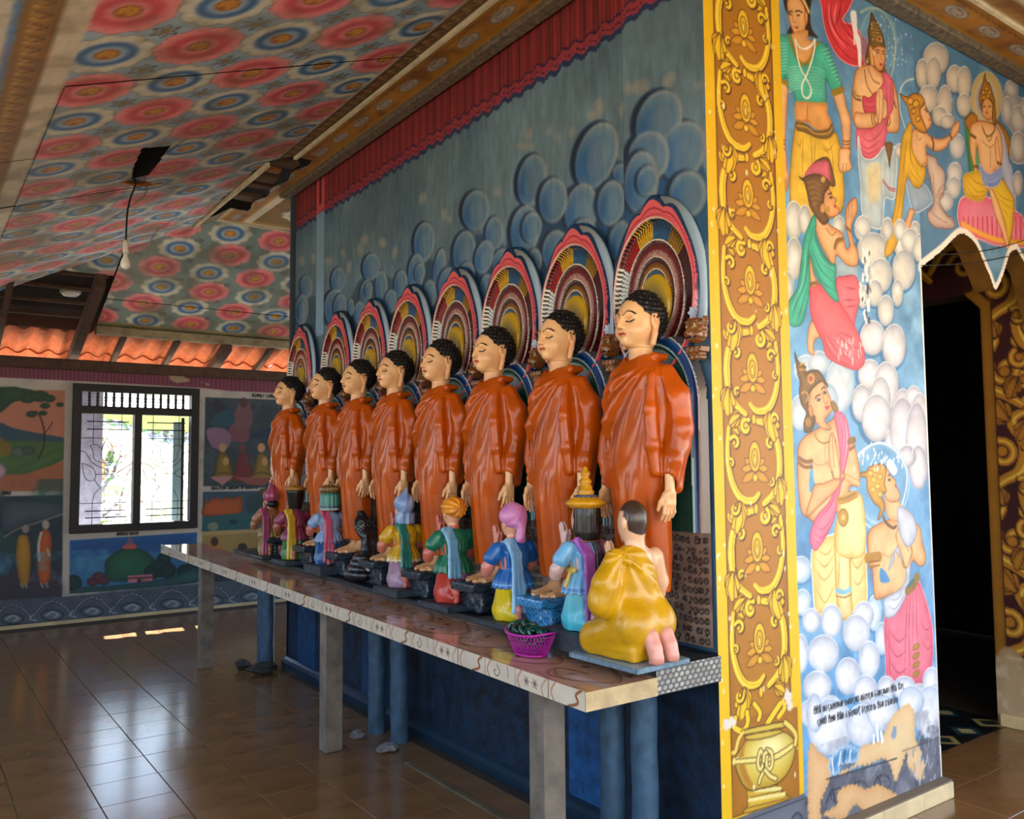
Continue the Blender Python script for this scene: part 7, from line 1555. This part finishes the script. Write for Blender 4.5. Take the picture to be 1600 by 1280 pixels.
def figure(x, y, z, label, legs, tunic, belt, scf, head, sc=1.0, arm_skin=SK, sleeve=None, scarf_kw=None, rz=90, extra=None, skirt=False):
    t = empty('kneeling_figure', (x, y, z), (0, 0, math.radians(rz)), label=label, cat='statue', group='kneeling figures on the ledge'); t.scale = (sc, sc, sc)
    ph = z-lz(y)-0.001
    pb_ = MB().box((-0.135, -0.115, -ph/sc), (0.135, 0.115, -0.001), 0.006); pb_.build('plinth', mat('plinth_slate', '2c3842', 0.5, 0.6, 22, 0.5, 60), t)
    bx = ((-0.16, -0.16, -0.005), (0.17, 0.16, 0.55))
    def body(P):
        d = prof(P, [(0.10, .055, .07), (0.2, .05, .062), (0.27, .052, .078), (0.305, .040, .075), (0.33, .026, .035), (0.36, .022, .024)]); return np.minimum(sm(d, praying(P), 0.012), headf(P))
    q = sculpt(body, (-0.08, -0.155, 0.09), (0.16, 0.155, 0.475), 0.0036, lambda V: np.where((V[:, 2:3] > 0.35) & (V[:, 0:1] < 0.085), headcol()(V), flat(arm_skin, len(V)))); sobj('body', [q], M_fig, t)
    sp_('soles', soles, (-0.12, -0.08, -0.003), (-0.03, 0.08, 0.10), 0.004, lambda V: flat(arm_skin, len(V)), t)
    sp_('skirt', lambda P: np.maximum(sm(kneel_legs(P), prof(P, [(0.0, .070, .082), (0.08, .062, .074), (0.16, .050, .062)], 0.003, 9, cx=0.0), 0.02)-0.002*np.sin(P[..., 1]*90+P[..., 0]*50), -P[..., 2]), (-0.13, -0.125, -0.003), (0.14, 0.125, 0.20), 0.0045, legs, t)
    def tun(P):
        d = prof(P, [(0.135, .088, .094), (0.165, .080, .088), (0.215, .055, .064), (0.24, .056, .070), (0.285, .056, .082), (0.315, .042, .070), (0.335, .028, .036)])
        d = d-0.0032*np.sin(np.arctan2(P[..., 1], P[..., 0])*18)*np.clip((0.30-P[..., 2])/0.05, 0, 1)*np.clip(np.abs(P[..., 2]-0.215)/0.03, 0, 1)
        for s in (-1, 1): d = sm(d, path(P, [(0.0, s*0.080, 0.298), (0.014, s*0.104, 0.262)], [0.032, 0.034], 0.01), 0.012)
        return d
    sp_('tunic', tun, (-0.11, -0.15, 0.125), (0.11, 0.15, 0.345), 0.004, tunic, t)
    if belt: sp_('belt', lambda P: np.maximum(prof(P, [(0.20, .064, .073), (0.232, .064, .073)]), 0), (-0.08, -0.09, 0.195), (0.08, 0.09, 0.237), 0.004, belt, t)
    kw = dict(ys=0.045, w_=0.05, z0=0.30, z1=0.10); kw.update(scarf_kw or {})
    if scf: sp_('scarf', lambda P: scarf(P, **kw), (-0.13, kw['ys']-0.07, kw['z1']-0.02), (0.09, kw['ys']+0.07, 0.35), 0.0036, scf, t)
    head(t)
    if extra: extra(t)
    return t
def turban(c1, c2, style):
    def f(t):
        if style == 'orange':
            fn = lambda P: sm(el(P, (-0.004, 0, 0.432), (0.061, 0.058, 0.050)), el(P, (-0.045, 0, 0.425), (0.028, 0.040, 0.040)), 0.01)-0.0025*np.sin(np.arctan2(P[..., 1], P[..., 2]-0.43)*10)-0.002*np.sin(np.sqrt(P[..., 1]**2+(P[..., 2]-0.43)**2)*200)
            lo, hi = (-0.09, -0.07, 0.37), (0.07, 0.07, 0.50)
        elif style == 'pink':
            fn = lambda P: sm(sm(el(P, (-0.004, 0, 0.438), (0.060, 0.058, 0.056)), el(P, (-0.04, 0, 0.41), (0.030, 0.034, 0.030)), 0.01), path(P, [(-0.060, 0, 0.39), (-0.062, 0.004, 0.345)], [0.016, 0.020], 0.01), 0.01)-0.003*np.abs(np.sin(P[..., 1]*60+P[..., 2]*55))-0.001*np.sin(P[..., 0]*80)
            lo, hi = (-0.10, -0.07, 0.32), (0.07, 0.07, 0.51)
        else:
            fn = lambda P: sm(sm(el(P, (-0.004, 0, 0.440), (0.058, 0.056, 0.060)), rc(P, (-0.02, 0, 0.49), (-0.028, 0, 0.520), 0.018, 0.005), 0.012), prof(P, [(0.335, .046, .050), (0.39, .048, .050)], 0.002, 10, cx=-0.012), 0.008)-0.002*np.sin(P[..., 1]*140+P[..., 2]*40)
            lo, hi = (-0.09, -0.07, 0.33), (0.07, 0.07, 0.535)
        def fn2(P): return smx(fn(P), -(np.maximum(el(P, (0.062, 0, 0.395), (0.05, 0.05, 0.040)), -1)), 0.004)
        sp_('turban', fn2, lo, hi, 0.0036, lambda V: paint(V, c1, (np.clip(np.sin(V[:, 1]*90+V[:, 2]*60)*2-0.8, 0, 1)*0.6, c2)), t)
    return f
yl = stripes
def zcol(L, base, strip=None):
    def f(V):
        C = flat(base, len(V))
        for z0, z1, c in L: m_ = (V[:, 2] >= z0) & (V[:, 2] < z1); C[m_] = hx(c)
        if strip: a = np.clip(np.sin(np.arctan2(V[:, 1], V[:, 0])*18)*3-1.5, 0, 1)*0.5; C += (hx(strip)-C)*a[:, None]
        return C
    return f
PX = 2.225
lz2 = lambda y: lz(y)+0.004
# blue helmet, yellow tunic, green scarf
figure(2.26, 4.19, 0.944, 'kneeling figure with blue pointed helmet, yellow tunic and green scarf', col2('b87078', 'a08098', lambda V: V[:, 1]*30-0.4), zcol([(0.12, 0.150, 'd8c8b0')], 'c89a14', 'ecc83c'), None, yl('1c7468', '4ca494', 8), turban('7c98c4', 'b8c8e0', 'blue'), 1.02, 'c8705c', scarf_kw=dict(z1=0.115, ys=0.03))
figure(2.26, 3.67, 0.927, 'kneeling figure with orange turban, green tunic and light blue scarf', col2('b8382c', 'b070a8', lambda V: -V[:, 1]*25+V[:, 2]*6), zcol([], '0e6a4c', '3ca080'), col2('c8c0b0', '20242c', lambda V: np.sin(V[:, 1]*160)*3), yl('6aa8cc', 'a4d0e4', 8), turban('e8951c', 'b86410', 'orange'), 1.08, 'd06858', scarf_kw=dict(z1=0.125, ys=0.045))
figure(2.25, 3.14, 0.915, 'kneeling figure with pink turban, blue tunic and long pale blue scarf', lambda V: paint(V, 'd8c010', ((V[:, 1] < 0.015)*1.0, '6c6080'), ((np.abs(V[:, 1]-0.022) < 0.006)*1.0, '1c6040'), ((np.abs(V[:, 1]-0.012) < 0.004)*1.0, 'e8e0c8')), zcol([(0.12, 0.148, '1c64b0'), (0.148, 0.154, '7cc0ec')], '1560ac', '3c94dc'), lambda V: flat('c070b0', len(V)), yl('7cb4dc', 'b4dcf0', 8), turban('d88cc0', 'b464a8', 'pink'), 1.05, 'dc8878', scarf_kw=dict(z1=0.045, ys=0.030, fan=1.4))
def crown_cap(t):
    sp_('hair', lambda P: np.minimum(prof(P, [(0.33, .046, .048), (0.36, .052, .052), (0.43, .054, .053), (0.455, .05, .05)], 0.001, 30, cx=-0.014), 9), (-0.08, -0.07, 0.325), (0.05, 0.07, 0.46), 0.0036, lambda V: flat('08080a', len(V)), t)
    b = MB().lathe([(0.055, 0.0), (0.074, 0.014), (0.076, 0.022), (0.060, 0.034), (0.045, 0.040), (0.044, 0.046), (0.030, 0.050), (0.031, 0.056), (0.034, 0.062), (0.026, 0.070), (0.025, 0.082), (0.020, 0.086), (0.020, 0.092), (0.024, 0.098), (0.022, 0.106), (0.015, 0.112), (0.014, 0.120), (0.019, 0.128), (0.017, 0.136), (0.009, 0.142), (0.010, 0.150), (0.004, 0.158)], seg=28, flute=0.035, nf=14)
    o = b.build('crown', mat('gold_crown', 'd89a14', 0.32, 0.35, 20, 0.2, 60, coat=0.3), t, True, (-0.008, 0, 0.450))
    b2 = MB().lathe([(0.045, 0.040), (0.046, 0.047), (0.031, 0.051)], seg=24); b2.build('crown_band', mat('crown_blue', '3c4c64', 0.4), t, True, (-0.008, 0, 0.4505))
def ext8(t):
    sp_('collar', lambda P: prof(P, [(0.325, .042, .052), (0.345, .046, .050)], cx=-0.012), (-0.07, -0.065, 0.32), (0.04, 0.065, 0.35), 0.004, lambda V: flat('8c6038', len(V)), t)
    sp_('sash_end', lambda P: sm(path(P, [(0.0, 0.074, 0.215), (0.006, 0.090, 0.165)], [0.008, 0.009], 0.01), path(P, [(-0.02, 0.07, 0.222), (0.03, 0.07, 0.222)], [0.011, 0.011], 0.01), 0.008), (-0.04, 0.05, 0.14), (0.05, 0.11, 0.245), 0.0035, lambda V: flat('d8bc58', len(V)), t)
    sp_('scarf', lambda P: path(P, [(0.05, -0.06, 0.28), (0.01, -0.074, 0.318), (-0.04, -0.074, 0.30), (-0.062, -0.07, 0.24)], [0.014, 0.017, 0.017, 0.012], 0.01), (-0.09, -0.11, 0.21), (0.08, -0.04, 0.35), 0.004, lambda V: flat('b85c6c', len(V)), t)
figure(2.215, 2.60, 0.957, 'kneeling figure with tall gold crown, black hair and purple scarf', col2('3cb4cc', '88d0e0', lambda V: V[:, 2]*6), lambda V: np.where((V[:, 1:2] < 0.0) & (V[:, 2:3] > 0.22), stripes('20283c', 'a8b8cc', 22, 0.8)(V), zcol([(0.145, 0.156, '2c70b8')], '6cb0dc', '98ccec')(V)), None, yl('a85cb4', '7c48a0', 8), crown_cap, 1.05, 'd8b4ac', scarf_kw=dict(z1=0.030, ys=0.038, fan=1.3), extra=ext8)
def drum(t):
    sp_('hair_drum', lambda P: prof(P, [(0.345, .056, .056), (0.36, .060, .060), (0.44, .060, .060), (0.455, .054, .054)], 0.003, 14, cx=-0.012), (-0.09, -0.08, 0.34), (0.07, 0.08, 0.46), 0.004, zcol([(0.34, 0.362, 'b0c8c8'), (0.362, 0.375, '123a58')], '2f8478', '58b0a0'), t)
    sp_('crown', lambda P: sm(el(P, (-0.012, 0, 0.478), (0.066, 0.066, 0.030)), rc(P, (-0.012, 0, 0.49), (-0.012, 0, 0.525), 0.02, 0.006), 0.015)-0.004*np.abs(np.sin(np.arctan2(P[..., 1], P[..., 0]+0.012)*7))*np.abs(np.sin(P[..., 2]*110)), (-0.10, -0.085, 0.44), (0.075, 0.085, 0.54), 0.004, lambda V: paint(V, '7c6434', ((np.abs(np.sin(np.arctan2(V[:, 1], V[:, 0]+0.012)*7)) < 0.3)*1.0, '2c2414'), ((np.abs(np.sin(V[:, 2]*110)) < 0.25)*0.8, 'c8b080')), t)
figure(2.26, 5.21, 0.975, 'kneeling figure with jewelled crown on a turquoise drum and pink scarf', col2('1c4c80', '3c78b0', lambda V: np.sin(V[:, 1]*80)*2), zcol([(0.13, 0.15, '1c3c70')], '7c9cc4', 'b0c4e0'), None, yl('c85878', '903050', 8), drum, 1.0, 'c06850', scarf_kw=dict(z1=0.025, ys=0.035, fan=1.6))
def pagoda(t):
    sp_('hair', lambda P: prof(P, [(0.34, .038, .040), (0.36, .044, .046), (0.46, .064, .064), (0.468, .062, .062)], cx=-0.012), (-0.09, -0.08, 0.33), (0.07, 0.08, 0.475), 0.004, lambda V: flat('120f12', len(V)), t)
    b = MB().lathe([(0.060, 0), (0.074, 0.008), (0.070, 0.020), (0.045, 0.034), (0.020, 0.040), (0.022, 0.052), (0.030, 0.058), (0.020, 0.070), (0.022, 0.078), (0.010, 0.10), (0.003, 0.128)], seg=28, flute=0.04, nf=12); b.build('crown', mat('gold_dull', 'a8742c', 0.4, 0.4, 22, 0.2, 60), t, True, (-0.01, 0, 0.467))
figure(2.26, 5.80, 0.955, 'kneeling figure with black hair under a gold pagoda crown and yellow scarf', col2('3c7840', 'c8a0a8', lambda V: V[:, 0]*20), zcol([], '84304c', 'b85878'), None, yl('c8a01c', 'e0c85c', 8), pagoda, 1.03, 'a86050', scarf_kw=dict(z1=0.02, ys=0.055, fan=1.0))
def bun(t):
    sp_('headcloth', lambda P: sm(el(P, (-0.010, 0, 0.43), (0.062, 0.060, 0.052)), rc(P, (-0.02, 0, 0.44), (0.0, 0, 0.505), 0.04, 0.02), 0.02)-0.002*np.sin(P[..., 1]*150), (-0.1, -0.075, 0.36), (0.065, 0.075, 0.54), 0.004, yl('b05070', '7c3050', 9), t)
    sp_('hair', lambda P: el(P, (-0.028, 0, 0.372), (0.042, 0.045, 0.028)), (-0.08, -0.06, 0.335), (0.03, 0.06, 0.41), 0.004, lambda V: flat('18141a', len(V)), t)
figure(2.26, 6.28, 0.948, 'kneeling figure with rose head cloth and long rose scarf at the far end', col2('8c7428', '6c5418', lambda V: np.sin(V[:, 1]*70)), zcol([(0.12, 0.2, '8c7428')], '94603c', 'b07c50'), None, yl('b05070', '803858', 8), bun, 1.02, 'a06848', scarf_kw=dict(z1=0.02, ys=0.065, fan=0.8))
# cobra rearing with spread hood
def cobra():
    t = empty('cobra_statue', (2.26, 4.70, 0.93), (0, 0, math.radians(90)), label='black cobra statue rearing with spread hood from dark coils', cat='statue')
    def f(P):
        d = path(P, [(-0.02, 0.0, 0.10), (-0.045, 0, 0.18), (-0.030, 0, 0.26), (-0.0, 0, 0.33), (0.022, 0, 0.375)], [0.035, 0.030, 0.026, 0.024, 0.022], 0.02)
        d = sm(d, el(P, (-0.004, 0, 0.315), (0.020, 0.062, 0.075), rot('y', 18)), 0.02); d = sm(d, el(P, (0.040, 0, 0.392), (0.036, 0.022, 0.016)), 0.015)
        return d-0.0012*np.sin(P[..., 2]*300)*np.sin(P[..., 1]*260)
    sp_('hood', f, (-0.1, -0.08, 0.05), (0.09, 0.08, 0.43), 0.004, lambda V: paint(V, '0d1218', (((np.abs(V[:, 1]) > 0.008)*(np.abs(np.hypot(np.abs(V[:, 1])-0.026, V[:, 2]-0.33)-0.016) < 0.0028)*(V[:, 0] < 0.02))*0.9, '5c7468')), t)
    def g(P):
        d = None
        for q in range(4):
            a = np.linspace(0, 2*np.pi, 17); r = 0.088-0.016*q; L = [(r*math.cos(b)*1.05, r*math.sin(b)*0.95, 0.028+0.034*q+0.004*math.sin(b+q)) for b in a]; e = path(P, L, 0.028-0.002*q, 0.004); d = e if d is None else sm(d, e, 0.006)
        return np.maximum(d, -P[..., 2])
    sp_('coils', g, (-0.13, -0.125, -0.003), (0.13, 0.125, 0.17), 0.0048, lambda V: paint(V, '0c0e12', (np.clip(np.sin(V[:, 0]*120)*np.sin(V[:, 1]*120)*3-1.6, 0, 1)*0.4, '24303c')), t)
    sp_('chipped_plaster', lambda P: el(P, (-0.118, 0.02, 0.075), (0.012, 0.022, 0.020))-0.004*np.sin(P[..., 1]*200)*np.sin(P[..., 2]*170), (-0.14, -0.01, 0.045), (-0.095, 0.05, 0.105), 0.003, lambda V: flat('b8b4b0', len(V)), t)['label'] = 'pale chipped plaster patch'
cobra()
# ---- young monk in yellow, seated on his heels, seen from behind
def monk():
    zb = lz(2.35)+0.024
    t = empty('kneeling_monk', (2.215, 2.315, zb), (0, 0, math.radians(92)), label='larger kneeling monk statue in a yellow robe with one bare shoulder', cat='statue'); t.scale = (0.86, 0.95, 1.0)
    def skin_(P):
        d = prof(P, [(0.10, .08, .09), (0.25, .068, .085), (0.33, .066, .100), (0.375, .050, .094), (0.405, .032, .045), (0.44, .028, .030)])
        # right arm bare, both hands at the chest
        d = sm(d, path(P, [(0.0, -0.108, 0.352), (0.005, -0.145, 0.26), (0.025, -0.145, 0.205), (0.090, -0.09, 0.25), (0.125, -0.03, 0.30)], [0.040, 0.034, 0.030, 0.025, 0.020], 0.015), 0.02)
        d = sm(d, path(P, [(0.09, 0.08, 0.25), (0.125, 0.03, 0.30)], [0.025, 0.020], 0.01), 0.01)
        for s in (-1, 1):
            h_ = rbx(P, (0.142, s*0.011, 0.338), (0.018, 0.009, 0.032), 0.008, rot('y', 12))
            for q in range(4): h_ = sm(h_, path(P, [(0.133+q*0.009, s*0.010, 0.36), (0.142+q*0.009, s*0.009, 0.392-abs(q-1.3)*0.006), (0.148+q*0.009, s*0.008, 0.412-abs(q-1.3)*0.008)], [0.0056, 0.0052, 0.0044], 0.002), 0.003)
            d = np.minimum(d, h_)
        d = np.minimum(d, headf(P, 0.490, 1.36))
        return sm(d, rc(P, (-0.004, 0, 0.38), (0.002, 0, 0.46), 0.036, 0.038), 0.02)
    def sc(V):
        C = headcol(0.490, 1.36, 'e4b48c')(V); Q = (V-np.array([0.008, 0, 0.49]))/1.36
        ln = 0.012+0.30*Q[:, 0]+0.10*np.abs(Q[:, 1]); ln = np.where(Q[:, 0] < 0.0, -0.030+0.6*(Q[:, 0]+0.03), ln); ln = np.where(Q[:, 0] > 0.0, 0.030, np.where((Q[:, 0] > -0.016), 0.006, ln))
        m_ = np.clip((Q[:, 2]-ln)/0.002, 0, 1)*(np.abs(Q[:, 1]) < 0.0425)*(V[:, 2] > 0.43); C += (hx('38281e')-C)*(m_*0.96)[:, None]; return C
    q = sculpt(skin_, (-0.1, -0.2, 0.09), (0.2, 0.13, 0.585), 0.0038, sc); sobj('body', [q], M_fig, t)
    def rb_(P):
        x, y, z = P[..., 0], P[..., 1], P[..., 2]
        d = prof(P, [(0.06, .10, .10), (0.14, .090, .105), (0.25, .080, .100), (0.33, .076, .108), (0.378, .058, .098), (0.405, .040, .060)])
        d = np.maximum(d, 0.6*(z-0.395)-0.8*(y+0.035)*1.0-0.0+0.0) if False else d
        cut = (z-0.385)*0.80-(y+0.005)*1.05                              # diagonal edge: bare right shoulder
        d = smx(d, cut, 0.008)
        d = sm(d, path(P, [(0.0, 0.110, 0.355), (0.0, 0.158, 0.27), (0.015, 0.160, 0.215), (0.085, 0.10, 0.255), (0.12, 0.05, 0.30)], [0.044, 0.056, 0.060, 0.046, 0.034], 0.02), 0.03)   # wrapped left arm
        d = sm(d, path(P, [(-0.05, 0.10, 0.36), (-0.066, 0.03, 0.33), (-0.072, -0.04, 0.27), (-0.06, -0.09, 0.20)], [0.012, 0.012, 0.011, 0.010], 0.01), 0.012)
        base = None
        for s in (-1, 1):
            a = path(P, [(-0.055, s*0.055, 0.12), (0.17, s*0.085, 0.060)], [0.085, 0.058], 0.03); base = a if base is None else sm(base, a, 0.04)
        base = sm(base, path(P, [(0.17, 0.075, 0.045), (0.19, 0.0, 0.045), (0.17, -0.075, 0.045)], [0.045, 0.04, 0.045], 0.03), 0.03)
        base = sm(base, rbx(P, (0.03, 0, 0.025), (0.13, 0.115, 0.03), 0.02), 0.03)
        d = sm(d, base, 0.04)
        ang = np.arctan2(y-0.10, 0.38-z)
        d = d-0.0028*np.sin(ang*15+0.6)*np.clip((z-0.12)/0.06, 0, 1)*np.clip((-x+0.02)/0.03, 0, 1)-0.003*np.sin(y*60+x*35+z*20)*np.clip((0.14-z)/0.05, 0, 1)
        return np.maximum(d, 0.002-z)
    q = sculpt(rb_, (-0.17, -0.17, -0.002), (0.25, 0.235, 0.42), 0.0048, lambda V: paint(V, 'd09c06', (np.clip(np.sin(V[:, 2]*30+V[:, 1]*40)*0.5, 0, 0.25), 'b88408')))
    sobj('robe', [q], mat('yellow_enamel', attr=True, rough=0.34, noise=0.14, nscale=14, bump=0.15, bscale=40, coat=0.12), t)
    for s in (-1, 1):
        def sole(P):
            Q = P-np.array([-0.118, s*0.042, 0.0], np.float32)
            a = path(Q, [(-0.005, 0, 0.088), (-0.028, 0, 0.055), (-0.040, 0, 0.020)], [0.030, 0.027, 0.030], 0.02); a = sm(a, rc(Q, (0.03, 0, 0.09), (-0.004, 0, 0.09), 0.03, 0.03), 0.02)
            for k in range(4): a = sm(a, rc(Q, (-0.050, (k-1.5)*0.013, 0.009), (-0.026, (k-1.5)*0.013, 0.007), 0.0085, 0.008), 0.004)
            return np.maximum(a, -P[..., 2])
        sp_('foot', sole, (-0.203, s*0.042-0.045, -0.003), (-0.04, s*0.042+0.045, 0.135), 0.0036, lambda V: paint(V, 'e09c88', (np.clip((0.03-V[:, 2])*30, 0, 1)*0.6, 'd08070')), t)
    cvm = MB().box((-0.165, -0.135, -0.022), (0.25, 0.15, -0.001), 0.004)
    V = np.array(cvm.V); 
    cb = Canvas(0.415, 0.285, 0.004, '8fa4b4'); cb.noise(0.2, 0.05, 95)
    for i in range(30):
        for j in range(20): x_, y_ = i*0.017+0.006*(j % 2), j*0.017; cb.S([(x_, y_), (x_+0.006, y_+0.008), (x_+0.014, y_+0.004)], '28506c', 0.003)
    cvm.build('base_slab', mat('slab_blue', '6f8a9c', 0.5, 0.4, 40, 0.5, 80), t)
    obj('base_top', cb.mesh('base_top', (-0.165, -0.135, -0.0005), (1, 0, 0), (0, 1, 0)), M_fig, t)
monk()
# ---- basket of green rings
bk_ = empty('basket', (2.045, 2.74, tz(2.74)+0.003), label='magenta lattice basket on the tiled table top in front of the yellow monk', cat='basket')
Mmag = mat('magenta_plastic', 'b81c9c', 0.35, coat=0.2)
ox, oy = 0.086, 0.118
fr_ = lambda a, z: (lambda k: (ox*k*math.cos(a), oy*k*math.sin(a), z))(0.62+0.38*(z/0.085)**0.8)
b = MB(); b.tube([fr_(a, 0.085+0.012*abs(math.sin(a))**4) for a in np.linspace(0, 2*math.pi, 48, endpoint=False)], 0.0045, 8, True); b.build('rim', Mmag, bk_, True)
b = MB(); b.tube([fr_(a, 0.004) for a in np.linspace(0, 2*math.pi, 40, endpoint=False)], 0.004, 6, True); b.lathe([(0.0, 0.0), (0.62, 0.001), (0.62, 0.004), (0.0, 0.003)], seg=32, sx=ox, sy=oy); b.build('bottom', Mmag, bk_, True)
n_ = 44; lat = MB()
for i in range(n_):
    a = 2*math.pi*i/n_
    for s in (-1, 1): lat.tube([fr_(a+s*t*0.42, 0.003+0.083*t) for t in np.linspace(0, 1, 6)], 0.0014, 4)
lo_ = lat.build('lattice', Mmag, bk_, True); lo_['kind'] = 'stuff'
Mgr = mat('green_glass', '07483a', 0.15, 0.2, 20, coat=0.6)
tor = MB(); V = []; F = []
R1, R2, nu, nv = 0.021, 0.0085, 22, 10
for i in range(nu):
    for j in range(nv):
        a, c = 2*math.pi*i/nu, 2*math.pi*j/nv; V.append(((R1+R2*math.cos(c))*math.cos(a), (R1+R2*math.cos(c))*math.sin(a), R2*math.sin(c))); F.append((i*nv+j, ((i+1) % nu)*nv+j, ((i+1) % nu)*nv+(j+1) % nv, i*nv+(j+1) % nv))
tor.add(V, F); tme_ = tor.mesh('green_ring', smooth=True); tme_.materials.append(Mgr); rr = random.Random(6)
ring_pos = [(0.035, -0.06, .100), (-0.02, -0.065, .098), (0.0, -0.025, .112), (0.045, -0.012, .100), (-0.042, -0.02, .098), (0.012, 0.02, .114), (0.05, 0.035, .098), (-0.035, 0.03, .100), (0.0, 0.062, .106), (-0.025, 0.078, .096), (0.03, 0.075, .096), (0.02, -0.09, .094)]
for i, (x, y, z) in enumerate(ring_pos):
    o = bpy.data.objects.new('green_ring', tme_); COL.objects.link(o); o.location = (2.045+x*0.82, 2.755+y*0.9, tz(2.755)+0.003+z*0.93); o.rotation_euler = (rr.uniform(-1.0, 1.0), rr.uniform(-1.3, -0.2), rr.uniform(0, 3))
    tag(o, 'dark green ring among those heaped in the magenta basket', 'ring', 'green rings in the basket')
for i in range(9):
    a = i*0.7; o = bpy.data.objects.new('green_ring', tme_); COL.objects.link(o); o.location = (2.045+0.045*math.cos(a), 2.755+0.068*math.sin(a), tz(2.755)+0.060+0.008*(i % 2)); o.rotation_euler = (rr.uniform(-.4, .4), rr.uniform(-.4, .4), 0)
    tag(o, 'dark green ring among those heaped in the magenta basket', 'ring', 'green rings in the basket')
# ---- bare bulb on its cord, ceiling light
hb = slopeW(208, 278)
cable = [(hb[0]-0.002, hb[1], hb[2]+0.03), (hb[0]+0.01, hb[1]-0.01, hb[2]-0.05), (hb[0]-0.012, hb[1], hb[2]-0.13), (hb[0]-0.03, hb[1], hb[2]-0.24), (hb[0]-0.034, hb[1], hb[2]-0.42)]
bx0 = cable[-1]
t = empty('pendant_bulb', bx0, label='bare white bulb hanging from a twisted cord below the ceiling hole', cat='light bulb')
MB().tube([np.array(p)-np.array(bx0) for p in crom(cable, 6, False)], 0.006, 6).build('cord', mat('black_rubber'), t, True)
Mwp = mat('white_plastic', 'd8d4cc', 0.35)
MB().lathe([(0.008, 0.01), (0.017, 0.0), (0.019, -0.03), (0.016, -0.045), (0.018, -0.05), (0.018, -0.075)], seg=16).build('socket', Mwp, t, True)
MB().lathe([(0.014, -0.075), (0.016, -0.10), (0.026, -0.122), (0.031, -0.142), (0.029, -0.160), (0.018, -0.174), (0.003, -0.179)], seg=20).build('bulb', mat('bulb_glass', 'e4e0dc', 0.2, coat=0.4), t, True)
# splintered board hanging at the hole
o = MB().box((-0.06, -0.09, 0), (0.05, 0.08, 0.014), 0.003).build('splintered_board', mat('board_orange'), None); o.location = (hb[0]+0.03, hb[1]+0.08, hb[2]-0.012); o.rotation_euler = (0.25, -0.45, 0.5); tag(o, 'splintered orange brown board hanging at the edge of the ceiling hole', 'board')
cl_ = onY(110, 458, 9.3)
t = empty('ceiling_light', (cl_[0], 9.3, cl_[2]), label='round white ceiling light fitting near the missing ceiling boards', cat='light fitting')
MB().lathe([(0.085, 0.0), (0.082, -0.012), (0.060, -0.030), (0.02, -0.036)], seg=24).build('diffuser', Mwp, t, True); MB().lathe([(0.095, 0.028), (0.097, 0.0), (0.085, -0.001)], seg=24).build('rim', mat('rim_grey', '8c8478', 0.5), t, True)
